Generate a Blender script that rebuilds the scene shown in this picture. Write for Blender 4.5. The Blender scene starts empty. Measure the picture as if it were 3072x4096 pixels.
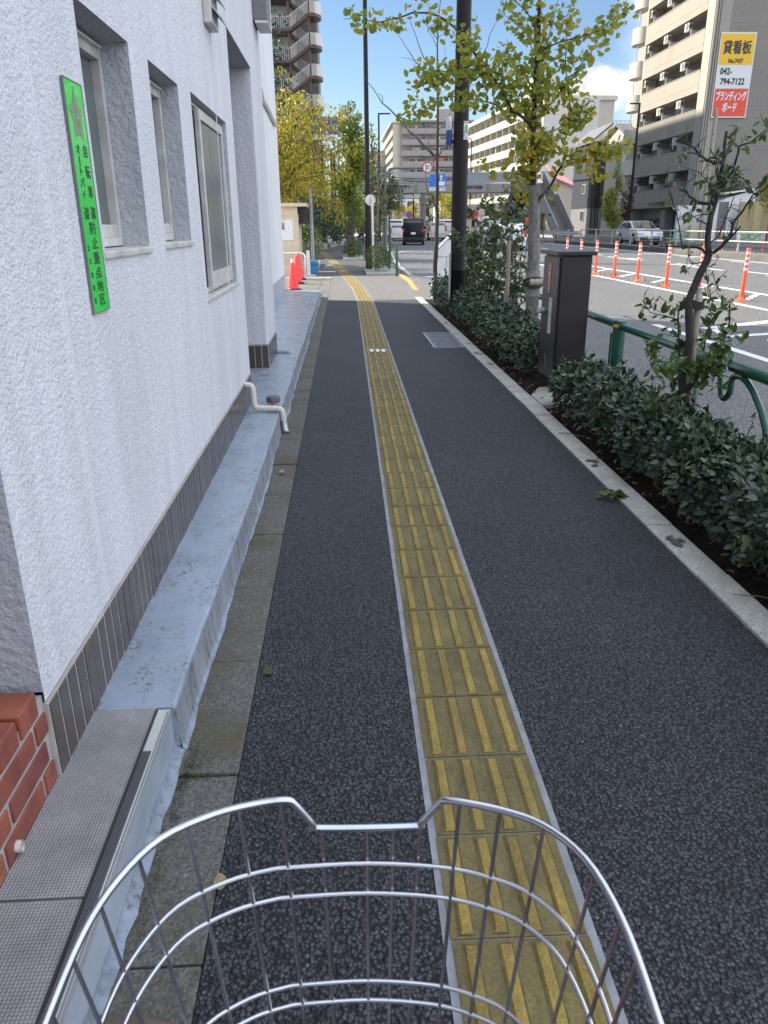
import bpy, bmesh, math, random
import numpy as np
from mathutils import Vector, Matrix
R = math.radians
random.seed(7)
rng = np.random.default_rng(7)
scene = bpy.context.scene
COL = scene.collection

# ---------------------------------------------------------------- camera
CAM_H = 1.45
FPX = 766.0
cam_d = bpy.data.cameras.new('camera')
cam = bpy.data.objects.new('camera', cam_d)
COL.objects.link(cam)
cam_d.sensor_fit = 'VERTICAL'
cam_d.sensor_height = 34.6
cam_d.lens = FPX / 1024.0 * 34.6
cam_d.clip_start = 0.02
cam_d.clip_end = 6000
Yc = Vector((342 - 384, 512 - 225, -FPX)).normalized()
Zc = -Vector((403 - 384, 512 - 2557, -FPX)).normalized()
Zc = (Zc - Yc * Zc.dot(Yc)).normalized()
Xc = Yc.cross(Zc)
MC = Matrix((Xc, Yc, Zc))                       # camera axes -> world axes
cam.matrix_world = Matrix.Translation((0, 0, CAM_H)) @ MC.to_4x4()
cam_d.dof.use_dof = True
cam_d.dof.focus_distance = 5.5
cam_d.dof.aperture_fstop = 20
scene.camera = cam

# ---------------------------------------------------------------- sky, sun, exposure
SUN_EL, SUN_AZ = 36.0, -57.0                    # azimuth clockwise from +Y
world = bpy.data.worlds.new('World'); scene.world = world
world.use_nodes = True
wn, wl = world.node_tree.nodes, world.node_tree.links
wn.clear()
sky = wn.new('ShaderNodeTexSky'); sky.sky_type = 'NISHITA'; sky.sun_disc = False
sky.sun_elevation = R(SUN_EL); sky.sun_rotation = R(SUN_AZ)
sky.air_density = 1.0; sky.dust_density = 0.1; sky.ozone_density = 2.2
bgs = wn.new('ShaderNodeBackground'); bgs.inputs[1].default_value = 0.050
hs = wn.new('ShaderNodeHueSaturation'); hs.inputs['Saturation'].default_value = 1.08; hs.inputs['Hue'].default_value = .504; wl.new(sky.outputs[0], hs.inputs['Color']); wl.new(hs.outputs[0], bgs.inputs[0])
bgc = wn.new('ShaderNodeBackground'); bgc.inputs[0].default_value = (1, .985, .96, 1); bgc.inputs[1].default_value = 0.34
tc = wn.new('ShaderNodeTexCoord')
nz = wn.new('ShaderNodeTexNoise'); nz.inputs['Scale'].default_value = 14; nz.inputs['Detail'].default_value = 7; nz.inputs['Roughness'].default_value = .58
mp = wn.new('ShaderNodeMapping'); mp.inputs['Scale'].default_value = (1, 1, 1.7)
wl.new(tc.outputs['Generated'], mp.inputs[0]); wl.new(mp.outputs[0], nz.inputs['Vector'])
def wmath(op, a, b=None, c=None):
    n = wn.new('ShaderNodeMath'); n.operation = op
    for i, q in enumerate((a, b, c)):
        if q is None: continue
        if isinstance(q, (int, float)): n.inputs[i].default_value = q
        else: wl.new(q, n.inputs[i])
    return n.outputs[0]
def px_dir(x, y):
    s = 768 / 1659
    return (MC @ Vector((x * s - 384, 512 - y * s, -FPX))).normalized()
cl = None
for (x, y, rad, flat) in ((1292, 192, .040, 1.5), (1235, 200, .036, 1.5), (1360, 178, .024, 1.6), (1180, 205, .028, 1.6), (-500, 60, .2, 2), (2600, 100, .22, 2.2), (1190, 228, .024, 2.4)):
    d = px_dir(x, y)
    s = wn.new('ShaderNodeVectorMath'); s.operation = 'SUBTRACT'; wl.new(tc.outputs['Generated'], s.inputs[0]); s.inputs[1].default_value = d
    m = wn.new('ShaderNodeVectorMath'); m.operation = 'MULTIPLY'; wl.new(s.outputs[0], m.inputs[0]); m.inputs[1].default_value = (1, 1, flat)
    l = wn.new('ShaderNodeVectorMath'); l.operation = 'LENGTH'; wl.new(m.outputs[0], l.inputs[0])
    v = wmath('SUBTRACT', 1.0, wmath('DIVIDE', l.outputs['Value'], rad))
    cl = v if cl is None else wmath('MAXIMUM', cl, v)
dens = wmath('ADD', cl, wmath('MULTIPLY', wmath('SUBTRACT', nz.outputs['Fac'], .5), 2.6))
ss = wn.new('ShaderNodeMapRange'); ss.interpolation_type = 'SMOOTHSTEP'; ss.inputs['From Min'].default_value = .05; ss.inputs['From Max'].default_value = .5
wl.new(dens, ss.inputs[0])
mx = wn.new('ShaderNodeMixShader'); wl.new(ss.outputs[0], mx.inputs[0]); wl.new(bgs.outputs[0], mx.inputs[1]); wl.new(bgc.outputs[0], mx.inputs[2])
# bright cloud bank added out of view, above and right, to lift the shade
dp = wn.new('ShaderNodeVectorMath'); dp.operation = 'DOT_PRODUCT'; wl.new(tc.outputs['Generated'], dp.inputs[0]); dp.inputs[1].default_value = Vector((.80, -.28, .55)).normalized()
nz2 = wn.new('ShaderNodeTexNoise'); nz2.inputs['Scale'].default_value = 3.2; nz2.inputs['Detail'].default_value = 6; wl.new(tc.outputs['Generated'], nz2.inputs['Vector'])
b2 = wmath('ADD', dp.outputs['Value'], wmath('MULTIPLY', wmath('SUBTRACT', nz2.outputs['Fac'], .5), 1.3))
s2 = wn.new('ShaderNodeMapRange'); s2.interpolation_type = 'SMOOTHSTEP'; s2.inputs['From Min'].default_value = .08; s2.inputs['From Max'].default_value = .42; wl.new(b2, s2.inputs[0])
bgd = wn.new('ShaderNodeBackground'); bgd.inputs[0].default_value = (.87, .95, 1.09, 1); bgd.inputs[1].default_value = 0.62
mx2 = wn.new('ShaderNodeMixShader'); wl.new(s2.outputs[0], mx2.inputs[0]); wl.new(mx.outputs[0], mx2.inputs[1]); wl.new(bgd.outputs[0], mx2.inputs[2])
wo = wn.new('ShaderNodeOutputWorld'); wl.new(mx2.outputs[0], wo.inputs[0])

sd = bpy.data.lights.new('sun', 'SUN'); sd.energy = 3.8; sd.angle = R(0.55); sd.color = (1, .92, .79)
sun = bpy.data.objects.new('sun', sd); COL.objects.link(sun)
to_sun = Vector((math.sin(R(SUN_AZ)) * math.cos(R(SUN_EL)), math.cos(R(SUN_AZ)) * math.cos(R(SUN_EL)), math.sin(R(SUN_EL))))
sun.rotation_euler = to_sun.to_track_quat('Z', 'Y').to_euler(); sun.location = (-60, 40, 60)

vs = scene.view_settings
scene.display_settings.display_device = 'sRGB'
vs.view_transform = 'Standard'; vs.look = 'None'; vs.gamma = 1; vs.exposure = 1.6
scene.cycles.max_bounces = 6
scene.cycles.transparent_max_bounces = 6

# ---------------------------------------------------------------- picture <-> place (disp = the photograph drawn 1659 wide)
SC = 768 / 1659
def ray(x, y):
    return MC @ Vector((x * SC - 384, 512 - y * SC, -FPX))
def PY(x, y, Y):
    d = ray(x, y); return d * (Y / d.y) + Vector((0, 0, CAM_H))
def PX(x, y, X):
    d = ray(x, y); return d * (X / d.x) + Vector((0, 0, CAM_H))
def PZ(x, y, z=0.0):
    d = ray(x, y); return d * ((z - CAM_H) / d.z) + Vector((0, 0, CAM_H))
def zoomer(ox, oy, sc):
    return lambda x, y: ((ox + x / sc) * 1659 / 3072, (oy + y / sc) * 1659 / 3072)

# ---------------------------------------------------------------- materials
def newmat(name):
    m = bpy.data.materials.new(name); m.use_nodes = True
    nt = m.node_tree; b = nt.nodes['Principled BSDF']
    return m, nt, b
def tex_noise(nt, scale, detail=4, rough=.55, vec=None):
    n = nt.nodes.new('ShaderNodeTexNoise'); n.inputs['Scale'].default_value = scale; n.inputs['Detail'].default_value = detail; n.inputs['Roughness'].default_value = rough
    if vec is not None: nt.links.new(vec, n.inputs['Vector'])
    return n
def ramp(nt, fac, stops):
    r = nt.nodes.new('ShaderNodeValToRGB')
    while len(r.color_ramp.elements) < len(stops): r.color_ramp.elements.new(.5)
    for e, (p, c) in zip(r.color_ramp.elements, stops):
        e.position = p; e.color = (*c, 1) if len(c) == 3 else c
    nt.links.new(fac, r.inputs[0]); return r.outputs[0]
def coord(nt, scale=None, kind='Object'):
    t = nt.nodes.new('ShaderNodeTexCoord')
    if scale is None: return t.outputs[kind]
    mp = nt.nodes.new('ShaderNodeMapping'); mp.inputs['Scale'].default_value = scale
    nt.links.new(t.outputs[kind], mp.inputs[0]); return mp.outputs[0]
def mixc(nt, fac, a, b, mode='MIX'):
    n = nt.nodes.new('ShaderNodeMix'); n.data_type = 'RGBA'; n.blend_type = mode
    for i, q in ((0, fac), (6, a), (7, b)):
        if isinstance(q, (int, float)): n.inputs[i].default_value = q
        elif isinstance(q, tuple): n.inputs[i].default_value = (*q, 1)
        else: nt.links.new(q, n.inputs[i])
    return n.outputs[2]
def bump(nt, b, height, strength=.5, dist=.01, prev=None):
    n = nt.nodes.new('ShaderNodeBump'); n.inputs['Strength'].default_value = strength; n.inputs['Distance'].default_value = dist
    nt.links.new(height, n.inputs['Height'])
    if prev is not None: nt.links.new(prev, n.inputs['Normal'])
    nt.links.new(n.outputs[0], b.inputs['Normal']); return n.outputs[0]
def mk(name, c, rough=.6, metal=0.0, var=.15, vs=6.0, bs=0.0, bst=.3, bd=.004, spec=.5, stretch=None, coat=0.0):
    m, nt, b = newmat(name)
    b.inputs['Roughness'].default_value = rough; b.inputs['Metallic'].default_value = metal
    b.inputs['Specular IOR Level'].default_value = spec
    b.inputs['Coat Weight'].default_value = coat
    co = coord(nt, stretch)
    n = tex_noise(nt, vs, 6, .6, co)
    lo = tuple(max(0, x * (1 - var)) for x in c); hi = tuple(min(1, x * (1 + var)) for x in c)
    nt.links.new(ramp(nt, n.outputs['Fac'], ((.3, lo), (.7, hi))), b.inputs['Base Color'])
    rr = nt.nodes.new('ShaderNodeMapRange'); nt.links.new(n.outputs['Fac'], rr.inputs[0])
    rr.inputs['To Min'].default_value = max(.02, rough - .08); rr.inputs['To Max'].default_value = min(1, rough + .08)
    nt.links.new(rr.outputs[0], b.inputs['Roughness'])
    if bs:
        n2 = tex_noise(nt, bs, 5, .6, coord(nt)); bump(nt, b, n2.outputs['Fac'], bst, bd)
    return m
M = {}
def asphalt(name, stone, c0, c1, scale, bst, dist, blotch=.15):
    m, nt, b = newmat(name); b.inputs['Roughness'].default_value = .62; b.inputs['Specular IOR Level'].default_value = .45
    co = coord(nt)
    wob = tex_noise(nt, scale * .6, 2, .5, co)
    vv = nt.nodes.new('ShaderNodeVectorMath'); vv.operation = 'MULTIPLY_ADD'; nt.links.new(wob.outputs['Color'], vv.inputs[0]); vv.inputs[1].default_value = (.6 / scale,) * 3; nt.links.new(co, vv.inputs[2])
    v = nt.nodes.new('ShaderNodeTexVoronoi'); v.inputs['Scale'].default_value = scale; v.inputs['Randomness'].default_value = 1.0
    nt.links.new(vv.outputs[0], v.inputs['Vector'])
    v2 = nt.nodes.new('ShaderNodeTexVoronoi'); v2.inputs['Scale'].default_value = scale * 2.1; nt.links.new(vv.outputs[0], v2.inputs['Vector'])
    col = ramp(nt, v.outputs['Color'], ((.0, c0), (.85, c1), (.975, tuple(x * 1.7 for x in c1)), (1.0, (.42, .42, .40))))
    gap = ramp(nt, v.outputs['Distance'], ((.30, (1.15,) * 3), (.62, (.17, .17, .17))))
    big = tex_noise(nt, .9, 7, .68, co)
    blot = ramp(nt, big.outputs['Fac'], ((.3, (1 - blotch,) * 3), (.7, (1 + blotch,) * 3)))
    c = mixc(nt, 1.0, mixc(nt, 1.0, col, gap, 'MULTIPLY'), blot, 'MULTIPLY')
    nt.links.new(c, b.inputs['Base Color'])
    h = nt.nodes.new('ShaderNodeMath'); h.operation = 'MULTIPLY_ADD'; nt.links.new(v2.outputs['Distance'], h.inputs[0]); h.inputs[1].default_value = -.3
    h2 = nt.nodes.new('ShaderNodeMath'); h2.operation = 'SUBTRACT'; h2.inputs[0].default_value = 1; nt.links.new(v.outputs['Distance'], h2.inputs[1])
    nt.links.new(h2.outputs[0], h.inputs[2])
    bump(nt, b, h.outputs[0], bst, dist)
    return m
M['asphalt'] = asphalt('porous_asphalt', 0, (.024, .026, .033), (.088, .094, .110), 100, 1.0, .012, .22)
M['road'] = asphalt('road_asphalt', 0, (.15, .149, .148), (.235, .23, .222), 60, .6, .006, .12)
M['old_asphalt'] = asphalt('pavement_asphalt', 0, (.10, .10, .105), (.155, .153, .15), 80, .5, .004, .12)
M['apron'] = asphalt('apron_asphalt', 0, (.19, .18, .165), (.27, .255, .23), 70, .4, .003, .1)

def stucco(name, c, scale=95, bst=.9, dist=.006, streak=.25):
    m, nt, b = newmat(name); b.inputs['Roughness'].default_value = .55
    co = coord(nt)
    n1 = tex_noise(nt, scale, 3, .6, co); n2 = tex_noise(nt, scale * .35, 4, .6, co)
    ad = nt.nodes.new('ShaderNodeMath'); ad.operation = 'ADD'; nt.links.new(n1.outputs['Fac'], ad.inputs[0]); nt.links.new(n2.outputs['Fac'], ad.inputs[1])
    st = tex_noise(nt, 1.0, 5, .65, coord(nt, (9, 9, .8)))
    big = tex_noise(nt, .8, 4, .6, co)
    s = ramp(nt, st.outputs['Fac'], ((.42, tuple(x * (1 - streak) for x in c)), (.62, c)))
    g = ramp(nt, big.outputs['Fac'], ((.3, (.92, .92, .93)), (.6, (1, 1, 1))))
    # darker colour in the hollows of the sprayed texture
    pit = ramp(nt, ad.outputs[0], ((.40, (.66, .665, .69)), (.5, (.95, .95, .95)), (.58, (1, 1, 1))))
    nt.links.new(mixc(nt, 1.0, mixc(nt, 1.0, s, g, 'MULTIPLY'), pit, 'MULTIPLY'), b.inputs['Base Color'])
    bump(nt, b, ad.outputs[0], bst, dist)
    return m
M['stucco'] = stucco('white_stucco', (.75, .75, .785), 84, .75, .011, .10)
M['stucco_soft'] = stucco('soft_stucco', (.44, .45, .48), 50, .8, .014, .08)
M['smooth_wall'] = stucco('painted_wall', (.78, .79, .81), 30, .12, .004, .10)
M['base_gray'] = mk('gray_base_paint', (.36, .38, .42), .5, var=.12, bs=40, bst=.2)

def ledge_mat():
    m, nt, b = newmat('ledge_paint')
    co = coord(nt)
    n = tex_noise(nt, 5, 7, .65, co); sp = tex_noise(nt, 55, 4, .7, co); st = tex_noise(nt, 1.6, 5, .6, coord(nt, (14, 3, 14)))
    base = ramp(nt, n.outputs['Fac'], ((.3, (.23, .275, .345)), (.7, (.325, .375, .46))))
    chip = ramp(nt, sp.outputs['Fac'], ((.535, (0, 0, 0)), (.575, (1, 1, 1))))
    patch = ramp(nt, st.outputs['Fac'], ((.46, (0, 0, 0)), (.6, (1, 1, 1))))
    msk = mixc(nt, 1.0, chip, patch, 'MULTIPLY')
    nt.links.new(mixc(nt, msk, base, (.16, .16, .15)), b.inputs['Base Color'])
    b.inputs['Roughness'].default_value = .3
    rr = ramp(nt, n.outputs['Fac'], ((.3, (.20,) * 3), (.7, (.42,) * 3))); nt.links.new(rr, b.inputs['Roughness'])
    bump(nt, b, sp.outputs['Fac'], .25, .003)
    return m
M['ledge'] = ledge_mat()
def streaked(name, c0, c1, dirt_dark):
    m, nt, b = newmat(name); b.inputs['Roughness'].default_value = .7
    co = coord(nt); n = tex_noise(nt, 4, 6, .65, co); st = tex_noise(nt, 2.5, 6, .7, coord(nt, (9, 9, 1.2))); sp = tex_noise(nt, 40, 4, .7, co)
    c = ramp(nt, n.outputs['Fac'], ((.3, c0), (.7, c1))); k = ramp(nt, st.outputs['Fac'], ((.44, (0, 0, 0)), (.60, (1, 1, 1)))); k2 = ramp(nt, sp.outputs['Fac'], ((.5, (.35,) * 3), (.66, (1, 1, 1))))
    nt.links.new(mixc(nt, mixc(nt, 1, k, k2, 'MULTIPLY'), c, dirt_dark), b.inputs['Base Color']); bump(nt, b, sp.outputs['Fac'], .4, .004); return m
M['ledge_side'] = streaked('stained_ledge_side', (.21, .23, .26), (.30, .33, .37), (.075, .068, .055))
M['fillet'] = streaked('flaking_sealing_paint', (.20, .24, .30), (.28, .325, .395), (.08, .078, .072))
def gutter_mat(name, c0, c1, stain, ssc=2.2):
    m, nt, b = newmat(name); b.inputs['Roughness'].default_value = .8
    co = coord(nt)
    v = nt.nodes.new('ShaderNodeTexVoronoi'); v.inputs['Scale'].default_value = 150; nt.links.new(co, v.inputs['Vector'])
    peb = ramp(nt, v.outputs['Color'], ((.15, tuple(x * .7 for x in c0)), (.8, c1), (.93, c1), (1, tuple(min(1, x * 2.0) for x in c1))))
    n = tex_noise(nt, ssc, 6, .65, co); mo = ramp(nt, n.outputs['Fac'], ((.46, (0, 0, 0)), (.62, (1, 1, 1))))
    n3 = tex_noise(nt, 160, 2, .5, co)
    fine = ramp(nt, n3.outputs['Fac'], ((.3, (.75,) * 3), (.7, (1.15,) * 3)))
    nt.links.new(mixc(nt, 1, mixc(nt, mo, peb, stain), fine, 'MULTIPLY'), b.inputs['Base Color'])
    bump(nt, b, v.outputs['Distance'], .35, -.004)
    return m
M['gutter'] = gutter_mat('gutter_concrete', (.085, .085, .08), (.15, .148, .135), (.085, .075, .045))
M['kerb'] = gutter_mat('kerb_concrete', (.46, .455, .42), (.55, .54, .50), (.36, .35, .31), 5)
M['step_tread'] = mk('stair_tread', (.20, .185, .17), .8, var=.15)
M['median'] = mk('median_concrete', (.12, .115, .105), .85, var=.3, vs=3, bs=40, bst=.4)
M['step_face'] = mk('step_face_paint', (.33, .37, .43), .5, var=.18, vs=5, bs=40, bst=.2)
M['ridge'] = mk('ridged_strip', (.075, .08, .09), .35, var=.15)
M['concrete'] = mk('plain_concrete', (.38, .37, .34), .8, var=.2, vs=4, bs=60, bst=.3)
M['soil'] = mk('dark_soil', (.022, .017, .013), .95, var=.5, vs=30, bs=45, bst=1, bd=.03, spec=.1)
M['plinth'] = mk('brown_tile', (.080, .064, .056), .25, var=.22, vs=7, bs=30, bst=.08)
M['grout'] = mk('grout', (.42, .39, .35), .9, var=.2)
def brick_mat():
    m, nt, b = newmat('red_brick'); b.inputs['Roughness'].default_value = .5
    g = nt.nodes.new('ShaderNodeNewGeometry'); co = coord(nt); n = tex_noise(nt, 9, 6, .65, co)
    c = ramp(nt, g.outputs['Random Per Island'], ((.1, (.22, .06, .045)), (.4, (.33, .095, .05)), (.7, (.26, .07, .05)), (.95, (.40, .13, .06))))
    f = ramp(nt, n.outputs['Fac'], ((.35, (.62, .60, .60)), (.6, (1.05,) * 3)))
    nt.links.new(mixc(nt, 1, c, f, 'MULTIPLY'), b.inputs['Base Color']); n2 = tex_noise(nt, 60, 4, .6, co); bump(nt, b, n2.outputs['Fac'], .4, .003); return m
M['brick'] = brick_mat()
M['mortar'] = mk('mortar', (.36, .35, .33), .9, var=.15, bs=80, bst=.4)
def mat_mat():
    m, nt, b = newmat('ribbed_floor_sheet'); b.inputs['Roughness'].default_value = .55
    co = coord(nt)
    v = nt.nodes.new('ShaderNodeTexVoronoi'); v.inputs['Scale'].default_value = 130; v.inputs['Randomness'].default_value = .12; nt.links.new(co, v.inputs['Vector'])
    n = tex_noise(nt, 6, 6, .65, co)
    c = ramp(nt, n.outputs['Fac'], ((.3, (.20, .195, .20)), (.7, (.34, .335, .345))))
    d = ramp(nt, v.outputs['Distance'], ((.2, (1.15,) * 3), (.6, (.65,) * 3)))
    nt.links.new(mixc(nt, 1, c, d, 'MULTIPLY'), b.inputs['Base Color']); bump(nt, b, v.outputs['Distance'], .7, -.004)
    return m
M['sheet'] = mat_mat()
def tact_mat(name, c0, c1, dirt_dark):
    m, nt, b = newmat(name); b.inputs['Roughness'].default_value = .65
    co = coord(nt)
    n = tex_noise(nt, 3.0, 6, .7, co); n2 = tex_noise(nt, 130, 3, .6, co); n3 = tex_noise(nt, 18, 5, .65, co)
    c = ramp(nt, n3.outputs['Fac'], ((.3, c0), (.7, c1)))
    d = ramp(nt, n.outputs['Fac'], ((.35, (1, 1, 1)), (.7, dirt_dark)))
    f = ramp(nt, n2.outputs['Fac'], ((.35, (.72,) * 3), (.65, (1.12,) * 3)))
    gg = nt.nodes.new('ShaderNodeNewGeometry'); isl = ramp(nt, gg.outputs['Random Per Island'], ((.0, (.84, .85, .88)), (.5, (1, 1, 1)), (1, (1.10, 1.08, 1.04))))
    n4 = tex_noise(nt, 7, 7, .7, coord(nt, (2.2, .45, 1))); tyre = ramp(nt, n4.outputs['Fac'], ((.40, (1, 1, 1)), (.68, (.58, .58, .60))))
    nt.links.new(mixc(nt, 1, mixc(nt, 1, mixc(nt, 1, mixc(nt, 1, c, d, 'MULTIPLY'), f, 'MULTIPLY'), isl, 'MULTIPLY'), tyre, 'MULTIPLY'), b.inputs['Base Color']); bump(nt, b, n2.outputs['Fac'], .5, .003)
    return m
M['tact'] = tact_mat('yellow_tile', (.175, .137, .043), (.24, .185, .052), (.62, .64, .7))
M['tactbar'] = tact_mat('yellow_bar', (.29, .205, .04), (.39, .275, .052), (.82, .82, .8))
M['tactoutline'] = mk('bar_outline', (.10, .085, .04), .9, var=.4, vs=30)
M['strip'] = mk('mortar_strip', (.235, .245, .265), .85, var=.25, vs=12, bs=50, bst=.5)
M['white_line'] = mk('road_paint', (.70, .70, .68), .6, var=.12, vs=14, bs=60, bst=.4)
M['orange_paint'] = mk('orange_kerb_paint', (.52, .25, .06), .6, var=.2, vs=8)
M['steel'] = mk('galvanised_steel', (.40, .42, .44), .42, .8, var=.2, vs=25)
M['stainless'] = mk('stainless_tube', (.72, .70, .66), .18, 1.0, var=.06)
M['basket'] = mk('chrome_wire', (.55, .56, .61), .2, 1.0, var=.05, vs=30)
M['basket_dark'] = mk('chrome_wire_upright', (.42, .42, .45), .22, 1.0, var=.08, vs=30)
M['alu'] = mk('aluminium', (.62, .62, .60), .35, .6, var=.1)
M['frame'] = mk('weathered_frame', (.58, .56, .53), .5, .2, var=.18, vs=10)
M['rubber'] = mk('black_rubber', (.02, .021, .024), .5, var=.2)
M['glass_frost'] = mk('frosted_pane', (.10, .13, .135), .22, var=.18, vs=3, stretch=(2, 2, .5))
M['glass'] = mk('window_glass', (.05, .06, .07), .06, var=.3, vs=.8, spec=.8)
M['glass_pale'] = mk('curtained_glass', (.30, .34, .34), .12, var=.35, vs=1.5, spec=.6)
M['green_sign'] = mk('green_plate', (.05, .72, .10), .16, var=.06, coat=.3)
M['black'] = mk('black_paint', (.012, .013, .015), .45, var=.1)
M['gray_paint'] = mk('gray_paint', (.16, .17, .16), .4, var=.1)
M['lace'] = mk('emblem_gray', (.30, .36, .24), .4)
M['wrap'] = mk('pipe_wrap', (.60, .565, .49), .6, var=.12, vs=14, bs=30, bst=.4, bd=.006, stretch=(4, 4, 12))
M['pvc'] = mk('gray_pvc', (.27, .32, .34), .4, var=.1)
M['darkpipe'] = mk('dark_cap', (.10, .10, .11), .4, var=.1)
M['pole_brown'] = mk('brown_pole_paint', (.016, .013, .014), .5, var=.15, vs=3, spec=.18, stretch=(6, 6, .4))
M['cab_brown'] = mk('brown_cabinet_paint', (.026, .021, .022), .32, var=.12, vs=3, spec=.4)
M['green_rail'] = mk('green_rail_paint', (.012, .085, .05), .22, var=.15, vs=6, spec=.6, coat=.3)
M['reflect_y'] = mk('amber_reflector', (.70, .42, .03), .3)
M['bark_ginkgo'] = mk('ginkgo_bark', (.20, .185, .17), .85, var=.4, vs=14, bs=26, bst=1, bd=.02, stretch=(2.5, 2.5, .7))
M['bark_dark'] = mk('dark_bark', (.045, .037, .033), .85, var=.4, vs=18, bs=40, bst=.9, bd=.012)
M['bark_gray'] = mk('gray_bark', (.13, .115, .105), .85, var=.35, vs=12, bs=40, bst=.6, bd=.01)
M['wrapcloth'] = mk('trunk_wrap', (.25, .245, .235), .9, var=.25, vs=20, bs=30, bst=.8, bd=.01, stretch=(1, 1, 5))
M['hemp'] = mk('dark_rope', (.05, .042, .036), .9, var=.3, bs=90, bst=1, bd=.01)
M['bamboo'] = mk('pale_stake', (.36, .31, .23), .6, var=.25, vs=8, stretch=(3, 3, .6))
M['wood_post'] = mk('weathered_post', (.27, .22, .16), .8, var=.3, vs=8, bs=40, bst=.6, stretch=(6, 6, .7))
M['cone_red'] = mk('cone_plastic', (.80, .035, .03), .42, var=.12, vs=5)
M['orange_pole'] = mk('orange_post_plastic', (.86, .10, .035), .4, var=.06)
M['reflect_w'] = mk('white_reflector', (.72, .70, .68), .3)
M['white_paint'] = mk('white_paint', (.74, .74, .72), .45, var=.1)
M['old_white'] = mk('worn_white_paint', (.62, .60, .54), .6, var=.25, vs=10)
M['booth'] = mk('cream_block_wall', (.56, .48, .35), .75, var=.1, vs=3, bs=40, bst=.2)
M['blue_crate'] = mk('blue_plastic', (.035, .20, .42), .45, var=.25, vs=6)
M['paper'] = mk('poster_paper', (.66, .67, .66), .5, var=.06)
M['apt_tile'] = mk('beige_ribbed_tile', (.33, .295, .245), .7, var=.10, vs=.6, bs=0)
M['apt_side'] = mk('taupe_tile', (.30, .275, .245), .7, var=.07, vs=.4)
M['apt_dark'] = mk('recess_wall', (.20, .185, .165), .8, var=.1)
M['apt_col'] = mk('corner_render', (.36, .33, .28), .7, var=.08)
M['cream'] = mk('cream_render', (.52, .47, .38), .7, var=.08, vs=1)
M['pale_cream'] = mk('pale_balcony', (.55, .52, .44), .6, var=.1, vs=1)
M['pale_wall'] = mk('pale_end_wall', (.62, .60, .56), .7, var=.05, vs=.5)
M['graybrown'] = mk('graybrown_tile', (.33, .30, .285), .75, var=.08, vs=1)
M['navy'] = mk('navy_siding', (.017, .022, .034), .7, var=.15, vs=2)
M['brown_side'] = mk('brown_siding', (.04, .034, .03), .7, var=.15, vs=2)
M['gray_siding'] = mk('gray_siding', (.17, .17, .17), .6, var=.1)
M['pink_roof'] = mk('pink_metal_roof', (.55, .22, .23), .5, var=.1)
M['roof_dark'] = mk('dark_roof', (.13, .13, .14), .6, var=.2, vs=6, stretch=(1, 1, 20))
M['old_rail'] = mk('weathered_rail', (.42, .41, .38), .55, var=.3, vs=4)
M['bridge'] = mk('bridge_paint', (.33, .305, .28), .5, var=.08)
M['bridge_rail'] = mk('bridge_fence_panel', (.40, .43, .46), .5, var=.1)
M['stairs_brown'] = mk('brown_steel', (.105, .06, .05), .5, var=.15)
M['stair_white'] = mk('offwhite_parapet', (.62, .60, .57), .6, var=.07)
M['cond'] = mk('aircon_casing', (.60, .58, .52), .5, var=.08)
M['yellow_sign'] = mk('yellow_panel', (.86, .50, .01), .4, var=.03)
M['white_sign'] = mk('white_panel', (.72, .72, .72), .4, var=.03)
M['red_sign'] = mk('red_panel', (.78, .075, .03), .4, var=.04)
M['char'] = mk('charcoal_lettering', (.035, .033, .036), .5, var=.05)
M['sign_blue'] = mk('road_sign_blue', (.012, .16, .62), .35, var=.04)
M['sign_red'] = mk('road_sign_red', (.62, .02, .03), .35, var=.04)
M['sign_white'] = mk('road_sign_white', (.78, .78, .78), .35, var=.03)
M['sign_navy'] = mk('sign_lettering_navy', (.02, .05, .25), .4)
M['board_blue'] = mk('billboard_blue', (.012, .05, .30), .4, var=.05)
M['tan_tarp'] = mk('beige_net', (.40, .32, .17), .8, var=.12, vs=2, bs=30, bst=.3)
M['green_fence'] = mk('pale_green_rail', (.13, .40, .27), .4, var=.12)
M['tyre'] = mk('tyre_rubber', (.018, .018, .019), .75, var=.2)
M['chk'] = mk('checker_ramp', (.085, .058, .045), .55, var=.25, bs=25, bst=.4, bd=.01)
M['lamp_red'] = mk('tail_lamp', (.55, .015, .02), .2, spec=.7)
M['head_glass'] = mk('headlamp_glass', (.55, .56, .58), .1, spec=.8)
M['amber'] = mk('amber_lamp', (.8, .32, .02), .3)
M['skin'] = mk('skin', (.42, .25, .18), .5, var=.05)
M['jacket'] = mk('dark_green_cloth', (.03, .045, .04), .85, var=.2)
M['trouser'] = mk('black_cloth', (.016, .016, .018), .85, var=.2)
M['hair'] = mk('gray_hair', (.16, .15, .14), .7, var=.2)
M['moss'] = mk('moss', (.045, .085, .015), .95, var=.4, vs=40, bs=80, bst=1, bd=.02)
def paint(name, c, metal=.0, rough=.25):
    m = mk(name, c, rough, metal, var=.04, vs=2, coat=.8); return m
M['car_black'] = mk('black_car_paint', (.006, .007, .008), .3, var=.05, spec=.3)
M['car_silver'] = paint('silver_car_paint', (.60, .60, .61), .15, .28)
M['car_gold'] = paint('champagne_car_paint', (.50, .47, .42), .15, .3)
M['car_white'] = paint('white_car_paint', (.72, .72, .71))

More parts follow.
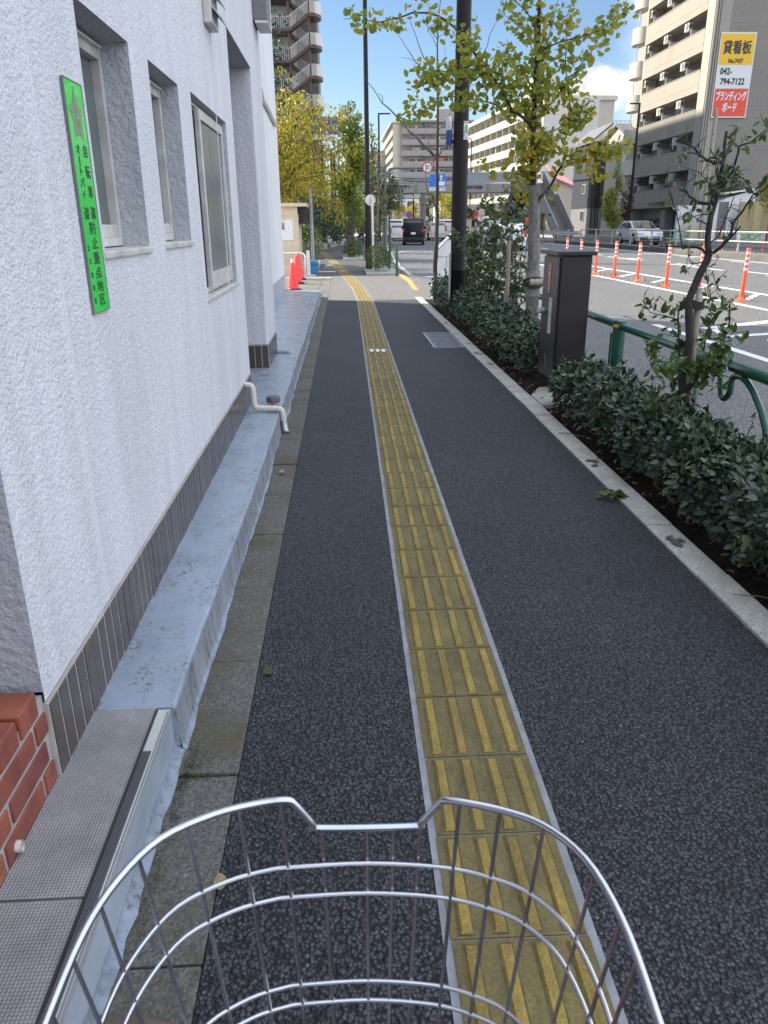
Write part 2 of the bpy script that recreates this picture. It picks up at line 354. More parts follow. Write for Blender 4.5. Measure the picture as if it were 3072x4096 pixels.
def leafmat(name, cols, trans=.35, rough=.42, spec=.4):
    m, nt, b = newmat(name)
    g = nt.nodes.new('ShaderNodeNewGeometry')
    n = len(cols)
    c = ramp(nt, g.outputs['Random Per Island'], tuple(((i + .5) / n, q) for i, q in enumerate(cols)))
    nn = tex_noise(nt, 60, 2, .5, coord(nt)); f = ramp(nt, nn.outputs['Fac'], ((.3, (.8,) * 3), (.7, (1.15,) * 3)))
    c = mixc(nt, 1, c, f, 'MULTIPLY')
    nt.links.new(c, b.inputs['Base Color']); b.inputs['Roughness'].default_value = rough; b.inputs['Specular IOR Level'].default_value = spec
    tr = nt.nodes.new('ShaderNodeBsdfTranslucent'); nt.links.new(c, tr.inputs['Color'])
    ms = nt.nodes.new('ShaderNodeMixShader'); ms.inputs[0].default_value = trans
    out = nt.nodes['Material Output']
    nt.links.new(b.outputs[0], ms.inputs[1]); nt.links.new(tr.outputs[0], ms.inputs[2]); nt.links.new(ms.outputs[0], out.inputs['Surface'])
    return m
M['leaf_camellia'] = leafmat('camellia_leaf', ((.014, .036, .022), (.022, .055, .03), (.03, .07, .035), (.02, .05, .028), (.06, .11, .04), (.016, .04, .024), (.045, .075, .03), (.10, .13, .05)), .14, .3, .55)
M['leaf_ginkgo'] = leafmat('ginkgo_leaf', ((.25, .32, .05), (.30, .35, .055), (.40, .38, .05), (.20, .28, .055), (.50, .42, .045)), .5, .5)
M['leaf_ginkgo_yellow'] = leafmat('yellow_ginkgo_leaf', ((.42, .33, .03), (.36, .32, .04), (.48, .36, .03)), .45, .5)
M['leaf_cherry'] = leafmat('cherry_leaf', ((.25, .28, .035), (.36, .33, .035), (.46, .37, .035), (.16, .22, .03), (.30, .31, .035), (.47, .27, .03)), .5, .4)
M['leaf_dark'] = leafmat('evergreen_leaf', ((.018, .045, .014), (.035, .07, .02), (.025, .055, .02), (.05, .085, .025)), .2, .4)
M['leaf_street'] = leafmat('street_ginkgo_leaf', ((.17, .24, .04), (.24, .29, .045), (.14, .21, .04), (.32, .33, .045)), .5, .45)
M['leaf_mid'] = leafmat('green_leaf', ((.05, .085, .02), (.08, .12, .025), (.12, .15, .03), (.06, .10, .02)), .3, .42)
M['leaf_olive'] = leafmat('olive_leaf', ((.055, .075, .03), (.085, .10, .04), (.11, .10, .04)), .3, .5)
M['leaf_magnolia'] = leafmat('magnolia_leaf', ((.05, .10, .02), (.085, .15, .03), (.03, .065, .018), (.12, .19, .045)), .35, .35, .5)
M['leaf_shrub'] = leafmat('shrub_leaf', ((.06, .115, .035), (.10, .16, .045), (.15, .20, .06), (.10, .10, .04)), .35, .33, .5)
M['leaf_red'] = leafmat('red_leaf', ((.08, .02, .02), (.11, .03, .025)), .25, .5)
M['grass'] = leafmat('grass_blade', ((.10, .16, .03), (.16, .20, .04)), .3, .5)
M['straw'] = leafmat('dry_grass', ((.42, .33, .17), (.34, .27, .14)), .3, .6)

# ---------------------------------------------------------------- mesh helpers
ABS = {}                                        # world position of each (unrotated) root
class MB:
    def __init__(s): s.v = []; s.f = []
    def _add(s, vs, fs):
        o = len(s.v); s.v += [tuple(p) for p in vs]; s.f += [tuple(i + o for i in f) for f in fs]; return s
    def box(s, x0, x1, y0, y1, z0, z1):
        v = [(x, y, z) for z in (z0, z1) for y in (y0, y1) for x in (x0, x1)]
        return s._add(v, [(0, 2, 3, 1), (4, 5, 7, 6), (0, 1, 5, 4), (2, 6, 7, 3), (0, 4, 6, 2), (1, 3, 7, 5)])
    def obox(s, c, ax, ay, az):
        c, ax, ay, az = map(Vector, (c, ax, ay, az))
        v = [c + ax * i + ay * j + az * k for k in (-1, 1) for j in (-1, 1) for i in (-1, 1)]
        return s._add(v, [(0, 2, 3, 1), (4, 5, 7, 6), (0, 1, 5, 4), (2, 6, 7, 3), (0, 4, 6, 2), (1, 3, 7, 5)])
    def poly(s, pts): return s._add(pts, [tuple(range(len(pts)))])
    def prism(s, p2, z0, z1, plane='xy'):
        n = len(p2)
        def P(a, b, c): return (a, b, c) if plane == 'xy' else ((c, a, b) if plane == 'yz' else (a, c, b))
        v = [P(a, b, z0) for a, b in p2] + [P(a, b, z1) for a, b in p2]
        return s._add(v, [tuple(range(n))[::-1], tuple(range(n, 2 * n))] + [(i, (i + 1) % n, n + (i + 1) % n, n + i) for i in range(n)])
    def tube(s, pts, r, n=8, closed=False, caps=True):
        pts = [Vector(p) for p in pts]; m = len(pts)
        if m < 2: return s
        rs = r if isinstance(r, (list, tuple)) else [r] * m
        ref = None; rings = []
        for i, p in enumerate(pts):
            if closed: d = pts[(i + 1) % m] - pts[i - 1]
            else: d = pts[min(i + 1, m - 1)] - pts[max(i - 1, 0)]
            if d.length < 1e-9: d = Vector((0, 0, 1))
            d.normalize()
            if ref is None: ref = Vector((0, 0, 1)) if abs(d.z) < .9 else Vector((1, 0, 0))
            u = (ref - d * ref.dot(d)); 
            if u.length < 1e-6: u = d.orthogonal()
            u.normalize(); w = d.cross(u); ref = u
            rings.append([p + (u * math.cos(2 * math.pi * k / n) + w * math.sin(2 * math.pi * k / n)) * rs[i] for k in range(n)])
        v = [q for rg in rings for q in rg]; f = []
        for i in range(m if closed else m - 1):
            a, b = i * n, ((i + 1) % m) * n
            for k in range(n): f.append((a + k, a + (k + 1) % n, b + (k + 1) % n, b + k))
        if caps and not closed: f += [tuple(range(n))[::-1], tuple(range((m - 1) * n, m * n))]
        return s._add(v, f)
    def cyl(s, p0, p1, r0, r1=None, n=16): return s.tube([p0, p1], [r0, r0 if r1 is None else r1], n)
    def lathe(s, c, prof, n=24):
        c = Vector(c); v = []; f = []
        for (r, z) in prof: v += [c + Vector((r * math.cos(2 * math.pi * k / n), r * math.sin(2 * math.pi * k / n), z)) for k in range(n)]
        for i in range(len(prof) - 1):
            for k in range(n): f.append((i * n + k, i * n + (k + 1) % n, (i + 1) * n + (k + 1) % n, (i + 1) * n + k))
        f += [tuple(range(n))[::-1], tuple(range((len(prof) - 1) * n, len(prof) * n))]
        return s._add(v, f)
    def build(s, name, mat, parent=None, world=True, smooth=False, bevel=0, base=None, seg=2):
        off = Vector((0, 0, 0))
        if parent is not None and world: off = ABS.get(parent.name, Vector((0, 0, 0)))
        if parent is None and base is not None: off = Vector(base)
        me = bpy.data.meshes.new(name)
        me.from_pydata([(p[0] - off.x, p[1] - off.y, p[2] - off.z) for p in s.v], [], s.f)
        me.validate(); me.update()
        me.materials.append(mat)
        o = bpy.data.objects.new(name, me); COL.objects.link(o)
        if parent is not None: o.parent = parent; ABS[o.name] = off
        elif base is not None: o.location = off; ABS[o.name] = off
        bm = bmesh.new(); bm.from_mesh(me); bmesh.ops.recalc_face_normals(bm, faces=bm.faces)
        if bevel:
            es = [e for e in bm.edges if len(e.link_faces) == 2 and e.calc_face_angle(0) > .5]
            bmesh.ops.bevel(bm, geom=es, offset=bevel, segments=seg, affect='EDGES', profile=.6, clamp_overlap=True)
        bm.to_mesh(me); bm.free()
        if smooth:
            for p in me.polygons: p.use_smooth = True
            if smooth != 'all':
                try: me.set_sharp_from_angle(angle=R(40))
                except Exception: pass
        return o
def tag(o, label=None, cat=None, group=None, kind=None):
    if label: o['label'] = label
    if cat: o['category'] = cat
    if group: o['group'] = group
    if kind: o['kind'] = kind
    return o
def thing(name, label, cat, loc, rz=0, group=None):
    o = bpy.data.objects.new(name, None); COL.objects.link(o)
    o.location = loc; o.rotation_euler = (0, 0, rz); o.empty_display_size = .2
    ABS[o.name] = Vector(loc)
    return tag(o, label, cat, group)
def struct(o, label=None): 
    o['kind'] = 'structure'
    if label: o['label'] = label
    return o
def kids(o): return [c for c in COL.objects if c.parent == o]
def dup(o, loc=None, rz=None, label=None, parent=None, tree=None):
    c = o.copy(); COL.objects.link(c)
    if parent is not None: c.parent = parent
    if loc is not None: c.location = loc; ABS[c.name] = Vector(loc)
    if rz is not None: c.rotation_euler = (0, 0, rz)
    if label: c['label'] = label
    tree = tree if tree is not None else [(k, k.parent) for k in COL.objects if k.parent is not None]
    for k, p in tree:
        if p == o: dup(k, parent=c, tree=tree)
    return c
CJK = None
def text(body, size, mat, origin, right, up, parent=None, align='CENTER', depth=0.0, bold=0.0, name='lettering', space=1.0, wscale=1.0, line=1.0):
    cu = bpy.data.curves.new(name, 'FONT'); cu.body = body; cu.size = size; cu.align_x = align; cu.align_y = 'CENTER'
    cu.extrude = depth; cu.space_character = space; cu.space_line = line; cu.resolution_u = 3
    ob = bpy.data.objects.new(name, cu); COL.objects.link(ob)
    dg = bpy.context.evaluated_depsgraph_get(); dg.update()
    me = bpy.data.meshes.new_from_object(ob.evaluated_get(dg)); bpy.data.objects.remove(ob); bpy.data.curves.remove(cu)
    right = Vector(right).normalized(); up = Vector(up).normalized(); nrm = right.cross(up)
    off = ABS.get(parent.name, Vector()) if parent is not None else Vector()
    og = Vector(origin) - off
    for v in me.vertices: v.co = og + right * v.co.x * wscale + up * v.co.y + nrm * v.co.z
    if bold:
        bm = bmesh.new(); bm.from_mesh(me)
        for k, (a, c) in enumerate(((1, 0), (-1, 0), (0, 1), (0, -1), (.7, .7), (-.7, -.7))):
            m2 = me.copy()
            for v in m2.vertices: v.co = v.co + right * (a * bold) + up * (c * bold) + nrm * (size * .002 * (k + 1))
            bm.from_mesh(m2); bpy.data.meshes.remove(m2)
        bm.to_mesh(me); bm.free()
    me.materials.clear(); me.materials.append(mat); me.name = name
    o = bpy.data.objects.new(name, me); COL.objects.link(o)
    if parent is not None: o.parent = parent; ABS[o.name] = off
    return o

# ---------------------------------------------------------------- leaves
def T_fan():
    v = [(0, 0, 0), (0, .30, .0), (-.52, .62, .10), (-.42, .80, .07), (-.24, .93, .03), (-.05, .98, 0), (0, .80, -.02), (.05, .98, 0), (.24, .93, .03), (.42, .80, .07), (.52, .62, .10), (.015, 0, 0)]
    f = [(1, 3, 2), (1, 4, 3), (1, 5, 4), (1, 6, 5), (1, 7, 6), (1, 8, 7), (1, 9, 8), (1, 10, 9), (0, 11, 1)]
    return np.array(v), f
def T_oval(w=.27, fold=.07, droop=.10):
    ys = (0, .28, .62, 1.0); ws = (.0, w, w * .85, 0)
    v = [(0, 0, 0), (0, .28, -.0), (0, .62, -droop * .5), (0, 1.0, -droop * 1.6), (-w * .92, .30, fold), (-w * .80, .64, fold - droop * .5), (w * .92, .30, fold), (w * .80, .64, fold - droop * .5), (-w * .5, .1, fold * .5), (w * .5, .1, fold * .5), (-w * .38, .86, fold * .4 - droop), (w * .38, .86, fold * .4 - droop)]
    f = [(0, 1, 4, 8), (1, 2, 5, 4), (2, 3, 10, 5), (0, 9, 6, 1), (1, 6, 7, 2), (2, 7, 11, 3)]
    return np.array(v), f
def T_simple(w=.26, droop=.12):
    v = [(0, 0, 0), (-w, .45, .05), (0, 1, -droop), (w, .45, .05)]
    return np.array(v), [(0, 1, 2), (0, 2, 3)]
def leaves(name, pos, direc, nrm, size, T, mat, parent=None, base=None):
    """one leaf per row: base point, growth direction, rough normal"""
    pos = np.asarray(pos, float); N = len(pos)
    d = np.asarray(direc, float); d /= np.linalg.norm(d, axis=1, keepdims=True) + 1e-9
    n = np.asarray(nrm, float); n = n - (n * d).sum(1, keepdims=True) * d; n /= np.linalg.norm(n, axis=1, keepdims=True) + 1e-9
    r = np.cross(d, n)
    tv, tf = T; K = len(tv)
    size = np.broadcast_to(np.asarray(size, float), (N,))[:, None, None]
    V = pos[:, None, :] + size * (tv[None, :, 0:1] * r[:, None, :] + tv[None, :, 1:2] * d[:, None, :] + tv[None, :, 2:3] * n[:, None, :])
    off = Vector((0, 0, 0))
    if parent is not None: off = ABS.get(parent.name, Vector())
    elif base is not None: off = Vector(base)
    V = V.reshape(-1, 3) - np.array(off)[None]
    lens = np.array([len(f) for f in tf]); flat = np.concatenate([np.array(f) for f in tf])
    loops = (flat[None, :] + (np.arange(N) * K)[:, None]).reshape(-1)
    ls = np.tile(lens, N); st = np.concatenate([[0], np.cumsum(ls)[:-1]])
    me = bpy.data.meshes.new(name)
    me.vertices.add(len(V)); me.vertices.foreach_set('co', V.astype(np.float32).ravel())
    me.loops.add(len(loops)); me.loops.foreach_set('vertex_index', loops.astype(np.int32))
    me.polygons.add(len(ls)); me.polygons.foreach_set('loop_start', st.astype(np.int32)); me.polygons.foreach_set('loop_total', ls.astype(np.int32))
    me.update(calc_edges=True); me.validate()
    for_s = np.ones(len(ls), dtype=bool); me.polygons.foreach_set('use_smooth', for_s)
    me.materials.append(mat)
    o = bpy.data.objects.new(name, me); COL.objects.link(o)
    if parent is not None: o.parent = parent; ABS[o.name] = off
    elif base is not None: o.location = off; ABS[o.name] = off
    return o
def rnd_dir(N, bias=(0, 0, 0), s=1.0):
    d = rng.normal(size=(N, 3)) * s + np.array(bias); return d / np.linalg.norm(d, axis=1, keepdims=True)
def polyline(pts, step):
    """resample"""
    pts = [Vector(p) for p in pts]; out = [pts[0].copy()]
    for a, b in zip(pts, pts[1:]):
        L = (b - a).length; k = max(1, int(L / step))
        for i in range(1, k + 1): out.append(a.lerp(b, i / k))
    return out
def taper_tube(mb, pts, r0, r1, n=6, step=.05, jit=0.0):
    q = polyline(pts, step); m = len(q)
    if jit:
        for i in range(1, m - 1): q[i] = q[i] + Vector(rng.normal(size=3) * jit)
    mb.tube(q, [r0 + (r1 - r0) * i / max(1, m - 1) for i in range(m)], n)
    return q
def crown(name, clumps, N, size, T, mat, parent, spread=.35, droop=0.0, up=.3, flat=1.0):
    """leaves gathered round clump centres (x, y, z, radius)"""
    C = np.array(clumps); w = C[:, 3] ** 2; w /= w.sum()
    idx = rng.choice(len(C), N, p=w)
    dirs = rnd_dir(N); rad = (rng.random(N) ** .45)
    p = C[idx, :3] + dirs * (rad * C[idx, 3])[:, None] * np.array([1, 1, flat])
    g = rnd_dir(N, (0, 0, -droop), .6) + dirs * .6
    nn = rnd_dir(N, (0, 0, up), .7)
    return leaves(name, p, g, nn, size * (0.7 + .6 * rng.random(N)), T, mat, parent)

# ================================================================ THE SETTING
CAM_FAR = 420
struct(MB().poly([(-900, -300, -.32), (900, -300, -.32), (900, 1500, -.32), (-900, 1500, -.32)]).build('ground', M['old_asphalt'], base=(0, 0, -.32)))
mb = MB(); mb.poly([(-6, -25, -.10), (25, -25, -.10), (25, 60, -.10), (27, 120, -.10), (36, 190, -.10), (70, 330, -.10), (40, 330, -.10), (10, 190, -.10), (-2, 100, -.10), (-6, 60, -.10)])
struct(mb.build('road', M['road'], base=(5, 0, -.1)))
# footway beside the white building
struct(MB().prism([(-.33, -3), (1.5, -3), (1.5, 16.25), (-.33, 16.25)], -.28, 0).build('footway', M['asphalt'], base=(.5, 5, 0)))
# gutter blocks
mb = MB(); y = -3.0
while y < 17.1:
    L = .6 + random.uniform(-.004, .004); h = random.uniform(-.004, .004)
    mb.box(-.52, -.333, y + .004, y + L - .004, -.2, h + .001); y += L
o = mb.build('gutter', M['gutter'], base=(-.42, 5, 0), bevel=.006); struct(o)
struct(MB().box(-.53, -.3305, -3, 17.15, -.28, -.012).build('gutter_bed', M['soil'], base=(-.42, 5, -.02)))
# kerb between footway and planting
mb = MB(); y = -3.05
while y < 16.3:
    L = .6; mb.box(1.503, 1.64, y + .003, y + L - .003, -.2, .012 + random.uniform(-.003, .003)); y += L
struct(mb.build('kerb', M['kerb'], base=(1.57, 5, 0), bevel=.006))
# a few worn dark patches where the kerb is broken
mb = MB()
for (y, a, b) in ((3.35, .05, .10), (4.6, .05, .07), (8.35, .05, .07), (9.1, .06, .08), (12.1, .05, .07)):
    for q_ in range(4):
        xo, yo = random.uniform(-.02, .03), random.uniform(-b, b)
        pts = [(1.565 + xo + a * .55 * math.cos(t) * random.uniform(.35, 1.2), y + yo + b * .4 * math.sin(t) * random.uniform(.4, 1.2), .0165 + q_ * .0003) for t in np.linspace(0, 2 * math.pi, 9)[:-1]]
        mb.poly(pts)
struct(mb.build('kerb_patch', M['gutter'], base=(1.57, 6, .016)))
# planting soil, rough
mb = MB(); nx, ny = 14, 240
gx = np.linspace(1.642, 2.42, nx); gy = np.linspace(-3, 16.25, ny)
for j in range(ny):
    for i in range(nx): mb.v.append((gx[i], gy[j], -.025 + random.uniform(-.014, .016) + .03 * math.sin(math.pi * i / (nx - 1))))
for j in range(ny - 1):
    for i in range(nx - 1): a = j * nx + i; mb.f.append((a, a + 1, a + nx + 1, a + nx))
struct(mb.build('soil', M['soil'], base=(2, 5, 0), smooth=True))
N = 420; ps = np.stack([1.66 + rng.random(N) ** 1.6 * .5, rng.uniform(1, 16, N), np.full(N, .012) + rng.random(N) * .02], 1)
o = leaves('leaf_litter', ps, np.c_[rng.normal(size=(N, 2)), rng.normal(size=N) * .2], np.c_[rng.normal(size=(N, 2)) * .4, np.ones(N)], .03 + .03 * rng.random(N), T_oval(.25, .08, .1), leafmat('dead_leaf', ((.10, .06, .03), (.16, .10, .05), (.06, .04, .025), (.20, .15, .06)), .1, .6), base=(1.9, 8, 0)); tag(o, 'dead brown leaves scattered on the dark planting soil', 'leaf litter', kind='stuff')
mb = MB()
for k in range(70):
    a = Vector((1.66 + random.random() * .3, random.uniform(1.5, 14), .005)); d = Vector((random.gauss(0, 1), random.gauss(0, 1), random.uniform(0, .15))).normalized() * random.uniform(.05, .22); mb.tube([a, a + d * .5 + Vector((0, 0, .01)), a + d], .0028, 4)
tag(mb.build('twig_litter', mk('dry_twig', (.20, .14, .09), .8, var=.3), base=(1.9, 7, 0)), 'dry twigs lying on the dark planting soil', 'twigs', kind='stuff')
struct(MB().box(2.42, 2.57, -3, 16.3, -.28, .015).build('roadside_kerb', M['kerb'], base=(2.5, 5, 0), bevel=.015))
# driveway apron, falling to the road
mb = MB()
prof = [(-.33, 0.0), (1.6, 0.0), (2.1, -.005), (2.75, -.085), (2.95, -.094)]
ys = [16.25, 17.2, 23.2, 24.4]
for (x0, z0), (x1, z1) in zip(prof, prof[1:]): mb.poly([(x0, 16.25, z0), (x1, 16.25, z1), (x1, 24.4, z1), (x0, 24.4, z0)])
mb.poly([(-3.2, 17.02, -.004), (-.33, 17.02, -.004), (-.33, 24.4, -.004), (-3.2, 24.4, -.004)])
mb.poly([(-.33, 16.25, -.28), (2.95, 16.25, -.28), (2.95, 16.25, -.094), (2.75, 16.25, -.085), (2.1, 16.25, -.005), (-.33, 16.25, 0)])
struct(mb.build('driveway_apron', M['apron'], base=(0, 20, 0)))
mb = MB()                                          # joints and threshold line of the apron
mb.box(-.345, -.325, 17.0, 24.4, -.02, .003); mb.box(-.62, -.60, 17.1, 24.4, -.02, .002); mb.box(-.9, -.345, 22.9, 22.93, -.02, .002)
struct(mb.build('apron_joint', M['gutter'], base=(-.4, 20, 0)))
mb = MB(); mb.box(-3.2, -.345, 23.2, 23.45, -.05, .02); mb.box(-.60, -.52, 17.15, 18.2, -.05, .03)
struct(mb.build('threshold_kerb', M['kerb'], base=(-1.2, 23.3, 0), bevel=.01))
# far footway, bending with the street
RB = [(1.95, 24.4), (2.0, 30), (2.3, 38), (2.9, 54), (4.3, 75), (7.5, 110), (13, 150)]
LBd = [(10, 150), (4.0, 110), (.6, 80), (-1.2, 62), (-2.7, 52), (-2.1, 45), (-1.15, 28), (-.8, 24.4)]
struct(MB().prism(RB + LBd, -.28, 0.0).build('far_footway', M['old_asphalt'], base=(0, 40, 0)))
struct(MB().prism([(-60, 24.4), (-.8, 24.4), (-1.15, 28), (-2.1, 45), (-2.7, 52), (-1.2, 62), (.6, 80), (4, 110), (10, 150), (-60, 150)], -.28, -.006).build('lot_ground', M['concrete'], base=(-8, 40, 0)))
struct(MB().prism([(-60, 17.02), (-3.2, 17.02), (-3.2, 24.4), (-60, 24.4)], -.28, -.008).build('yard_ground', M['concrete'], base=(-8, 20, 0)))
# far-side kerb line of that footway
mb = MB()
for (a, b) in zip(RB, RB[1:]):
    a = Vector((*a, 0)); b = Vector((*b, 0)); t = (b - a).normalized(); n = Vector((t.y, -t.x, 0))
    mb.obox((a + b) / 2 + n * .08 + Vector((0, 0, -.12)), t * ((b - a).length / 2), n * .075, (0, 0, .14))
struct(mb.build('far_kerb', M['kerb'], base=(2, 40, 0)))
# orange painted kerb returns at the driveway mouth
mb = MB(); pts = [PZ(866, 596, 0), PZ(884, 608, -.02), PZ(893, 622, -.04), PZ(905, 640, -.06)]
for a, b in zip(pts, pts[1:]):
    t = (b - a).normalized(); n = Vector((0, 0, 1)).cross(t).normalized()
    mb.obox((a + b) / 2 + Vector((0, 0, .005)), t * ((b - a).length / 2 + .02), n * .065, (0, 0, .045))
struct(mb.build('painted_kerb', M['orange_paint'], base=pts[1], bevel=.02))

# ---------------------------------------------------------------- tactile paving
def tx(y): return .338 + .0058 * y
path = [Vector((tx(-.6), -.6, 0)), Vector((tx(16.2), 16.2, 0)), Vector((.36, 19.5, 0)), Vector((.10, 24.7, 0)), Vector((-.27, 31.5, 0)), Vector((-.65, 38.2, 0)), Vector((-1.38, 51.3, 0)), Vector((-1.0, 54.6, 0)), Vector((-.4, 59.5, 0)), Vector((.35, 66.3, 0)), Vector((1.9, 80, 0))]
base, bars, strip, dirt_dark = MB(), MB(), MB(), MB()
def tile_bar(c, t, n, hl, w):
    pts = []
    for (l, ww, z) in ((hl, w, .006), (hl - .006, w - .0045, .0112)):
        for (sl, sw) in ((-1, -1), (1, -1), (1, 1), (-1, 1)): pts.append(c + t * (l * sl) + n * (ww * sw) + Vector((0, 0, z)))
    bars._add(pts, [(4, 5, 6, 7), (0, 1, 5, 4), (1, 2, 6, 5), (2, 3, 7, 6), (3, 0, 4, 7)])
def lay(p0, p1, start):
    t = (p1 - p0).normalized(); n = Vector((t.y, -t.x, 0)); L = (p1 - p0).length; s = start
    strip.poly([p0 - n * .168 + Vector((0, 0, .0022)), p0 + n * .168 + Vector((0, 0, .0022)), p1 + n * .168 + Vector((0, 0, .0022)), p1 - n * .168 + Vector((0, 0, .0022))])
    while s < L:
        c = p0 + t * (s + .15); j = random.uniform(-.0025, .0025); zt = random.uniform(.0048, .006)
        base.obox(c + n * j + Vector((0, 0, zt / 2)), t * .1482, n * .1485, (0, 0, zt / 2))
        dots = 19.8 < c.y < 20.8
        if dots:
            for a in range(5):
                for b_ in range(5): bars.lathe(c + n * (j + (a - 2) * .058) + t * ((b_ - 2) * .058), [(.017, .005), (.011, .011)], 8)
        else:
            for k in range(4):
                cc = c + n * (j + (k - 1.5) * .075); tile_bar(cc, t, n, .137, .0140)
                if c.y < 12: dirt_dark.obox(cc + Vector((0, 0, .0036)), t * (.139 + random.uniform(-.002, .002)), n * (.0178 + random.uniform(-.001, .0012)), (0, 0, .0028))  # dark outline strips laid round each near bar
        s += .302
for a, b in zip(path, path[1:]): lay(a, b, .0)
struct(base.build('tactile_paving', M['tact'], base=(.4, 5, 0)))
struct(dirt_dark.build('tactile_outline', M['tactoutline'], base=(.4, 5, 0)))
struct(bars.build('tactile_bars', M['tactbar'], base=(.4, 5, 0)))
struct(strip.build('mortar_strip', M['strip'], base=(.4, 5, 0)))
mb = MB()
for x in (803, 816, 828): c = PZ(x, 757, .006); mb.box(c.x - .022, c.x + .022, c.y - .10, c.y + .10, .0058, .0085)
for (x, y) in ((741, 585), (716, 560)): c = PZ(x, y, .006); mb.box(c.x - .05, c.x + .05, c.y - .1, c.y + .1, .0058, .0075)
struct(mb.build('white_mark', M['sign_white'], base=(.4, 9.6, .006)))
mb = MB()
for (xa, xb, y) in ((706, 722, 573), (697, 712, 561)):
    a, b = PZ(xa, y, 0), PZ(xb, y, 0); mb.box(a.x, b.x, a.y - .14, a.y + .14, .001, .005)
mb.box(-.95, -.25, 26.55, 26.85, .001, .005)
struct(mb.build('stop_line', M['white_line'], base=(-.6, 27, 0)))

# ---------------------------------------------------------------- road markings
mb = MB(); Z0, Z1 = -.102, -.096
def strip_line(x0, x1, y0, y1): mb.poly([(x0, y0, Z1), (x1, y0, Z1), (x1, y1, Z1), (x0, y1, Z1)])
strip_line(4.93, 5.07, -3, 12.4)
strip_line(7.78, 7.93, -3, 33)
for y in np.arange(-2, 33, 2.6):                                # hatching between the post line and the second line
    mb.poly([(8.35, y, Z1), (8.5, y, Z1), (9.35, y + 1.2, Z1), (9.2, y + 1.2, Z1)])
strip_line(9.38, 9.52, -3, 31)
for y in np.arange(4, 70, 7.5): strip_line(12.75, 12.9, y, y + 4.6)
for y in np.arange(2, 60, 5.5): strip_line(13.15, 13.28, y, y + 1.8)
strip_line(16.55, 16.72, -3, 66)
for y in np.arange(1, 60, 5.0): strip_line(16.0, 16.12, y, y + 1.7)
for y in np.arange(36, 90, 8): strip_line(8.05 + (y - 36) * .01, 8.17 + (y - 36) * .01, y, y + 4)
# large painted character strokes and a diamond in the kerbside lane
for a in (((5.5, 11.9), (7.6, 13.0), (7.6, 12.75), (5.6, 11.7)), ((5.4, 11.0), (7.6, 11.6), (7.6, 11.35), (5.5, 10.85)), ((5.4, 11.0), (5.55, 11.0), (5.75, 11.8), (5.6, 11.8)), ((5.9, 10.6), (7.2, 9.6), (7.1, 9.45), (5.8, 10.4))):
    mb.poly([(x, y, Z1) for x, y in a])
# guide dots curving along the kerb near the crossing, zebra stripes at the far side street
for t in np.linspace(0, 1, 7):
    p = PZ(858 + 72 * t, 545 - 3 * t - 16 * t * (1 - t), -.1).lerp(PZ(858 + 72 * t, 545 - 3 * t, -.1), .4); mb.box(p.x - .14, p.x + .14, p.y - .2, p.y + .2, Z0, Z1)
for k in range(4): q = PZ(878 + 7 * k, 606 - k * 2.2, -.1); mb.poly([(q.x, q.y, Z1), (q.x + 1.0, q.y + .1, Z1), (q.x + 1.05, q.y + .5, Z1), (q.x + .05, q.y + .4, Z1)])
struct(mb.build('road_marking', M['white_line'], base=(8, 15, -.1)))
mb = MB(); c0, c1 = PZ(1180, 689, -.1), PZ(1300, 678, -.1)    # ribbed cover in the road
mb.box(3.35, 4.55, 13.3, 14.15, -.103, -.0945)
for k in range(22): mb.obox((3.4 + k * .052, 13.72, -.092), (.012, .010, 0), (-.3, .38, 0), (0, 0, .003))
tag(mb.build('road_cover', M['steel'], base=(3.9, 13.7, -.1)), 'ribbed steel cover plate set in the road beyond the green rail', 'cover plate')
# grating
t = thing('drain_grate', 'steel grid grate set in the dark footway by the kerb', 'grate', (1.3, 10.3, 0))
a, b_, c, d = PZ(910, 720, 0), PZ(1000, 718, 0), PZ(958, 752, 0), PZ(1010, 752, 0)
mb = MB(); X0, X1, Y0, Y1 = 1.10, 1.5, 9.62, 11.0
for yy in np.linspace(Y0, Y1, 5): mb.box(X0, X1 - .004, yy - .012, yy + .012, .001, .014)
mb.box(X0, X0 + .03, Y0 + .012, Y1 - .012, .001, .013); mb.box(X1 - .035, X1 - .005, Y0 + .012, Y1 - .012, .001, .013)
mb.build('frame', M['steel'], t)
mb = MB()
for yy in np.arange(Y0 + .03, Y1, .034): mb.box(X0 + .03, X1 - .035, yy - .0022, yy + .0022, .0015, .010)
for xx in np.linspace(X0 + .05, X1 - .05, 8): mb.box(xx - .003, xx + .003, Y0 + .013, Y1 - .013, .0015, .0085)
mb.build('grid', M['steel'], t)
MB().poly([(X0, Y0, .0012), (X1 - .005, Y0, .0012), (X1 - .005, Y1, .0012), (X0, Y1, .0012)]).build('pit', M['black'], t)

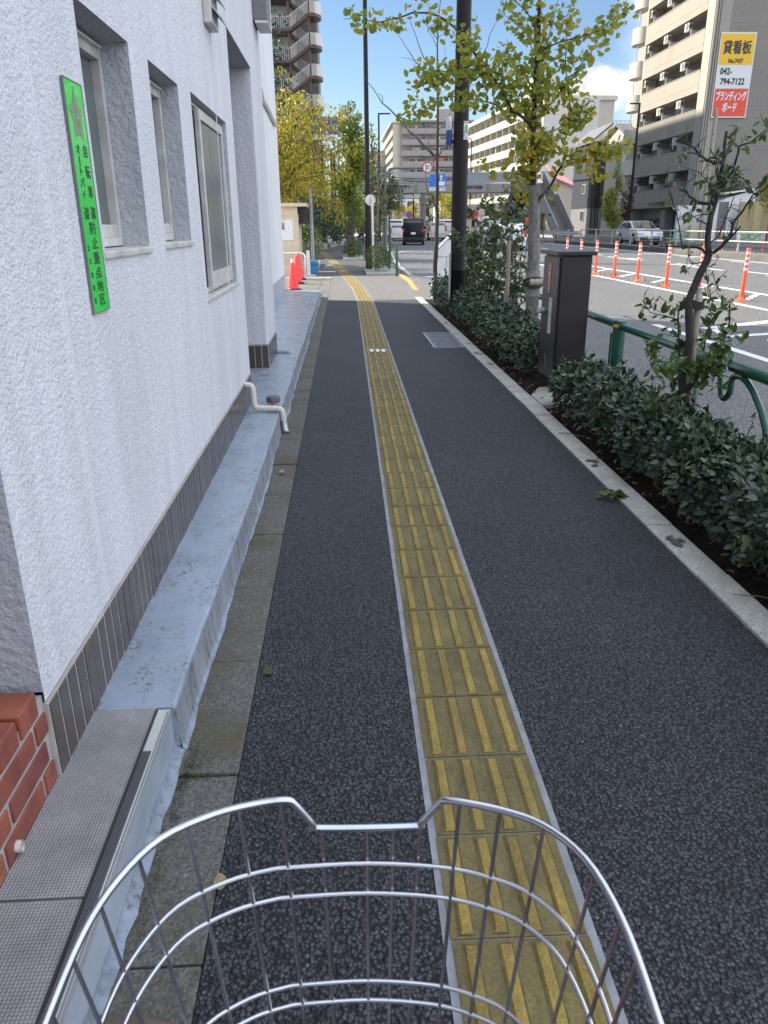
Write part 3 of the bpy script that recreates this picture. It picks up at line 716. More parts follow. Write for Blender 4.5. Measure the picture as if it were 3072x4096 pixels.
# ================================================================ WHITE BUILDING ON THE LEFT
WX = -.75; TOP = 10.6; END = 17.1
wb = thing('white_building', 'white stucco building with three recessed windows along the footway', 'building', (WX, 8, 0))
def holed(X, y0, y1, z0, z1, holes, mb):
    ys = sorted({y0, y1, *[h[0] for h in holes], *[h[1] for h in holes]}); zs = sorted({z0, z1, *[h[2] for h in holes], *[h[3] for h in holes]})
    for a, b in zip(ys, ys[1:]):
        for c, d in zip(zs, zs[1:]):
            if any(h[0] <= a and b <= h[1] and h[2] <= c and d <= h[3] for h in holes): continue
            mb.poly([(X, a, c), (X, b, c), (X, b, d), (X, a, d)])
    for (a, b, c, d, q) in holes:
        s = .012; rev = MB()
        rev.poly([(X, a, c), (X, a, d), (X - q, a + s, d), (X - q, a + s, c)]); rev.poly([(X, b, c), (X - q, b - s, c), (X - q, b - s, d), (X, b, d)])
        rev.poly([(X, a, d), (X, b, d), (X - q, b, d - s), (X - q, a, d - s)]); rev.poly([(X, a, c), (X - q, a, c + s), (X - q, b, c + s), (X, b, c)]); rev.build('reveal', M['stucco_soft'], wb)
W1 = (2.60, 3.20, 1.37, 2.07, .115); W2 = (3.50, 4.09, 1.375, 2.07, .10); W3 = (4.42, 5.68, 1.07, 2.09, .065)
UP = [(2.6, 3.2, 4.6, 5.4, .15), (3.5, 4.1, 4.6, 5.4, .15), (4.5, 5.6, 4.4, 5.5, .12), (2.6, 3.2, 7.6, 8.4, .15), (3.5, 4.1, 7.6, 8.4, .15), (4.5, 5.6, 7.4, 8.5, .12)]
mb, rev = MB(), MB()
holed(WX, 1.62, 6.06, .372, TOP, [W1, W2, W3] + UP, mb)
mb.poly([(WX, 6.06, 2.72), (WX, 7.55, 2.72), (WX, 7.55, TOP), (WX, 6.06, TOP)])
mb.poly([(WX, 1.62, .372), (WX, 6.06, .372), (WX - .012, 6.06, .366), (WX - .012, 1.62, .366)])
mb.build('wall', M['stucco'], wb)
rev.poly([(WX, 6.06, .12), (WX, 6.06, 2.72), (-2.2, 6.06, 2.72), (-2.2, 6.06, .12)])
rev.poly([(WX, 6.06, 2.72), (WX, 7.55, 2.72), (-2.2, 7.55, 2.72), (-2.2, 6.06, 2.72)])
rev.poly([(-2.2, 6.06, .12), (-2.2, 6.06, 2.72), (-2.2, 7.55, 2.72), (-2.2, 7.55, .12)])
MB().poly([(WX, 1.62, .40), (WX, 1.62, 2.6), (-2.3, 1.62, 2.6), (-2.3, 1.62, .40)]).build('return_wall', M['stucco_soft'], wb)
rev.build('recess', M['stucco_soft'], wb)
MB().box(-2.6, WX, -6, 1.62, 2.6, TOP).build('upper_wall', M['stucco'], wb)
mb = MB(); mb.box(-2.0, WX, 7.55, 8.55, .37, TOP); mb.build('pillar', M['stucco'], wb, bevel=.012)
MB().box(-12, -2.3, -6, 6, 0, TOP + .3).box(-12, -2.2, 6, END - .05, 0, TOP + .3).build('core', M['smooth_wall'], wb)
MB().box(-7, -1.25, 8.55, END, .46, TOP).build('rear_wall', M['smooth_wall'], wb, bevel=.01)
MB().box(-7, -1.244, 8.55, END - .004, .0, .458).build('base_band', M['base_gray'], wb)
MB().box(-12.2, WX + .03, -6.2, 8.6, TOP, TOP + .25).build('parapet', M['smooth_wall'], wb)
# door at the back of the recess
dr = MB().box(-2.195, -2.15, 6.25, 7.4, .13, 2.3).build('door', M['gray_siding'], wb)
MB().box(-2.149, -2.12, 6.32, 6.36, 1.0, 1.25).build('handle', M['alu'], dr)
# joints
mb = MB()
for y in (2.16, 5.28): mb.box(WX - .002, WX + .0025, y - .004, y + .004, .373, TOP - .01)
mb.build('wall_joint', M['smooth_wall'], wb)
# windows
def window(h, fx, pane, slider=False):
    ya, yb, za, zb, q = h; X = WX - q; y0, y1 = ya + .014, yb - .014; z0, z1 = za + .014, zb - .014
    fr = MB()
    w = .032
    fr.box(X - .03, X + .02, y0, y0 + w, z0, z1); fr.box(X - .03, X + .02, y1 - w, y1, z0, z1)
    fr.box(X - .03, X + .018, y0 + w, y1 - w, z1 - .05, z1); fr.box(X - .03, X + .022, y0 + w, y1 - w, z0, z0 + .03)
    fr.box(X - .03, X + .012, y0 + w, y1 - w, z0 + .03, z0 + .075)
    fr.box(X - .03, X + .034, y0 + w, y1 - w, z1 - .018, z1 - .008)
    o = fr.build('window', M['frame'], wb, bevel=.003)
    MB().poly([(X - .012, y0 + w, z0 + .07), (X - .012, y1 - w, z0 + .07), (X - .012, y1 - w, z1 - .05), (X - .012, y0 + w, z1 - .05)]).build('pane', pane, o)
    MB().box(X - .03, WX + .010, ya - .015, yb + .015, za - .016, za + .009).build('sill', M['frame'], o, bevel=.006)
    if slider:
        m2 = MB(); ym = y0 + .30
        m2.box(X + .02, X + .048, ym, ym + .045, z0 + .02, z1 - .02); m2.box(X + .02, X + .046, y1 - w - .045, y1 - w, z0 + .02, z1 - .02)
        m2.box(X + .02, X + .046, ym + .045, y1 - w - .045, z0 + .02, z0 + .11); m2.box(X + .02, X + .046, ym + .045, y1 - w - .045, z1 - .07, z1 - .02)
        m2.build('sash', M['frame'], o, bevel=.003)
        MB().poly([(X + .034, ym + .045, z0 + .11), (X + .034, y1 - w - .045, z0 + .11), (X + .034, y1 - w - .045, z1 - .07), (X + .034, ym + .045, z1 - .07)]).build('sash_pane', M['glass_frost'], o)
        MB().box(X - .01, X + .018, y0 + w, ym, z0 + .03, z1 - .03).build('opening_shade', M['rubber'], o)
        MB().box(X + .0465, X + .058, y1 - w - .035, y1 - w - .02, (z0 + z1) / 2 - .08, (z0 + z1) / 2 + .08).build('pull', M['alu'], o)
    return o
window(W1, 0, M['glass_frost']); window(W2, 0, M['glass_frost']); window(W3, 0, M['glass_frost'], True)
for h in UP: window(h, 0, M['glass_frost'])
# plinth of upright tiles
def tiles(p0, p1, nrm, z0, z1, pitch=.066):
    p0, p1, nrm = Vector(p0), Vector(p1), Vector(nrm); L = (p1 - p0).length; t = (p1 - p0) / L; mb = MB(); bk = MB(); k = int(round(L / pitch)); pt = L / k
    for i in range(k):
        c = p0 + t * (pt * (i + .5)) + nrm * (.004 + random.uniform(-.0012, .0012)) + Vector((0, 0, (z0 + z1) / 2))
        mb.obox(c, t * (pt / 2 - .0042), nrm * .008, (0, 0, (z1 - z0) / 2 - .004))
    bk.obox((p0 + p1) / 2 - nrm * .0065 + Vector((0, 0, (z0 + z1) / 2)), t * (L / 2), nrm * .016, (0, 0, (z1 - z0) / 2)); mb.build('plinth', M['plinth'], wb, bevel=.002, seg=1); bk.build('plinth_grout', M['grout'], wb)
tiles((WX - .004, 1.62, 0), (WX - .004, 6.06, 0), (1, 0, 0), .148, .366)
tiles((WX - .004, 7.545, 0), (WX - .004, 8.55, 0), (1, 0, 0), .148, .368)
tiles((-2.0, 7.551, 0), (WX + .008, 7.551, 0), (0, -1, 0), .148, .368)
# painted concrete ledge
mb = MB(); ys = np.arange(1.9, END + .01, .12)
lastprof = None; f = MB()
rows = []; frow = []; srow = []; sd_ = MB()
for y in ys:
    e = -.497 - .020 * max(0, min(1, (4.6 - y) / 2.6)) + random.uniform(-.003, .003) + .003 * math.sin(y * 2.1); zt = .151 + random.uniform(-.0015, .0015)
    rows.append([(WX + .004, y, .149), (e - .010, y, zt), (e - .003, y, zt - .003), (e, y, zt - .009)]); srow.append([(e, y, zt - .009), (e + .003, y, .06), (e + .008, y, .012)])
    w = e + .018 + .004 * math.sin(y * 3.3) + random.uniform(-.008, .006)
    frow.append([(e + .0062, y, .022 + random.uniform(-.012, .012)), (e + .009, y, .012), ((e + w) / 2 + .003, y, .007), (w, y, .0035)])
for rws, m_ in ((rows, mb), (frow, f), (srow, sd_)):
    n = len(rws[0])
    m_.v = [p for r in rws for p in r]
    m_.f = [(i * n + k, i * n + k + 1, (i + 1) * n + k + 1, (i + 1) * n + k) for i in range(len(rws) - 1) for k in range(n - 1)]
mb.poly([(-2.2, 6.06, .149), (WX + .004, 6.06, .149), (WX + .004, 7.55, .149), (-2.2, 7.55, .149)])
mb.poly([(-1.25, 8.55, .149), (WX + .004, 8.55, .149), (WX + .004, END, .149), (-1.25, END, .149)])
mb.poly([(-1.25, END, .149), (-.512, END, .149), (-.505, END, -.02), (-1.25, END, -.02)])
mb.poly([(WX, 1.9, .149), (-.518, 1.9, .151), (-.513, 1.9, .02), (WX, 1.9, .02)])
ld = mb.build('ledge', M['ledge'], wb); sd_.build('ledge_side', M['ledge_side'], wb)
f.build('ledge_fillet', M['fillet'], wb, smooth=True)
mb = MB()
for y in (9.6, 11.9, 14.4, 15.8): mb.box(-1.24, -.515, y - .004, y + .004, .1495, .1522)
mb.build('ledge_joint', M['base_gray'], wb)
# entrance step with ribbed sheet and metal nosing
st = MB().box(-2.3, -.5285, -3, 1.897, -.1, .1485).build('entrance_step', M['step_face'], wb)
mb = MB(); mb.box(WX, -.569, 1.235, 1.895, .1486, .1545); mb.box(WX, -.569, -1.5, 1.228, .1486, .1543); mb.box(-2.28, WX, -1.5, .3, .1486, .154)
mb.build('floor_sheet', M['sheet'], st)
mb = MB(); mb.box(-.5685, -.5620, -1.5, 1.885, .1487, .1575)
mb.build('nosing_rubber', M['rubber'], st)
mb = MB()
for k in range(4): mb.box(-.5606 + k * .0056, -.5570 + k * .0056, -1.5, 1.70, .1536, .1568)
mb.box(-.5619, -.5385, -1.5, 1.70, .1487, .1536)
mb.build('nosing_ridges', M['ridge'], st)
mb = MB(); mb.box(-.5384, -.5345, -1.5, 1.885, .1487, .1545); mb.box(-.5285, -.5268, -1.5, 1.885, .140, .1568); mb.box(-.5619, -.5385, 1.701, 1.885, .1487, .1532)
mb.build('nosing', M['alu'], st)
# fillet below the step, cracked paint
f = MB(); rws = []
for y in np.arange(-1.5, 1.95, .06):
    w = -.503 + random.uniform(-.006, .005); rws.append([(-.528, y, .03 + random.uniform(-.014, .014)), (-.523, y, .016), (-.514, y, .009), (w, y, .0035)])
n = 4; f.v = [p for r in rws for p in r]; f.f = [(i * n + k, i * n + k + 1, (i + 1) * n + k + 1, (i + 1) * n + k) for i in range(len(rws) - 1) for k in range(n - 1)]
f.build('step_fillet', M['fillet'], wb, smooth=True)
# vent hood and wiring on the upper wall
a = PX(446, 20, WX)
v = thing('vent_hood', 'white louvred vent hood on the stucco wall above the windows', 'vent', (WX, a.y, a.z))
mb = MB(); yy0, yy1 = a.y - .16, a.y + .10
mb.box(WX, WX + .05, yy0, yy1, a.z - .10, a.z + .30); mb.build('housing', M['frame'], v, bevel=.01)
mb = MB()
for k in range(4):
    z = a.z - .07 + k * .085
    mb._add([(WX + .05, yy0 + .01, z + .05), (WX + .05, yy1 - .01, z + .05), (WX + .095, yy1 - .01, z), (WX + .095, yy0 + .01, z), (WX + .05, yy0 + .01, z + .055), (WX + .05, yy1 - .01, z + .055), (WX + .098, yy1 - .01, z + .004), (WX + .098, yy0 + .01, z + .004)], [(0, 1, 2, 3), (4, 5, 6, 7), (3, 2, 6, 7), (0, 3, 7, 4), (1, 2, 6, 5)])
mb.build('louvre', M['frame'], v)
b1 = PX(561, 78, WX); b0 = PX(568, 28, WX)
e = thing('meter_box', 'gray electrical box under pipes at the wall corner', 'electrical box', (WX, 8.4, b1.z))
MB().box(WX + .001, WX + .13, 8.02, 8.42, b1.z + .0, b1.z + .62).build('case', M['gray_siding'], e, bevel=.012)
MB().box(WX + .02, WX + .135, 8.01, 8.43, b1.z - .02, b1.z - .001).build('drip_edge', M['frame'], e)
c = thing('conduit_bundle', 'white conduits and black cable bundled above the gray box', 'conduit', (WX, 8, 3.6))
mb = MB(); mb.tube([(WX + .04, 6.9, 4.8), (WX + .04, 7.5, 4.3), (WX + .06, 7.98, 3.86), (WX + .07, 8.12, b1.z + .62)], .035, 10); mb.tube([(WX + .05, 7.6, 4.9), (WX + .05, 8.0, 4.4), (WX + .06, 8.25, b1.z + .6)], .03, 10); mb.build('conduit', M['frame'], c, smooth=True)
MB().tube([(WX + .06, 7.8, 4.9), (WX + .09, 8.1, 4.45), (WX + .06, 8.2, 4.1), (WX + .08, 8.3, b1.z + .62)], .012, 8).build('cable', M['rubber'], c, smooth=True)
c = thing('wall_cable', 'pale cables running up across the smooth rear wall', 'cable', (-1.24, 15, 2.6))
z1 = zoomer(1000, 0, 1.659)
mb = MB(); mb2 = MB()
for k, (off, rr) in enumerate(((0, .03), (10, .02))):
    mb.tube([PX(*z1(70, 585 + off), -1.22), PX(*z1(85, 660 + off), -1.22), PX(*z1(120, 720 + off), -1.22), PX(*z1(170, 830 + off), -1.22)], rr, 8)
mb.build('conduit', M['frame'], c, smooth=True)

# green notice plate
SY0, SY1, SZ0, SZ1 = 2.385, 2.54, 1.21, 1.832
s = thing('notice_plate', 'bright green vertical notice plate with black writing on the white wall', 'sign', (WX, (SY0 + SY1) / 2, SZ0))
MB().box(WX + .004, WX + .008, SY0, SY1, SZ0, SZ1).build('plate', M['green_sign'], s)
mb = MB(); w = .0025
for (a, b_, c_, d_) in ((SY0 - w, SY0, SZ0 - w, SZ1 + w), (SY1, SY1 + w, SZ0 - w, SZ1 + w), (SY0, SY1, SZ0 - w, SZ0), (SY0, SY1, SZ1, SZ1 + w)): mb.box(WX + .002, WX + .0095, a, b_, c_, d_)
mb.build('edge', M['gray_paint'], s)
FX = WX + .0086; H = SZ1 - SZ0; Wd = SY1 - SY0
def sp(u, t): return (FX, SY0 + u * Wd, SZ1 - t * H)
for ch, u, t, sz, ws in (('自', .74, .285, .038, 1.15), ('転', .74, .375, .038, 1.2), ('車', .74, .462, .038, 1.2), ('盗', .74, .553, .036, 1.3), ('オ', .33, .283, .030, 1.35), ('ー', .33, .33, .03, 1), ('ト', .33, .374, .030, 1.35), ('バ', .33, .424, .030, 1.35), ('イ', .33, .476, .030, 1.35), ('盗', .33, .556, .036, 1.3), ('防', .57, .622, .037, 1.75), ('止', .60, .69, .037, 1.75), ('重', .58, .757, .038, 1.75), ('点', .58, .825, .037, 1.75), ('地', .58, .888, .036, 1.75), ('区', .60, .95, .036, 1.75), ('北', .16, .708, .018, 1.1), ('沢', .16, .768, .018, 1.1), ('警', .16, .83, .018, 1.1), ('察', .16, .888, .018, 1.1), ('署', .16, .948, .018, 1.1)):
    if ch == 'ー': MB().box(FX, FX + .0006, SY0 + .33 * Wd - .003, SY0 + .33 * Wd + .003, SZ1 - .35 * H, SZ1 - .308 * H).build('lettering', M['char'], s)
    else: text(ch, sz, M['char'], sp(u, t), (0, 1, 0), (0, 0, 1), s, bold=.0006 if sz > .02 else .0002, wscale=ws)
# rayed emblem
mb, mg = MB(), MB(); ec = Vector(sp(.52, .145))
for k in range(5):
    a0 = math.pi / 2 + k * 2 * math.pi / 5
    for j, (da, r) in enumerate(((-.5, .044), (-.25, .052), (0, .066), (.25, .052), (.5, .044))):
        r *= (1.0 if k else 1.1); a = a0 + da
        def q(rr, aa, dx=.0002): return ec + Vector((dx, rr * math.cos(aa), rr * math.sin(aa) * 1.1))
        mg.poly([q(.010, a - .11), q(r * .8, a - .118), q(r, a), q(r * .8, a + .118), q(.010, a + .11)])
        mb.poly([q(.011, a + .10, .0005), q(r * .82, a + .115, .0005), q(r * .82, a + .14, .0005), q(.011, a + .16, .0005)])
    mb.poly([ec + Vector((.0006, .055 * math.cos(a0 + .56), .055 * math.sin(a0 + .56))) * 0 + q(.008, a0 + .5, .0006), q(.03, a0 + .58, .0006), q(.03, a0 + .66, .0006)])
mg.build('emblem', M['lace'], s); mb.build('emblem_lines', M['char'], s)
mb = MB(); mb.poly([ec + Vector((.0009, .0075 * math.cos(t), .0085 * math.sin(t))) for t in np.linspace(0, 2 * math.pi, 17)[:-1]]); mb.build('emblem_centre', M['green_sign'], s)

# brick planter at the entrance
bp = thing('brick_planter', 'low red brick wall at the entrance corner beside the step', 'brick wall', (WX, 1.0, .12))
mb = MB(); mo = MB(); mo.box(-1.7, WX - .006, -1.2, 1.6195, .119, .392)
course = .056; j = .014; z = .155; row = 0
while z < .37:
    top = z + course > .36
    y = -1.2 + (row % 2) * .055
    L = .215 if not top else .10
    while y < 1.6:
        y1 = min(y + L, 1.612)
        if y1 - y > .03: mb.box(WX - (.10 if not top else .22), WX + random.uniform(-.001, .0015), y, y1, z, z + course + (.008 if top else 0))
        y += L + j
    z += course + j; row += 1
for r in range(5):
    y = -1.2
    while y < 1.58: mb.box(WX - .235 - (r + 1) * .21, WX - .235 - r * .21 - j, y, min(y + .10, 1.612), .34, .403); y += .111
mb.build('bricks', M['brick'], bp, bevel=.005); mo.build('mortar', M['mortar'], bp)
a = PX(37, 1828, WX)
tag(MB().tube([(WX - .03, a.y, a.z), (WX + .012, a.y, a.z)], .013, 16, caps=False).tube([(WX + .012, a.y, a.z), (WX - .03, a.y, a.z)], .0095, 16, caps=False).build('weep_pipe', M['old_white'], base=a, smooth=True), 'small white drain pipe end poking from red bricks', 'pipe')

# wrapped pipe, cap, small gray pipe
py = 5.66
p = thing('wrapped_pipe', 'cream wrapped pipe bending from the wall down over the ledge', 'pipe', (-.6, py, .12))
def rounded(pts, r=.03, k=4):
    out = [Vector(pts[0])]
    for a, b_, c_ in zip(pts, pts[1:], pts[2:]):
        a, b_, c_ = Vector(a), Vector(b_), Vector(c_); p0 = b_ + (a - b_).normalized() * r; p1 = b_ + (c_ - b_).normalized() * r
        for i in range(k + 1): t_ = i / k; out.append(p0.lerp(b_, t_).lerp(b_.lerp(p1, t_), t_))
    out.append(Vector(pts[-1])); return out
mb = MB(); mb.tube(rounded([(WX - .02, py, .352), (-.692, py, .352), (-.684, py - .02, .182), (-.478, py - .04, .178), (-.47, py - .05, .06)], .035), .0225, 14); mb.build('pipe', M['wrap'], p, smooth=True)
mb = MB(); mb.tube([(-.470, py - .05, .09), (-.466, py - .06, .03), (-.452, py - .09, .004)], [.0255, .026, .024], 14); mb.build('taped_end', M['steel'], p, smooth=True)
p = thing('round_vent', 'dark round vent cap on a short stem behind the cream pipe', 'pipe cap', (-.565, 5.86, .12))
mb = MB(); c = (-.565, 5.86, .0); mb.lathe(c, [(.046, .175), (.052, .178), (.052, .215), (.048, .222), (.0, .224)], 24); mb.build('cap', M['darkpipe'], p, smooth=True)
MB().cyl((-.565, 5.86, .118), (-.565, 5.86, .18), .014, n=10).build('stem', M['frame'], p)
a = PZ(600, 757, .16); b_ = PZ(634, 757, .16)
p = tag(MB().tube(rounded([(WX + .01, 8.45, .165), (-.60, 8.45, .165), (-.595, 8.45, .118)], .03), .022, 12).build('elbow_pipe', M['pvc'], base=(-.68, 8.45, .12), smooth=True), 'short gray elbow pipe lying across the painted ledge', 'pipe')
# things lying on the ground here
mb = MB()
def leaf_litter(name, x, y, z, size, mat, label, rot):
    t_ = np.array([[math.cos(rot), math.sin(rot), .15]])
    o = leaves(name, [[x, y, z]], t_, [[.1, 0, 1]], [size], T_fan(), mat, base=(x, y, z)); tag(o, label, 'leaf'); return o
a = PZ(572, 1458, .006); leaf_litter('fallen_leaf', a.x - .02, a.y, .008, .05, M['leaf_mid'], 'pale green ginkgo leaf fallen at the asphalt edge', .4)
a = PZ(445, 1916, .012); leaf_litter('fallen_leaf', a.x, a.y, .012, .05, M['straw'], 'brown curled leaf by the gutter under the basket', .2)
a = PZ(595, 1023, .006); leaf_litter('fallen_leaf', a.x, a.y, .01, .06, M['straw'], 'dry tan leaf in the gutter beside the ledge', .1)
a = PZ(622, 868, .006); leaf_litter('fallen_leaf', a.x - .03, a.y - .3, .01, .06, M['straw'], 'small dry leaf at the foot of the cream wrapped pipe', 2.2)
N = 900; ms = []
for k in range(N):
    yy = random.gauss(1.83, .05) if random.random() < .7 else random.uniform(1.2, 1.8); xx = -.482 + random.uniform(-.012, .015) + (random.random() ** 3 * .07 if abs(yy - 1.83) < .07 else 0); ms.append((xx, yy, .002))
o = leaves('moss_patch', ms, rnd_dir(N, (0, 0, 1), .5), rnd_dir(N), .006, T_simple(.3), M['moss'], base=(-.46, 1.8, 0)); tag(o, 'green moss growing in the gutter joint by the step', 'moss', kind='stuff')
# brown ramp plate at the step
rp = thing('ramp_plate', 'brown checkered ramp plate lying against the entrance step', 'ramp', (-.42, .75, 0))
mb = MB(); mb.prism([(-.498, .002), (-.33, .002), (-.33, .012), (-.42, .05), (-.498, .058)], .35, 1.05, 'xz')
mb.v = [(x, y, z) for x, y, z in mb.v]; mb.build('plate', M['chk'], rp, bevel=.006)
mb = MB()
for i in range(6):
    for k in range(22):
        x = -.485 + i * .022; y = .38 + k * .03 + (i % 2) * .015; z = .0585 - (x + .498) * .11 if x < -.42 else .05 - (x + .42) * .42
        s_ = 1 if (i + k) % 2 else -1; mb.obox((x, y, z), (.006, .006 * s_, 0), (-.0018 * s_, .0018, 0), (0, 0, .002))
mb.build('studs', M['chk'], rp)

# ================================================================ PLANTED STRIP ON THE RIGHT
c5 = zoomer(2400, 500, 2.469); c3 = zoomer(2300, 1100, 2.149); cL = zoomer(1350, 0, 2.37); c2 = zoomer(2000, 0, 1.5476); z4 = zoomer(1800, 500, 2.37); cA = zoomer(1700, 1000, 2.07)
# brown utility / lamp pole
pb = Vector((1.815, 12.65, 0))
p = thing('street_light_pole', 'thick dark brown pole with a white number plate behind the hedge', 'pole', pb)
mb = MB(); mb.lathe(pb, [(.128, -.02), (.128, .02), (.118, .05), (.118, .75), (.126, .76), (.126, .78), (.118, .80), (.116, 2.62), (.112, 2.63), (.095, 9.0), (.075, 12)], 28); mb.build('shaft', M['pole_brown'], p, smooth=True)
MB().tube([pb + Vector((0, 0, 11.7)), pb + Vector((.3, 0, 12.3)), pb + Vector((1.6, 0, 12.6))], .04, 10).obox(pb + Vector((1.9, 0, 12.6)), (.35, 0, 0), (0, .14, 0), (0, 0, .05)).build('lamp_arm', M['pole_brown'], p)
a0 = PY(1003, 254, 12.60); zt, zb = PY(1003, 259, 12.55).z, PY(1003, 331, 12.55).z; zc = zoomer(1550, 400, 3.687)
zt, zb = PY(*zc(1140, 310), 12.55).z, PY(*zc(1140, 610), 12.55).z
mb = MB(); n = 9; r = .1135
angs = np.linspace(R(-78), R(-18), n)
vs_ = [pb + Vector((r * math.cos(t) , r * math.sin(t), z)) for z in (zb, zt) for t in angs]
mb._add(vs_, [(i, i + 1, n + i + 1, n + i) for i in range(n - 1)]); pl = mb.build('number_plate', M['white_sign'], p, smooth=True)
def onpole(t, z, rr=.1142): return pb + Vector((rr * math.cos(t), rr * math.sin(t), z))
tmid = R(-56); rt = Vector((-math.sin(tmid), math.cos(tmid), 0)); h_ = zt - zb
text('077', .085, M['char'], onpole(tmid, zb + h_ * .36, .1150), rt, (0, 0, 1), pl)
text('都道', .035, M['char'], onpole(tmid, zb + h_ * .50, .1150), rt, (0, 0, 1), pl); text('東京都', .03, M['char'], onpole(tmid, zb + h_ * .92, .115), rt, (0, 0, 1), pl); text('建設事務所', .02, M['char'], onpole(tmid, zb + h_ * .2, .115), rt, (0, 0, 1), pl); text('電話', .025, M['char'], onpole(tmid, zb + h_ * .10, .115), rt, (0, 0, 1), pl)
M['mark_green'] = mk('mark_green', (.12, .42, .16), .5)
mb = MB(); mb.poly([onpole(tmid, zb + h_ * .68, .115) + rt * (.032 * math.cos(t)) + Vector((0, 0, .045 * math.sin(t))) for t in np.linspace(0, 2 * math.pi, 15)[:-1]]); mb.build('mark', M['mark_green'], pl)
q = PY(*zc(910, 450), 12.63); bx = MB(); bx.lathe((q.x, q.y, q.z), [(.042, -.20), (.045, -.19), (.045, .0)], 16); bx2 = MB(); bx2.lathe((q.x, q.y, q.z), [(.05, .0), (.053, .01), (.053, .17), (.03, .185)], 16)
b_ = bx.build('signal_box', M['sign_navy'], p, smooth=True); bx2.build('cover', M['alu'], b_, smooth=True)
MB().box(q.x + .04, pb.x - .09, q.y - .015, q.y + .015, q.z - .175, q.z - .125).build('bracket', M['pole_brown'], b_)
a = PY(*cA(205, 30), 12.62); b2 = PY(*cA(205, 380), 12.62); MB().box(pb.x - .135, pb.x - .12, 12.56, 12.72, b2.z, a.z).build('edge_plate', M['steel'], p)

# control cabinet
cb = thing('control_cabinet', 'dark brown metal control cabinet with a label strip standing in the hedge', 'cabinet', (1.97, 6.9, 0))
X0, X1, Y0, Y1, Zb, Zt = 1.79, 2.08, 6.72, 7.22, .16, 1.19
FL = PY(1204, 800, 6.72); FR = PY(1265, 760, 6.72); NL = PX(1170, 800, FL.x)
X0, X1, Y0, Y1 = FL.x - .035, FL.x + .235, 6.72, 7.26
mb = MB(); mb.box(X0 + .008, X1, Y0, Y1, Zb, Zt); mb.build('body', M['cab_brown'], cb, bevel=.008)
mb = MB(); mb.box(X0 - .008, X0 + .007, Y0 + .018, Y1 - .004, Zb - .03, Zt - .015); d = mb.build('door', M['cab_brown'], cb, bevel=.004)
MB().box(X0 - .035, X1 + .03, Y0 - .035, Y1 + .03, Zt + .001, Zt + .035).build('cap', M['cab_brown'], cb, bevel=.006)
M['slot'] = mk('peep_window', (.03, .028, .028), .08, var=.3, spec=.9)
mb = MB(); wy = Y0 + .30; mb.box(X0 - .011, X0 - .0075, wy - .045, wy + .045, Zt - .34, Zt - .07); mb.build('peep_window', M['slot'], d)
ly = Y0 + .22; mb = MB(); mb.box(X0 - .0095, X0 - .0082, ly - .05, ly + .05, .52, .83); lab = mb.build('label_strip', M['paper'], d)
LX = X0 - .0098
mb = MB(); mb.poly([(LX, ly, .765), (LX, ly - .014, .74), (LX, ly - .004, .735), (LX, ly - .004, .72), (LX, ly + .004, .72), (LX, ly + .004, .735), (LX, ly + .014, .74)]); mb.build('mark', M['mark_green'], lab)
for t_, z, sz in (('都', .03, .81), ('30', .7, .7),): pass
for bd, sz, z in (('東京', .02, .805), ('環七', .018, .695), ('32A', .02, .668), ('区役', .014, .62), ('12', .016, .59), ('電', .014, .56)):
    text(bd, sz * 1.5, M['char'], (LX, ly, z), (0, -1, 0), (0, 0, 1), lab)
mb = MB(); mb.tube([(X0 - .008, Y1 - .10, .70), (X0 - .05, Y1 - .10, .70)], .028, 16); mb.build('lock', M['alu'], d, smooth=True)
mb = MB(); mb.lathe((X0 + .13, 6.95, 0), [(.055, -.02), (.055, .17)], 16); mb.build('post', M['cab_brown'], cb)
mb = MB(); mb.tube([(X0 - .0088, Y0 + .30, .33), (X0 - .0088, Y0 + .27, .27), (X0 - .0088, Y0 + .24, .19)], .0014, 4); mb.build('scratch', M['alu'], d)
struct(MB().prism([(1.642, 6.28), (2.02, 6.25), (2.12, 6.5), (2.1, 7.1), (1.78, 7.0), (1.642, 6.68)], -.05, .022).build('cabinet_slab', M['concrete'], base=(1.8, 6.6, 0), bevel=.012))

# green pipe railing by the road
g = thing('pipe_railing', 'dark green pipe railing with curled ends along the road', 'railing', (2.26, 6, 0))
RX = 2.27; RZ = .655
def rz(p_): return p_
posts = [6.32, 5.02]
mb = MB(); mb.tube([(RX, 15.6, RZ), (RX, 6.42, RZ)], .034, 14); mb.tube([(RX, 4.86, RZ), (RX, 1.6, RZ)], .034, 14); mb.build('top_rail', M['green_rail'], g, smooth=True)
mb = MB(); mb.tube([(RX, 6.30, RZ - .005), (RX, 5.02, RZ - .005)], .030, 14); mb.build('link_rail', M['green_rail'], g, smooth=True)
for yy in (6.36, 4.93, 10.6, 14.8):
    o = MB().tube([(RX, yy, -.05), (RX, yy, RZ + .03)], .052, 18).build('post', M['green_rail'], g, smooth=True)
    MB().lathe((RX, yy, RZ + .03), [(.055, 0), (.054, .008), (.03, .016)], 18).build('post_cap', M['green_rail'], o, smooth=True)
    MB().lathe((RX, yy, RZ - .012), [(.0535, 0), (.0535, .022)], 18).build('reflector', M['reflect_y'], o, smooth=True)
    MB().box(RX - .066, RX - .05, yy - .018, yy + .018, .1, RZ - .06).build('mount', M['green_rail'], o)
cr = []
for (x, y) in ((1120, 830), (1200, 800), (1250, 850), (1255, 950), (1262, 1040), (1290, 1060), (1330, 1010), (1350, 900), (1390, 870), (1450, 890), (1520, 980), (1570, 1090), (1610, 1200), (1640, 1330)):
    q = PX(*c3(x, y), RX); cr.append(q)
cs = []
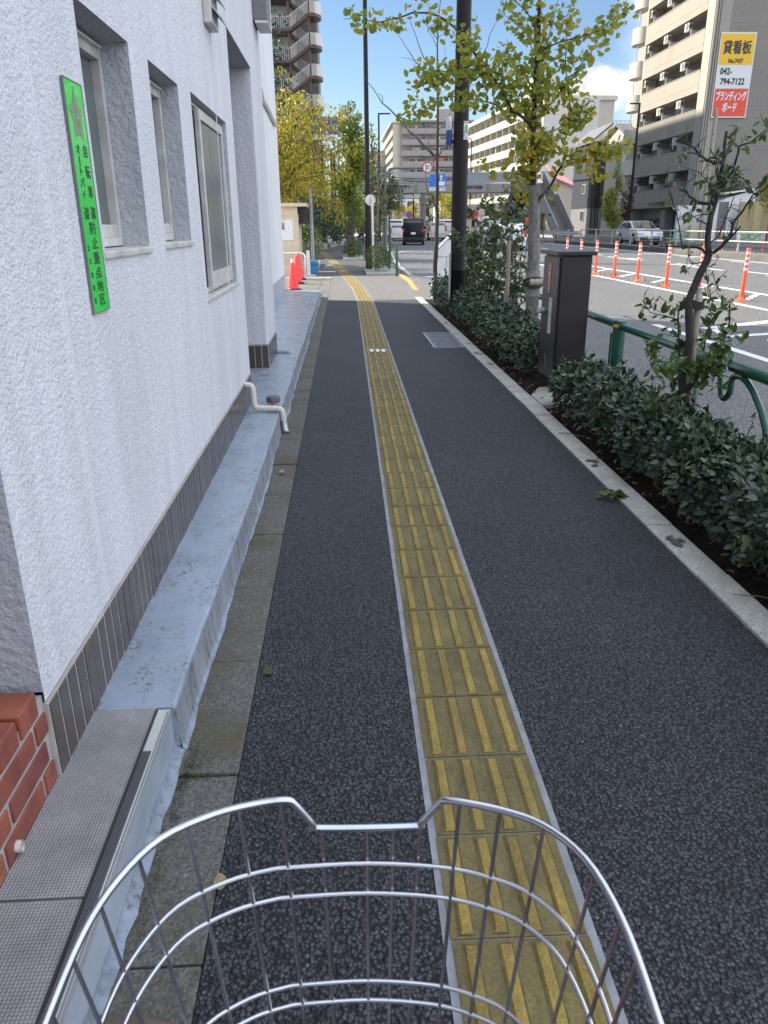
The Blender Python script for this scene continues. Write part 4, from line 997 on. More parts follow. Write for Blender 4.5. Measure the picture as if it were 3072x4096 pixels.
for i in range(len(cr) - 1):
    P0, P1, P2, P3 = cr[max(i - 1, 0)], cr[i], cr[i + 1], cr[min(i + 2, len(cr) - 1)]
    for k in range(5):
        t_ = k / 5; cs.append(.5 * ((2 * P1) + (P2 - P0) * t_ + (2 * P0 - 5 * P1 + 4 * P2 - P3) * t_ ** 2 + (3 * P1 - P0 - 3 * P2 + P3) * t_ ** 3))
cs.append(cr[-1]); cs.append(cr[-1] + Vector((0, -.12, -.28)))
mb = MB(); mb.tube(cs, .019, 10); mb.tube([PX(*c3(1475, 880), RX), PX(*c3(1475, 940), RX) + Vector((0, 0, -.0))], .014, 8); mb.build('scroll', M['green_rail'], g, smooth=True)

# ---- clipped camellia shrubs forming the hedge
def shrub(name, label, group, x0, x1, y0, y1, h, N, size, T, mat, cat='shrub', z0=.05, stems=6, bark='bark_gray', tend=0.0, fill=.25):
    cx, cy = (x0 + x1) / 2, (y0 + y1) / 2
    t = thing(name, label, cat, (cx, cy, 0), 0, group)
    hx, hy = (x1 - x0) / 2, (y1 - y0) / 2
    u = rng.normal(size=(N * 2, 3)); u /= np.abs(u) .max(1, keepdims=True) ** .55 * np.linalg.norm(u, axis=1, keepdims=True) ** .45   # rounded box
    u = u[u[:, 2] > -.55][:N]
    lump = 1 + .10 * np.sin(u[:, 0] * 5 + cy * 3) * np.sin(u[:, 1] * 7 + cx) + .06 * rng.normal(size=len(u))
    inside = np.where(rng.random(len(u)) < fill, .55 + .4 * rng.random(len(u)), 1.0)
    s = (lump * inside)[:, None]
    P = np.stack([cx + u[:, 0] * hx * s[:, 0], cy + u[:, 1] * hy * s[:, 0], z0 + (h - z0) * .45 + u[:, 2] * (h - z0) * .55 * s[:, 0]], 1)
    outw = np.stack([u[:, 0] / hx, u[:, 1] / hy, u[:, 2] / h], 1); outw /= np.linalg.norm(outw, axis=1, keepdims=True)
    d = rnd_dir(len(u)) * .75 + outw * .55 + np.array([0, 0, .15])
    nn = outw * .8 + np.array([0, 0, .7]) + rnd_dir(len(u)) * .45
    sm = MB()
    for k in range(stems):
        a = Vector((cx + random.uniform(-.35, .25) * hx, cy + random.uniform(-.8, .8) * hy, -.03))
        for q in range(3):
            b_ = Vector((a.x + random.uniform(-.6, .6) * hx, a.y + random.uniform(-.35, .35) * hy, h * random.uniform(.6, .95)))
            taper_tube(sm, [a, a.lerp(b_, .4) + Vector((0, 0, .04)), b_], .011, .003, 5, .08, .008)
        sm.tube([a, a + Vector((0, 0, .12))], [.02, .012], 6)
    if tend:
        tp, td = [], []
        for k in range(int(tend)):
            a = Vector((cx + random.uniform(-.8, .8) * hx, cy + random.uniform(-.9, .9) * hy, h * .9)); b_ = a + Vector((random.uniform(-.08, .08), random.uniform(-.08, .08), random.uniform(.06, .2)))
            sm.tube([a, b_], [.003, .0015], 4)
            for j_ in range(5): q = a.lerp(b_, .4 + .15 * j_); tp.append(q); td.append(rng.normal(size=3) + np.array([0, 0, .5]))
        P = np.concatenate([P, np.array([tuple(q) for q in tp])]); d = np.concatenate([d, np.array(td)]); nn = np.concatenate([nn, rnd_dir(len(tp), (0, 0, 1))])
    leaves('foliage', P, d, nn, size * (.65 + .6 * rng.random(len(P))), T, mat, t)
    sm.build('stems', M[bark], t, smooth=True)
    return t
TO = T_oval(.26, .06, .10); TOB = T_oval(.29, .07, .08)
HG = 'clipped camellia hedge shrubs along the kerb'
hl = ['nearest camellia shrub at the bottom right corner of the hedge', 'camellia shrub second from the right end of the hedge', 'camellia shrub below the leafy twisted tree', 'camellia shrub pressed against the dark cabinet', 'camellia shrub just behind the cabinet beside the ginkgo trunk', 'camellia shrub in front of the tall leafy shrubs', 'camellia shrub next to the thick brown pole', 'last camellia shrub before the driveway']
for k, (y0, y1, h, n) in enumerate(((1.3, 2.75, .42, 3600), (2.6, 3.85, .41, 3000), (3.7, 4.95, .40, 2600), (4.8, 6.25, .40, 2600), (7.5, 9.0, .42, 1900), (8.9, 10.9, .46, 2000), (10.8, 12.5, .50, 1700), (12.8, 15.6, .50, 2000))):
    x0 = 1.665 + (.0 if k < 4 else .03)
    shrub('camellia_shrub', hl[k], HG, x0, 2.12 if k < 4 else 2.2, y0, y1, h, int(n * 1.25), .050 if k < 4 else .056, TOB, M['leaf_camellia'], tend=16, stems=5)

# ---- tall leafy shrubs by the pole
def tall_shrub(name, label, group, base, h, spread, N, size, mat, T=TO, stems=6, cat='shrub', bark='bark_gray', low=.2, twist=.03):
    t = thing(name, label, cat, base, 0, group); b = Vector(base); sm = MB(); P, D = [], []
    for k in range(stems):
        a = b + Vector((random.uniform(-.12, .12), random.uniform(-.12, .12), -.03)); ang = random.uniform(0, 6.28); rr = spread * random.uniform(.35, 1); hh = h * random.uniform(.65, 1)
        top = a + Vector((rr * math.cos(ang), rr * math.sin(ang), hh)); mid = a.lerp(top, .5) + Vector((0, 0, .1)) - Vector((math.cos(ang), math.sin(ang), 0)) * rr * .2
        q = taper_tube(sm, [a, mid, top], .014, .003, 6, .12, twist)
        for i, pt in enumerate(q):
            f_ = i / len(q)
            if f_ < low: continue
            for _ in range(2):
                e = pt + Vector((random.gauss(0, 1), random.gauss(0, 1), random.gauss(.3, .6))).normalized() * random.uniform(.12, .32) * (1.2 - .6 * f_)
                sm.tube([pt, e], [.004, .0015], 4)
                m_ = max(2, int(N / (stems * len(q) * 2 * (1 - low))))
                for j_ in range(m_):
                    P.append(pt.lerp(e, random.uniform(.3, 1.05))); D.append((e - pt).normalized() * .8 + Vector(rng.normal(size=3) * .7))
    leaves('foliage', P, D, rnd_dir(len(P), (0, 0, .8), .7), size * (.6 + .6 * rng.random(len(P))), T, mat, t)
    sm.build('stems', M[bark], t, smooth=True); return t
LG = 'tall loose shrubs behind the hedge'
tall_shrub('leafy_shrub', 'tall loose shrub standing right beside the thick brown pole', LG, (2.15, 13.2, 0), 1.75, .45, 1700, .08, M['leaf_shrub'])
tall_shrub('leafy_shrub', 'tall loose shrub with dark stems midway between pole and ginkgo', LG, (2.2, 11.7, 0), 1.95, .5, 1700, .08, M['leaf_shrub'])
tall_shrub('leafy_shrub', 'tall loose shrub leaning on a pale stake left of the ginkgo trunk', LG, (2.2, 10.3, 0), 1.75, .42, 800, .07, M['leaf_shrub'])
tag(MB().tube([(2.12, 10.2, 0), (2.1, 10.15, 1.25)], [.03, .026], 8).build('wooden_stake', M['bamboo'], base=(2.12, 10.2, 0), smooth=True), 'pale wooden stake among shrubs left of the ginkgo trunk', 'stake')

# ---- ginkgo tree
gb = Vector((2.15, 8.9, 0)); GY = 8.9
gk = thing('ginkgo_tree', 'young ginkgo tree with yellow-green fan leaves beside the cabinet', 'tree', gb)
def G(x, y, dy=0.0): return PY(x, y, GY + dy)
tr = MB()
trunk = [gb + Vector((0, 0, -.05)), gb, G(1148, 690), G(1151, 600), G(1153, 520), G(1155, 455), G(1153, 400)]
taper_tube(tr, trunk, .082, .062, 14, .12, .002)
tr.build('trunk', M['bark_ginkgo'], gk, smooth=True)
wr = MB(); wr.tube([G(1150, 640), G(1151.5, 585)], [.083, .080], 14); wr.build('trunk_wrap', M['wrapcloth'], gk, smooth=True)
lim = MB(); BR = []
def branch(pts, r0, r1, dys=(0, 0), leaf=1.0, skip=.0):
    n = len(pts); P = [G(x, y, dys[0] + (dys[1] - dys[0]) * i / max(1, n - 1)) for i, (x, y) in enumerate(pts)]
    q = taper_tube(lim, P, r0 * .8, r1 * .8, 6, .05, .004); BR.append((q, leaf, skip))
branch([(1153, 420), (1150, 330), (1152, 250), (1158, 150), (1163, 60), (1166, -30), (1168, -120)], .045, .016, (0, .05), .7, .12)
branch([(1157, 460), (1165, 428), (1179, 416), (1200, 382), (1222, 338), (1219, 318), (1212, 300)], .026, .008, (0, -.25), .5, .35)
branch([(1222, 338), (1245, 328), (1262, 326), (1303, 321), (1340, 316)], .010, .003, (-.25, -.35), 2.4, 0)
branch([(1206, 372), (1223, 347), (1252, 344), (1275, 358), (1304, 371)], .008, .003, (-.2, -.4), .9, .35)
branch([(1151, 290), (1143, 265), (1128, 252), (1105, 237), (1080, 189), (1048, 146), (1014, 100), (987, 64), (966, 46), (941, 32), (918, 27), (886, 30), (857, 39), (820, 49), (793, 43), (765, 39), (742, 41)], .026, .003, (0, -.7), 1.25, .10)
branch([(1062, 164), (1055, 143), (1025, 141), (986, 150), (957, 155), (925, 150), (908, 160)], .010, .003, (-.25, -.6), 2.0, 0)
branch([(957, 155), (935, 165), (905, 178), (893, 200)], .005, .002, (-.5, -.6), 1.0, 0)
branch([(1108, 241), (1090, 238), (1057, 221), (1014, 214), (975, 208), (941, 214), (916, 230), (886, 250)], .010, .003, (-.1, -.45), 1.0, .1)
branch([(1092, 196), (1066, 182), (1030, 181), (1000, 194), (985, 205)], .006, .002, (-.15, -.3), .35, .3)
branch([(1151, 400), (1135, 380), (1118, 376), (1090, 372), (1081, 363), (1058, 350)], .008, .003, (0, .25), 1.2, .1)
branch([(1152, 440), (1140, 420), (1128, 408), (1110, 395)], .006, .002, (0, .2), .8, .2)
branch([(1152, 160), (1174, 105), (1220, 87), (1254, 78), (1303, 66), (1324, 35), (1356, 0)], .012, .003, (0, -.3), 1.1, .15)
branch([(1153, 262), (1180, 236), (1205, 206), (1230, 174), (1261, 133), (1286, 98), (1297, 78), (1320, 40)], .013, .003, (0, .25), 1.4, .15)
branch([(1235, 262), (1230, 216), (1221, 140), (1223, 60), (1228, 20)], .010, .003, (.1, .1), 1.0, 0)
branch([(1152, 300), (1190, 285), (1235, 262), (1268, 232), (1275, 215)], .009, .003, (0, .1), 1.7, 0)
branch([(1156, 60), (1135, 20), (1115, 5), (1098, -20)], .010, .004, (0, .2), 1.0, .1)
branch([(1157, 120), (1135, 70), (1110, 45), (1085, 30)], .007, .002, (0, .35), .9, .2)
branch([(1152, 200), (1130, 150), (1105, 120), (1085, 108)], .008, .002, (0, .35), 1.6, .15)
branch([(1152, 230), (1120, 210), (1098, 170), (1090, 140)], .007, .002, (0, -.3), 1.4, .15)
branch([(1160, 130), (1185, 80), (1195, 40), (1205, 0)], .009, .003, (0, .2), 1.2, .1)
branch([(1152, 340), (1175, 320), (1190, 300)], .006, .002, (0, -.2), 2.2, 0)
branch([(1151, 370), (1140, 340), (1132, 310), (1130, 290)], .006, .002, (0, -.25), 2.0, 0)
branch([(1052, 160), (1038, 135), (1066, 60), (1090, 20)], .006, .002, (-.35, -.3), .2, .6)
branch([(1153, 250), (1175, 215), (1182, 180), (1178, 140)], .007, .002, (0, -.25), 2.2, .1)
branch([(1010, 96), (1016, 60), (1012, 40)], .004, .002, (-.6, -.6), 1.4, 0)
lim.build('limbs', M['bark_dark'], gk, smooth=True)
P, D, Nn = [], [], []
for q, leaf, skip in BR:
    m_ = len(q)
    for i, pt in enumerate(q):
        if i / m_ < skip or pt.z > 4.7: continue
        k = rng.poisson(10 * leaf)
        if rng.random() < .75:
            c = pt + Vector(rng.normal(size=3) * .014)
            for j_ in range(k):
                d = Vector(rng.normal(size=3)) + Vector((0, 0, -.55)); d.normalize()
                P.append(c + d * .036 + Vector(rng.normal(size=3) * .026)); D.append(d); Nn.append(rng.normal(size=3) + np.array([.1, -.9, .3]))
P = np.array(P); yel = (P[:, 2] < 2.35) & (rng.random(len(P)) < .42) | (rng.random(len(P)) < .03)
D = np.array(D); Nn = np.array(Nn)
sz = .074 * (.65 + .55 * rng.random(len(P)))
leaves('foliage', P[~yel], D[~yel], Nn[~yel], sz[~yel], T_fan(), M['leaf_ginkgo'], gk)
leaves('yellow_foliage', P[yel], D[yel], Nn[yel], sz[yel] * 1.1, T_fan(), M['leaf_ginkgo_yellow'], gk)
st = thing('tree_support', 'weathered wooden post and crossbar tied to the ginkgo trunk', 'tree support', (2.38, 9.3, 0))
MB().tube([(2.42, 9.25, -.05), (2.40, 9.2, 1.0)], .05, 10).build('post', M['wood_post'], st, smooth=True)
a = G(1151, 608); MB().tube([a + Vector((-.06, -.12, 0)), a + Vector((.45, -.13, .01))], .037, 10).build('crossbar', M['bamboo'], st, smooth=True)
mb = MB()
for k in range(4): mb.tube([a + Vector((.10 * math.cos(t), .10 * math.sin(t) - .02, -.03 + k * .016 + .03 * math.sin(t + k))) for t in np.linspace(0, 2 * math.pi, 17)[:-1]], .010, 6, closed=True)
mb.build('binding', M['hemp'], st, smooth=True)

# ---- twisted small tree with few leaves, tied to a stake
mgb = Vector((2.05, 4.46, 0)); MY = 4.46
mt = thing('small_tree', 'twisted dark small tree with sparse leaves tied to a pale stake', 'tree', mgb)
def Mg(p_, dy=0.0): return PY(*p_, MY + dy)
tr = MB(); lim = MB(); MBR = []
tp = [mgb + Vector((0, 0, -.03)), Mg(c3(955, 1060)), Mg(c3(925, 960)), Mg(c3(950, 800)), Mg(c3(985, 560)), Mg(c3(980, 330)), Mg(c3(982, 200)), Mg(c5(1000, 1450)), Mg(c5(1060, 1340)), Mg(c5(1075, 1260))]
taper_tube(tr, tp, .027, .021, 10, .08, .002)
taper_tube(tr, [Mg(c5(1075, 1260)), Mg(c5(1062, 1100)), Mg(c5(1100, 900)), Mg(c5(1150, 720)), Mg(c5(1190, 520)), Mg(c5(1225, 350)), Mg(c5(1235, 180)), Mg(c5(1250, 60))], .019, .007, 9, .06, .002)
tr.build('trunk', M['bark_dark'], mt, smooth=True)
def mbranch(pts, r0, r1, dy=(0, 0), leaf=1.0, cc=c5):
    n = len(pts); P_ = [Mg(cc(*p_), dy[0] + (dy[1] - dy[0]) * i / max(1, n - 1)) for i, p_ in enumerate(pts)]
    q = taper_tube(lim, P_, r0 * .66, r1 * .6, 6, .03, .0015); MBR.append((q, leaf))
mbranch([(1075, 1290), (1180, 1220), (1280, 1120), (1390, 1000)], .017, .007, (0, -.2), .6)
mbranch([(1060, 1290), (1000, 1230), (950, 1205), (830, 1200), (680, 1195), (520, 1205)], .014, .003, (0, .2), .35)
mbranch([(810, 1195), (780, 1000), (760, 880), (700, 720), (680, 620), (650, 615)], .007, .003, (.1, .15), .5)
mbranch([(1085, 850), (1110, 700), (1140, 590), (1200, 570), (1235, 520)], .014, .008, (0, -.15), .9)
mbranch([(1080, 780), (960, 760), (880, 700), (820, 600), (790, 540), (720, 545)], .014, .005, (0, .2), 1.2)
mbranch([(820, 600), (900, 540), (990, 470), (1020, 480)], .006, .002, (.15, .2), .5)
mbranch([(1200, 620), (1300, 470), (1350, 330), (1370, 210), (1480, 180), (1560, 110), (1655, 30)], .013, .004, (0, -.3), 1.1)
mbranch([(1225, 350), (1130, 380), (1050, 340), (980, 290), (930, 230), (860, 170), (805, 125)], .017, .006, (0, -.1), 1.2)
mbranch([(980, 290), (900, 270), (830, 290), (770, 315)], .006, .002, (-.1, 0), 1.4)
mbranch([(1300, 250), (1200, 310), (1120, 290), (1085, 230)], .010, .004, (-.1, -.2), 1.0)
mbranch([(1060, 1190), (1110, 1150), (1180, 1090), (1230, 940), (1290, 800), (1325, 705)], .010, .004, (0, .15), .45)
mbranch([(1280, 1110), (1330, 940), (1400, 860), (1520, 680), (1600, 660), (1655, 610)], .013, .006, (-.1, -.3), .5)
mbranch([(1520, 680), (1480, 600), (1420, 540), (1350, 490)], .007, .004, (-.25, -.15), .9)
mbranch([(1530, 640), (1600, 590), (1640, 545), (1655, 480)], .008, .004, (-.3, -.35), .5)
mbranch([(1060, 985), (960, 930), (910, 890), (890, 840)], .007, .003, (0, -.15), 1.0)
mbranch([(1070, 880), (980, 890), (900, 910)], .006, .002, (0, .1), .8)
mbranch([(1150, 650), (1160, 520), (1160, 400), (1180, 330)], .006, .003, (0, -.2), 1.2)
mbranch([(1190, 600), (1100, 600), (1040, 530), (1000, 500), (985, 540)], .008, .003, (0, -.1), .8)
mbranch([(1225, 340), (1260, 250), (1300, 200), (1330, 140), (1350, 20)], .009, .003, (0, .1), 1.0)
mbranch([(1370, 230), (1410, 160), (1390, 120)], .005, .002, (-.1, -.1), 1.6)
mbranch([(1060, 1340), (950, 1370), (890, 1345), (880, 1270), (890, 1200)], .006, .002, (0, -.1), 1.0)
mbranch([(880, 1270), (850, 1380), (868, 1420)], .003, .002, (-.1, -.1), .8)
mbranch([(1010, 1480), (1050, 1510), (1045, 1440), (1080, 1400), (1110, 1400)], .005, .002, (0, -.1), 1.0)
mbranch([(1050, 1510), (1070, 1600), (1090, 1700)], .005, .003, (0, 0), 1.0)
mbranch([(1110, 1440), (1140, 1560), (1160, 1660)], .004, .002, (0, -.1), .8)
# leafy lower twigs
mbranch([(940, 1060), (1000, 960), (1060, 870), (1160, 730), (1250, 600), (1330, 420), (1330, 235)], .016, .006, (0, -.25), 1.6, c3)
mbranch([(1250, 600), (1320, 480), (1400, 490), (1480, 480)], .006, .002, (-.15, -.3), 1.2, c3)
mbranch([(1160, 730), (1230, 690), (1300, 590)], .006, .002, (-.1, -.3), 1.8, c3)
mbranch([(930, 1040), (900, 900), (895, 700), (890, 480), (885, 290), (950, 240)], .014, .006, (0, .15), 1.5, c3)
mbranch([(890, 400), (790, 350), (720, 340), (650, 325), (600, 260), (590, 190), (640, 95)], .006, .002, (.1, .25), 1.2, c3)
mbranch([(640, 290), (690, 230), (720, 180)], .003, .001, (.2, .25), 1.6, c3)
mbranch([(900, 700), (850, 760), (750, 740), (690, 720), (640, 600)], .006, .002, (.1, -.1), 2.0, c3)
mbranch([(1040, 900), (1090, 760), (1120, 560), (1180, 380), (1250, 280), (1280, 250)], .009, .004, (-.05, .1), 1.5, c3)
mbranch([(1180, 380), (1160, 290), (1150, 180), (1130, 100), (1150, 20)], .005, .002, (.1, .2), .8, c3)
mbranch([(1150, 180), (1210, 130), (1250, 180)], .004, .002, (.2, .2), 1.0, c3)
mbranch([(920, 1080), (800, 1160), (700, 1110), (640, 1080)], .007, .002, (0, -.2), 1.2, c3)
mbranch([(930, 1000), (1020, 960), (1130, 950), (1250, 960)], .007, .002, (0, -.2), 2.0, c3)
mbranch([(960, 850), (880, 790), (800, 820), (720, 860)], .005, .002, (0, -.25), 2.2, c3)
mbranch([(1060, 870), (1150, 850), (1240, 860)], .005, .002, (0, -.25), 1.8, c3)
extra = []
for q, leaf in MBR:
    for i in range(2, len(q)):
        if rng.random() < (.6 if q[i].z > 1.1 else .34):
            d = (Vector(rng.normal(size=3)) + Vector((0, 0, .5))).normalized(); L = random.uniform(.03, .12)
            e = [q[i], q[i] + d * L * .5 + Vector(rng.normal(size=3) * .006), q[i] + d * L]
            lim.tube(e, [.003, .002, .0012], 5); extra.append((polyline(e, .03), leaf * 1.1))
MBR += extra
lim.build('limbs', M['bark_dark'], mt, smooth=True)
P, D = [], []
for q, leaf in MBR:
    for i, pt in enumerate(q):
        lowz = pt.z < 1.0
        if rng.random() < (.60 if lowz else .42) * leaf:
            for j_ in range(rng.integers(1, 4)):
                d = Vector(rng.normal(size=3)) + Vector((0, 0, -.25 if not lowz else .2)); d.normalize(); P.append(pt + d * .008); D.append(d)
leaves('foliage', P, D, rnd_dir(len(P), (0, -.4, .7), .6), np.where(np.array(P)[:, 2] < 1.0, .062, .044) * (.55 + .65 * rng.random(len(P))), TO, M['leaf_magnolia'], mt)
sk = thing('tree_stake', 'pale tubular stake tied with dark rope to the twisted tree', 'stake', (2.08, 4.5, 0))
a, b_ = Mg(c3(975, 1090), .03), Mg(c3(1022, 560), .03); c = Mg(c3(1076, 110), .03)
MB().tube([a + Vector((0, 0, -.45)), a, b_, c.lerp(b_, .3)], .021, 12).build('rod', M['bamboo'], sk, smooth=True)
MB().tube([c.lerp(b_, .3), c], .0215, 12).build('cap_tube', M['old_white'], sk, smooth=True)
mb = MB(); ctr = Mg(c3(1025, 255), .01)
for k in range(5): mb.tube([ctr + Vector((.055 * math.cos(t), .03 * math.sin(t), -.018 + k * .009 + .006 * math.sin(2 * t))) for t in np.linspace(0, 2 * math.pi, 17)[:-1]], .005, 5, closed=True)
mb.build('rope', M['hemp'], sk, smooth=True)
# second leafy twig entering at the right edge
tall_shrub('leafy_shrub', 'small light green shrub at the right edge above the hedge', None, (2.28, 3.05, .1), .62, .22, 90, .075, M['leaf_magnolia'], stems=3, low=.35)

# ---- bare young tree with dark trunk near the white cabinet
BY = 15.75
bt = thing('bare_tree', 'leafless young tree with a thin dark trunk left of the brown pole', 'tree', PY(940, 640, BY))
def Bt(p_, dy=0): return PY(*p_, BY + dy)
tr = MB(); lim = MB()
b0 = PY(940, 640, BY); b0.z = -.05
taper_tube(tr, [b0, Bt((940, 600)), Bt((944, 480)), Bt(cL(945, 1500)), Bt(cL(950, 1200)), Bt(cL(950, 900)), Bt(cL(946, 600)), Bt(cL(950, 350)), Bt(cL(956, 200)), Bt(cL(975, 30)), Bt(cL(980, -60))], .052, .006, 9, .12, .003)
tr.build('trunk', M['bark_dark'], bt, smooth=True)
for pts, r0, dy in (([(935, 1490), (820, 1380), (640, 1200), (430, 970), (330, 830), (250, 720)], .030, -.5), ([(430, 970), (422, 920), (390, 882)], .008, -.4), ([(942, 810), (830, 700), (740, 580), (640, 430), (555, 285)], .016, .3), ([(740, 582), (680, 560), (608, 545)], .006, .2), ([(942, 760), (820, 540), (740, 350), (690, 190), (680, 140)], .014, -.3), ([(946, 370), (870, 270), (805, 150)], .009, .2), ([(946, 330), (885, 230)], .006, .1), ([(952, 355), (1030, 300)], .007, 0), ([(950, 790), (1050, 710)], .008, .2), ([(952, 830), (1025, 832)], .006, 0), ([(950, 1240), (1050, 1100), (1105, 1005)], .014, .4), ([(950, 1500), (1040, 1320), (1095, 1180)], .014, -.3), ([(950, 1500), (1010, 1400), (1095, 1300)], .012, .3), ([(940, 1645), (880, 1450), (840, 1230), (842, 1050)], .012, .3), ([(940, 440), (900, 360), (845, 250)], .007, -.2), ([(1025, 590), (1022, 500), (1018, 435)], .005, 0)):
    n = len(pts); taper_tube(lim, [Bt(cL(*p_), dy * i / (n - 1)) for i, p_ in enumerate(pts)], r0, .003, 6, .12, .006)
P3 = zoomer(1050, 600, 2.212)
n = 0
for pts, r0, dy in (([(1540, 545), (1520, 480), (1470, 400), (1440, 270), (1450, 160), (1440, 60)], .022, -.3), ([(1540, 80), (1500, 20), (1470, -30)], .02, -.2)):
    taper_tube(lim, [Bt(P3(*p_), dy * i / (len(pts) - 1)) for i, p_ in enumerate(pts)], r0, .004, 6, .12, .008)
lim.build('limbs', M['bark_gray'], bt, smooth=True)

# ---- white roadside cabinet with sloping top
wc = thing('white_cabinet', 'white roadside cabinet with a sloping top behind the thin tree', 'cabinet', (2.5, 17.0, -.1))
a = PY(946, 540, 16.9); b_ = PY(976, 512, 16.9)
X0 = a.x; X1 = b_.x + .08; mb = MB(); mb.prism([(X0, -.1), (X1, -.1), (X1, b_.z + .06), (X1 - .02, b_.z + .08), (X0, a.z)], 16.9, 17.25, 'xz'); mb.build('case', M['white_paint'], wc, bevel=.01)
mb = MB(); mb.box(X0 + .002, X1, 16.893, 16.8995, a.z - .14, a.z - .132); mb.box((X0 + X1) / 2 - .004, (X0 + X1) / 2 + .004, 16.893, 16.8994, -.1, a.z - .14); mb.build('door_gap', M['gray_paint'], wc)
MB().box(X0 - .03, X0 - .001, 17.0, 17.1, .35, .48).build('handle', M['old_white'], wc)
MB().prism([(X0 - .02, a.z - .01), (X1 - .02, b_.z + .085), (X1 - .02, b_.z + .11), (X0 - .02, a.z + .015)], 16.88, 17.27, 'xz').build('top_plate', M['car_silver'], wc)
# weed in the kerb joint
q = PZ(1322, 1073, .01)
P = []; D = []
for k in range(26): a = random.uniform(0, 6.28); r = random.uniform(.005, .05); P.append((q.x + r * math.cos(a), q.y + r * math.sin(a) * .6, .012 + random.random() * .02)); D.append((math.cos(a), math.sin(a), .25))
o = leaves('weed', P, D, rnd_dir(26, (0, 0, 1), .4), .05, T_oval(.3, .05, .2), M['leaf_mid'], base=q); tag(o, 'small green weed growing from the kerb joint', 'weed')

# ================================================================ BEYOND THE DRIVEWAY
zb_ = zoomer(1100, 820, 7.375); zd = zoomer(1000, 700, 3.318); zh = zoomer(1050, 600, 2.212)
# traffic cones
def make_cone(loc, label):
    t = thing('traffic_cone', label, 'traffic cone', loc, 0, 'red cones beside the white building')
    l = Vector(loc); mb = MB(); mb.lathe(l, [(.135, .035), (.125, .06), (.033, .71), (.026, .72), (.024, .715), (.0, .70)], 24); mb.build('body', M['cone_red'], t, smooth=True)
    mb = MB(); mb.box(l.x - .18, l.x + .18, l.y - .18, l.y + .18, .0, .028); mb.lathe(l, [(.16, .028), (.145, .05)], 20); mb.build('base', M['rubber'], t, bevel=.006)
    return t
c1 = make_cone((-1.19, 19.05, 0), 'nearest and lowest-standing red traffic cone with a pale worn tip')
mb = MB(); mb.lathe((-1.19, 19.05, 0), [(.047, .63), (.0345, .7125)], 24); mb.build('tip_band', M['old_white'], c1)
make_cone((-1.22, 21.3, 0), 'middle red traffic cone of the row'); make_cone((-1.25, 23.0, 0), 'farthest red traffic cone, next to the steel hoop')
# stainless hoop barrier
hy = 24.1
h0, h1 = PY(610, 550, hy), PY(659, 560, hy); top = PY(640, 547, hy).z
hb = thing('hoop_barrier', 'bent stainless steel hoop barrier behind the red cones', 'barrier', (h1.x, hy, 0))
MB().tube(rounded([(h0.x - .1, hy, 0), (h0.x - .1, hy, top), (h1.x, hy, top), (h1.x, hy, 0)], .14, 6), .026, 12).build('hoop', M['stainless'], hb, smooth=True)
q = PY(650, 577, hy); MB().tube([(h0.x - .1, hy, q.z), (h1.x, hy, q.z)], .014, 8).build('crossbar', M['stainless'], hb, smooth=True)
# cream block booth
BYY = 26.0
bo = thing('block_booth', 'small cream block hut with a flat concrete roof by the driveway', 'hut', (-2.4, BYY, 0))
xr = PY(*zd(655, 900), BYY).x; rz_ = PY(*zd(640, 420), BYY).z
mb = MB(); mb.box(-4.6, xr, BYY, BYY + 1.8, -.05, rz_ - .27); mb.box(-4.6, xr - .02, BYY - .0, BYY + 1.8, rz_ - .24, rz_); mb.build('wall', M['booth'], bo)
mb = MB(); mb.box(-4.61, xr + .015, BYY - .018, BYY + 1.82, rz_ - .27, rz_ - .24); mb.build('band', M['booth'], bo)
MB().box(-4.8, xr + .28, BYY - .12, BYY + 2.0, rz_ + .001, rz_ + .10).build('roof', M['booth'], bo, bevel=.01)
mb = MB(); mb.box(xr + .001, xr + .22, BYY + .15, BYY + 1.7, rz_ - .5, rz_)
for k in range(6): mb.box(xr + .002, xr + .25, BYY + .1, BYY + 1.72, rz_ - .08 - .08 * k, rz_ - .065 - .08 * k)
mb.build('shutter_box', M['brown_side'], bo)
mb = MB()
for k, z in enumerate(np.arange(.2, rz_ - .3, .2)):
    mb.box(-4.6, xr - .004, BYY - .0015, BYY + .001, z, z + .006)
    for x in np.arange(-4.4 + (k % 2) * .2, xr, .4): mb.box(x, x + .005, BYY - .0014, BYY + .001, z - .194, z)
mb.build('block_joints', M['concrete'], bo)
# poster on the hut
pa, pb2 = PY(*zb_(150, 425), BYY), PY(*zb_(530, 1040), BYY); PXr = PY(*zb_(520, 430), BYY).x
po = thing('notice_poster', 'white notice poster with coloured bands on the cream hut', 'poster', ((pa.x + PXr) / 2, BYY, pb2.z))
X0, X1, Z0_, Z1_ = pa.x - .18, PXr, pb2.z, pa.z
MB().box(X0, X1, BYY - .010, BYY - .002, Z0_, Z1_).build('sheet', M['paper'], po)
cols = [mk('poster_green', (.22, .36, .05), .5), mk('poster_red', (.55, .06, .05), .5), mk('poster_blue', (.07, .22, .45), .5), M['char']]
H_ = Z1_ - Z0_; W_ = X1 - X0; yf = BYY - .0105
for k, m_ in enumerate(cols):
    z1_ = Z1_ - H_ * (.15 + .09 * k); mb = MB(); mb.box(X0 + W_ * .06, X0 + W_ * .54, yf - .001, yf, z1_ - H_ * (.085 if k < 3 else .06), z1_); mb.build('colour_band', m_, po)
    text(('資源', '可燃', '古紙', '不燃')[k], H_ * .06, M['sign_white'], (X0 + W_ * .3, yf - .0012, z1_ - H_ * .042), (1, 0, 0), (0, 0, 1), po)
text('10', H_ * .075, M['char'], (X0 + W_ * .76, yf - .001, Z1_ - H_ * .355), (1, 0, 0), (0, 0, 1), po)
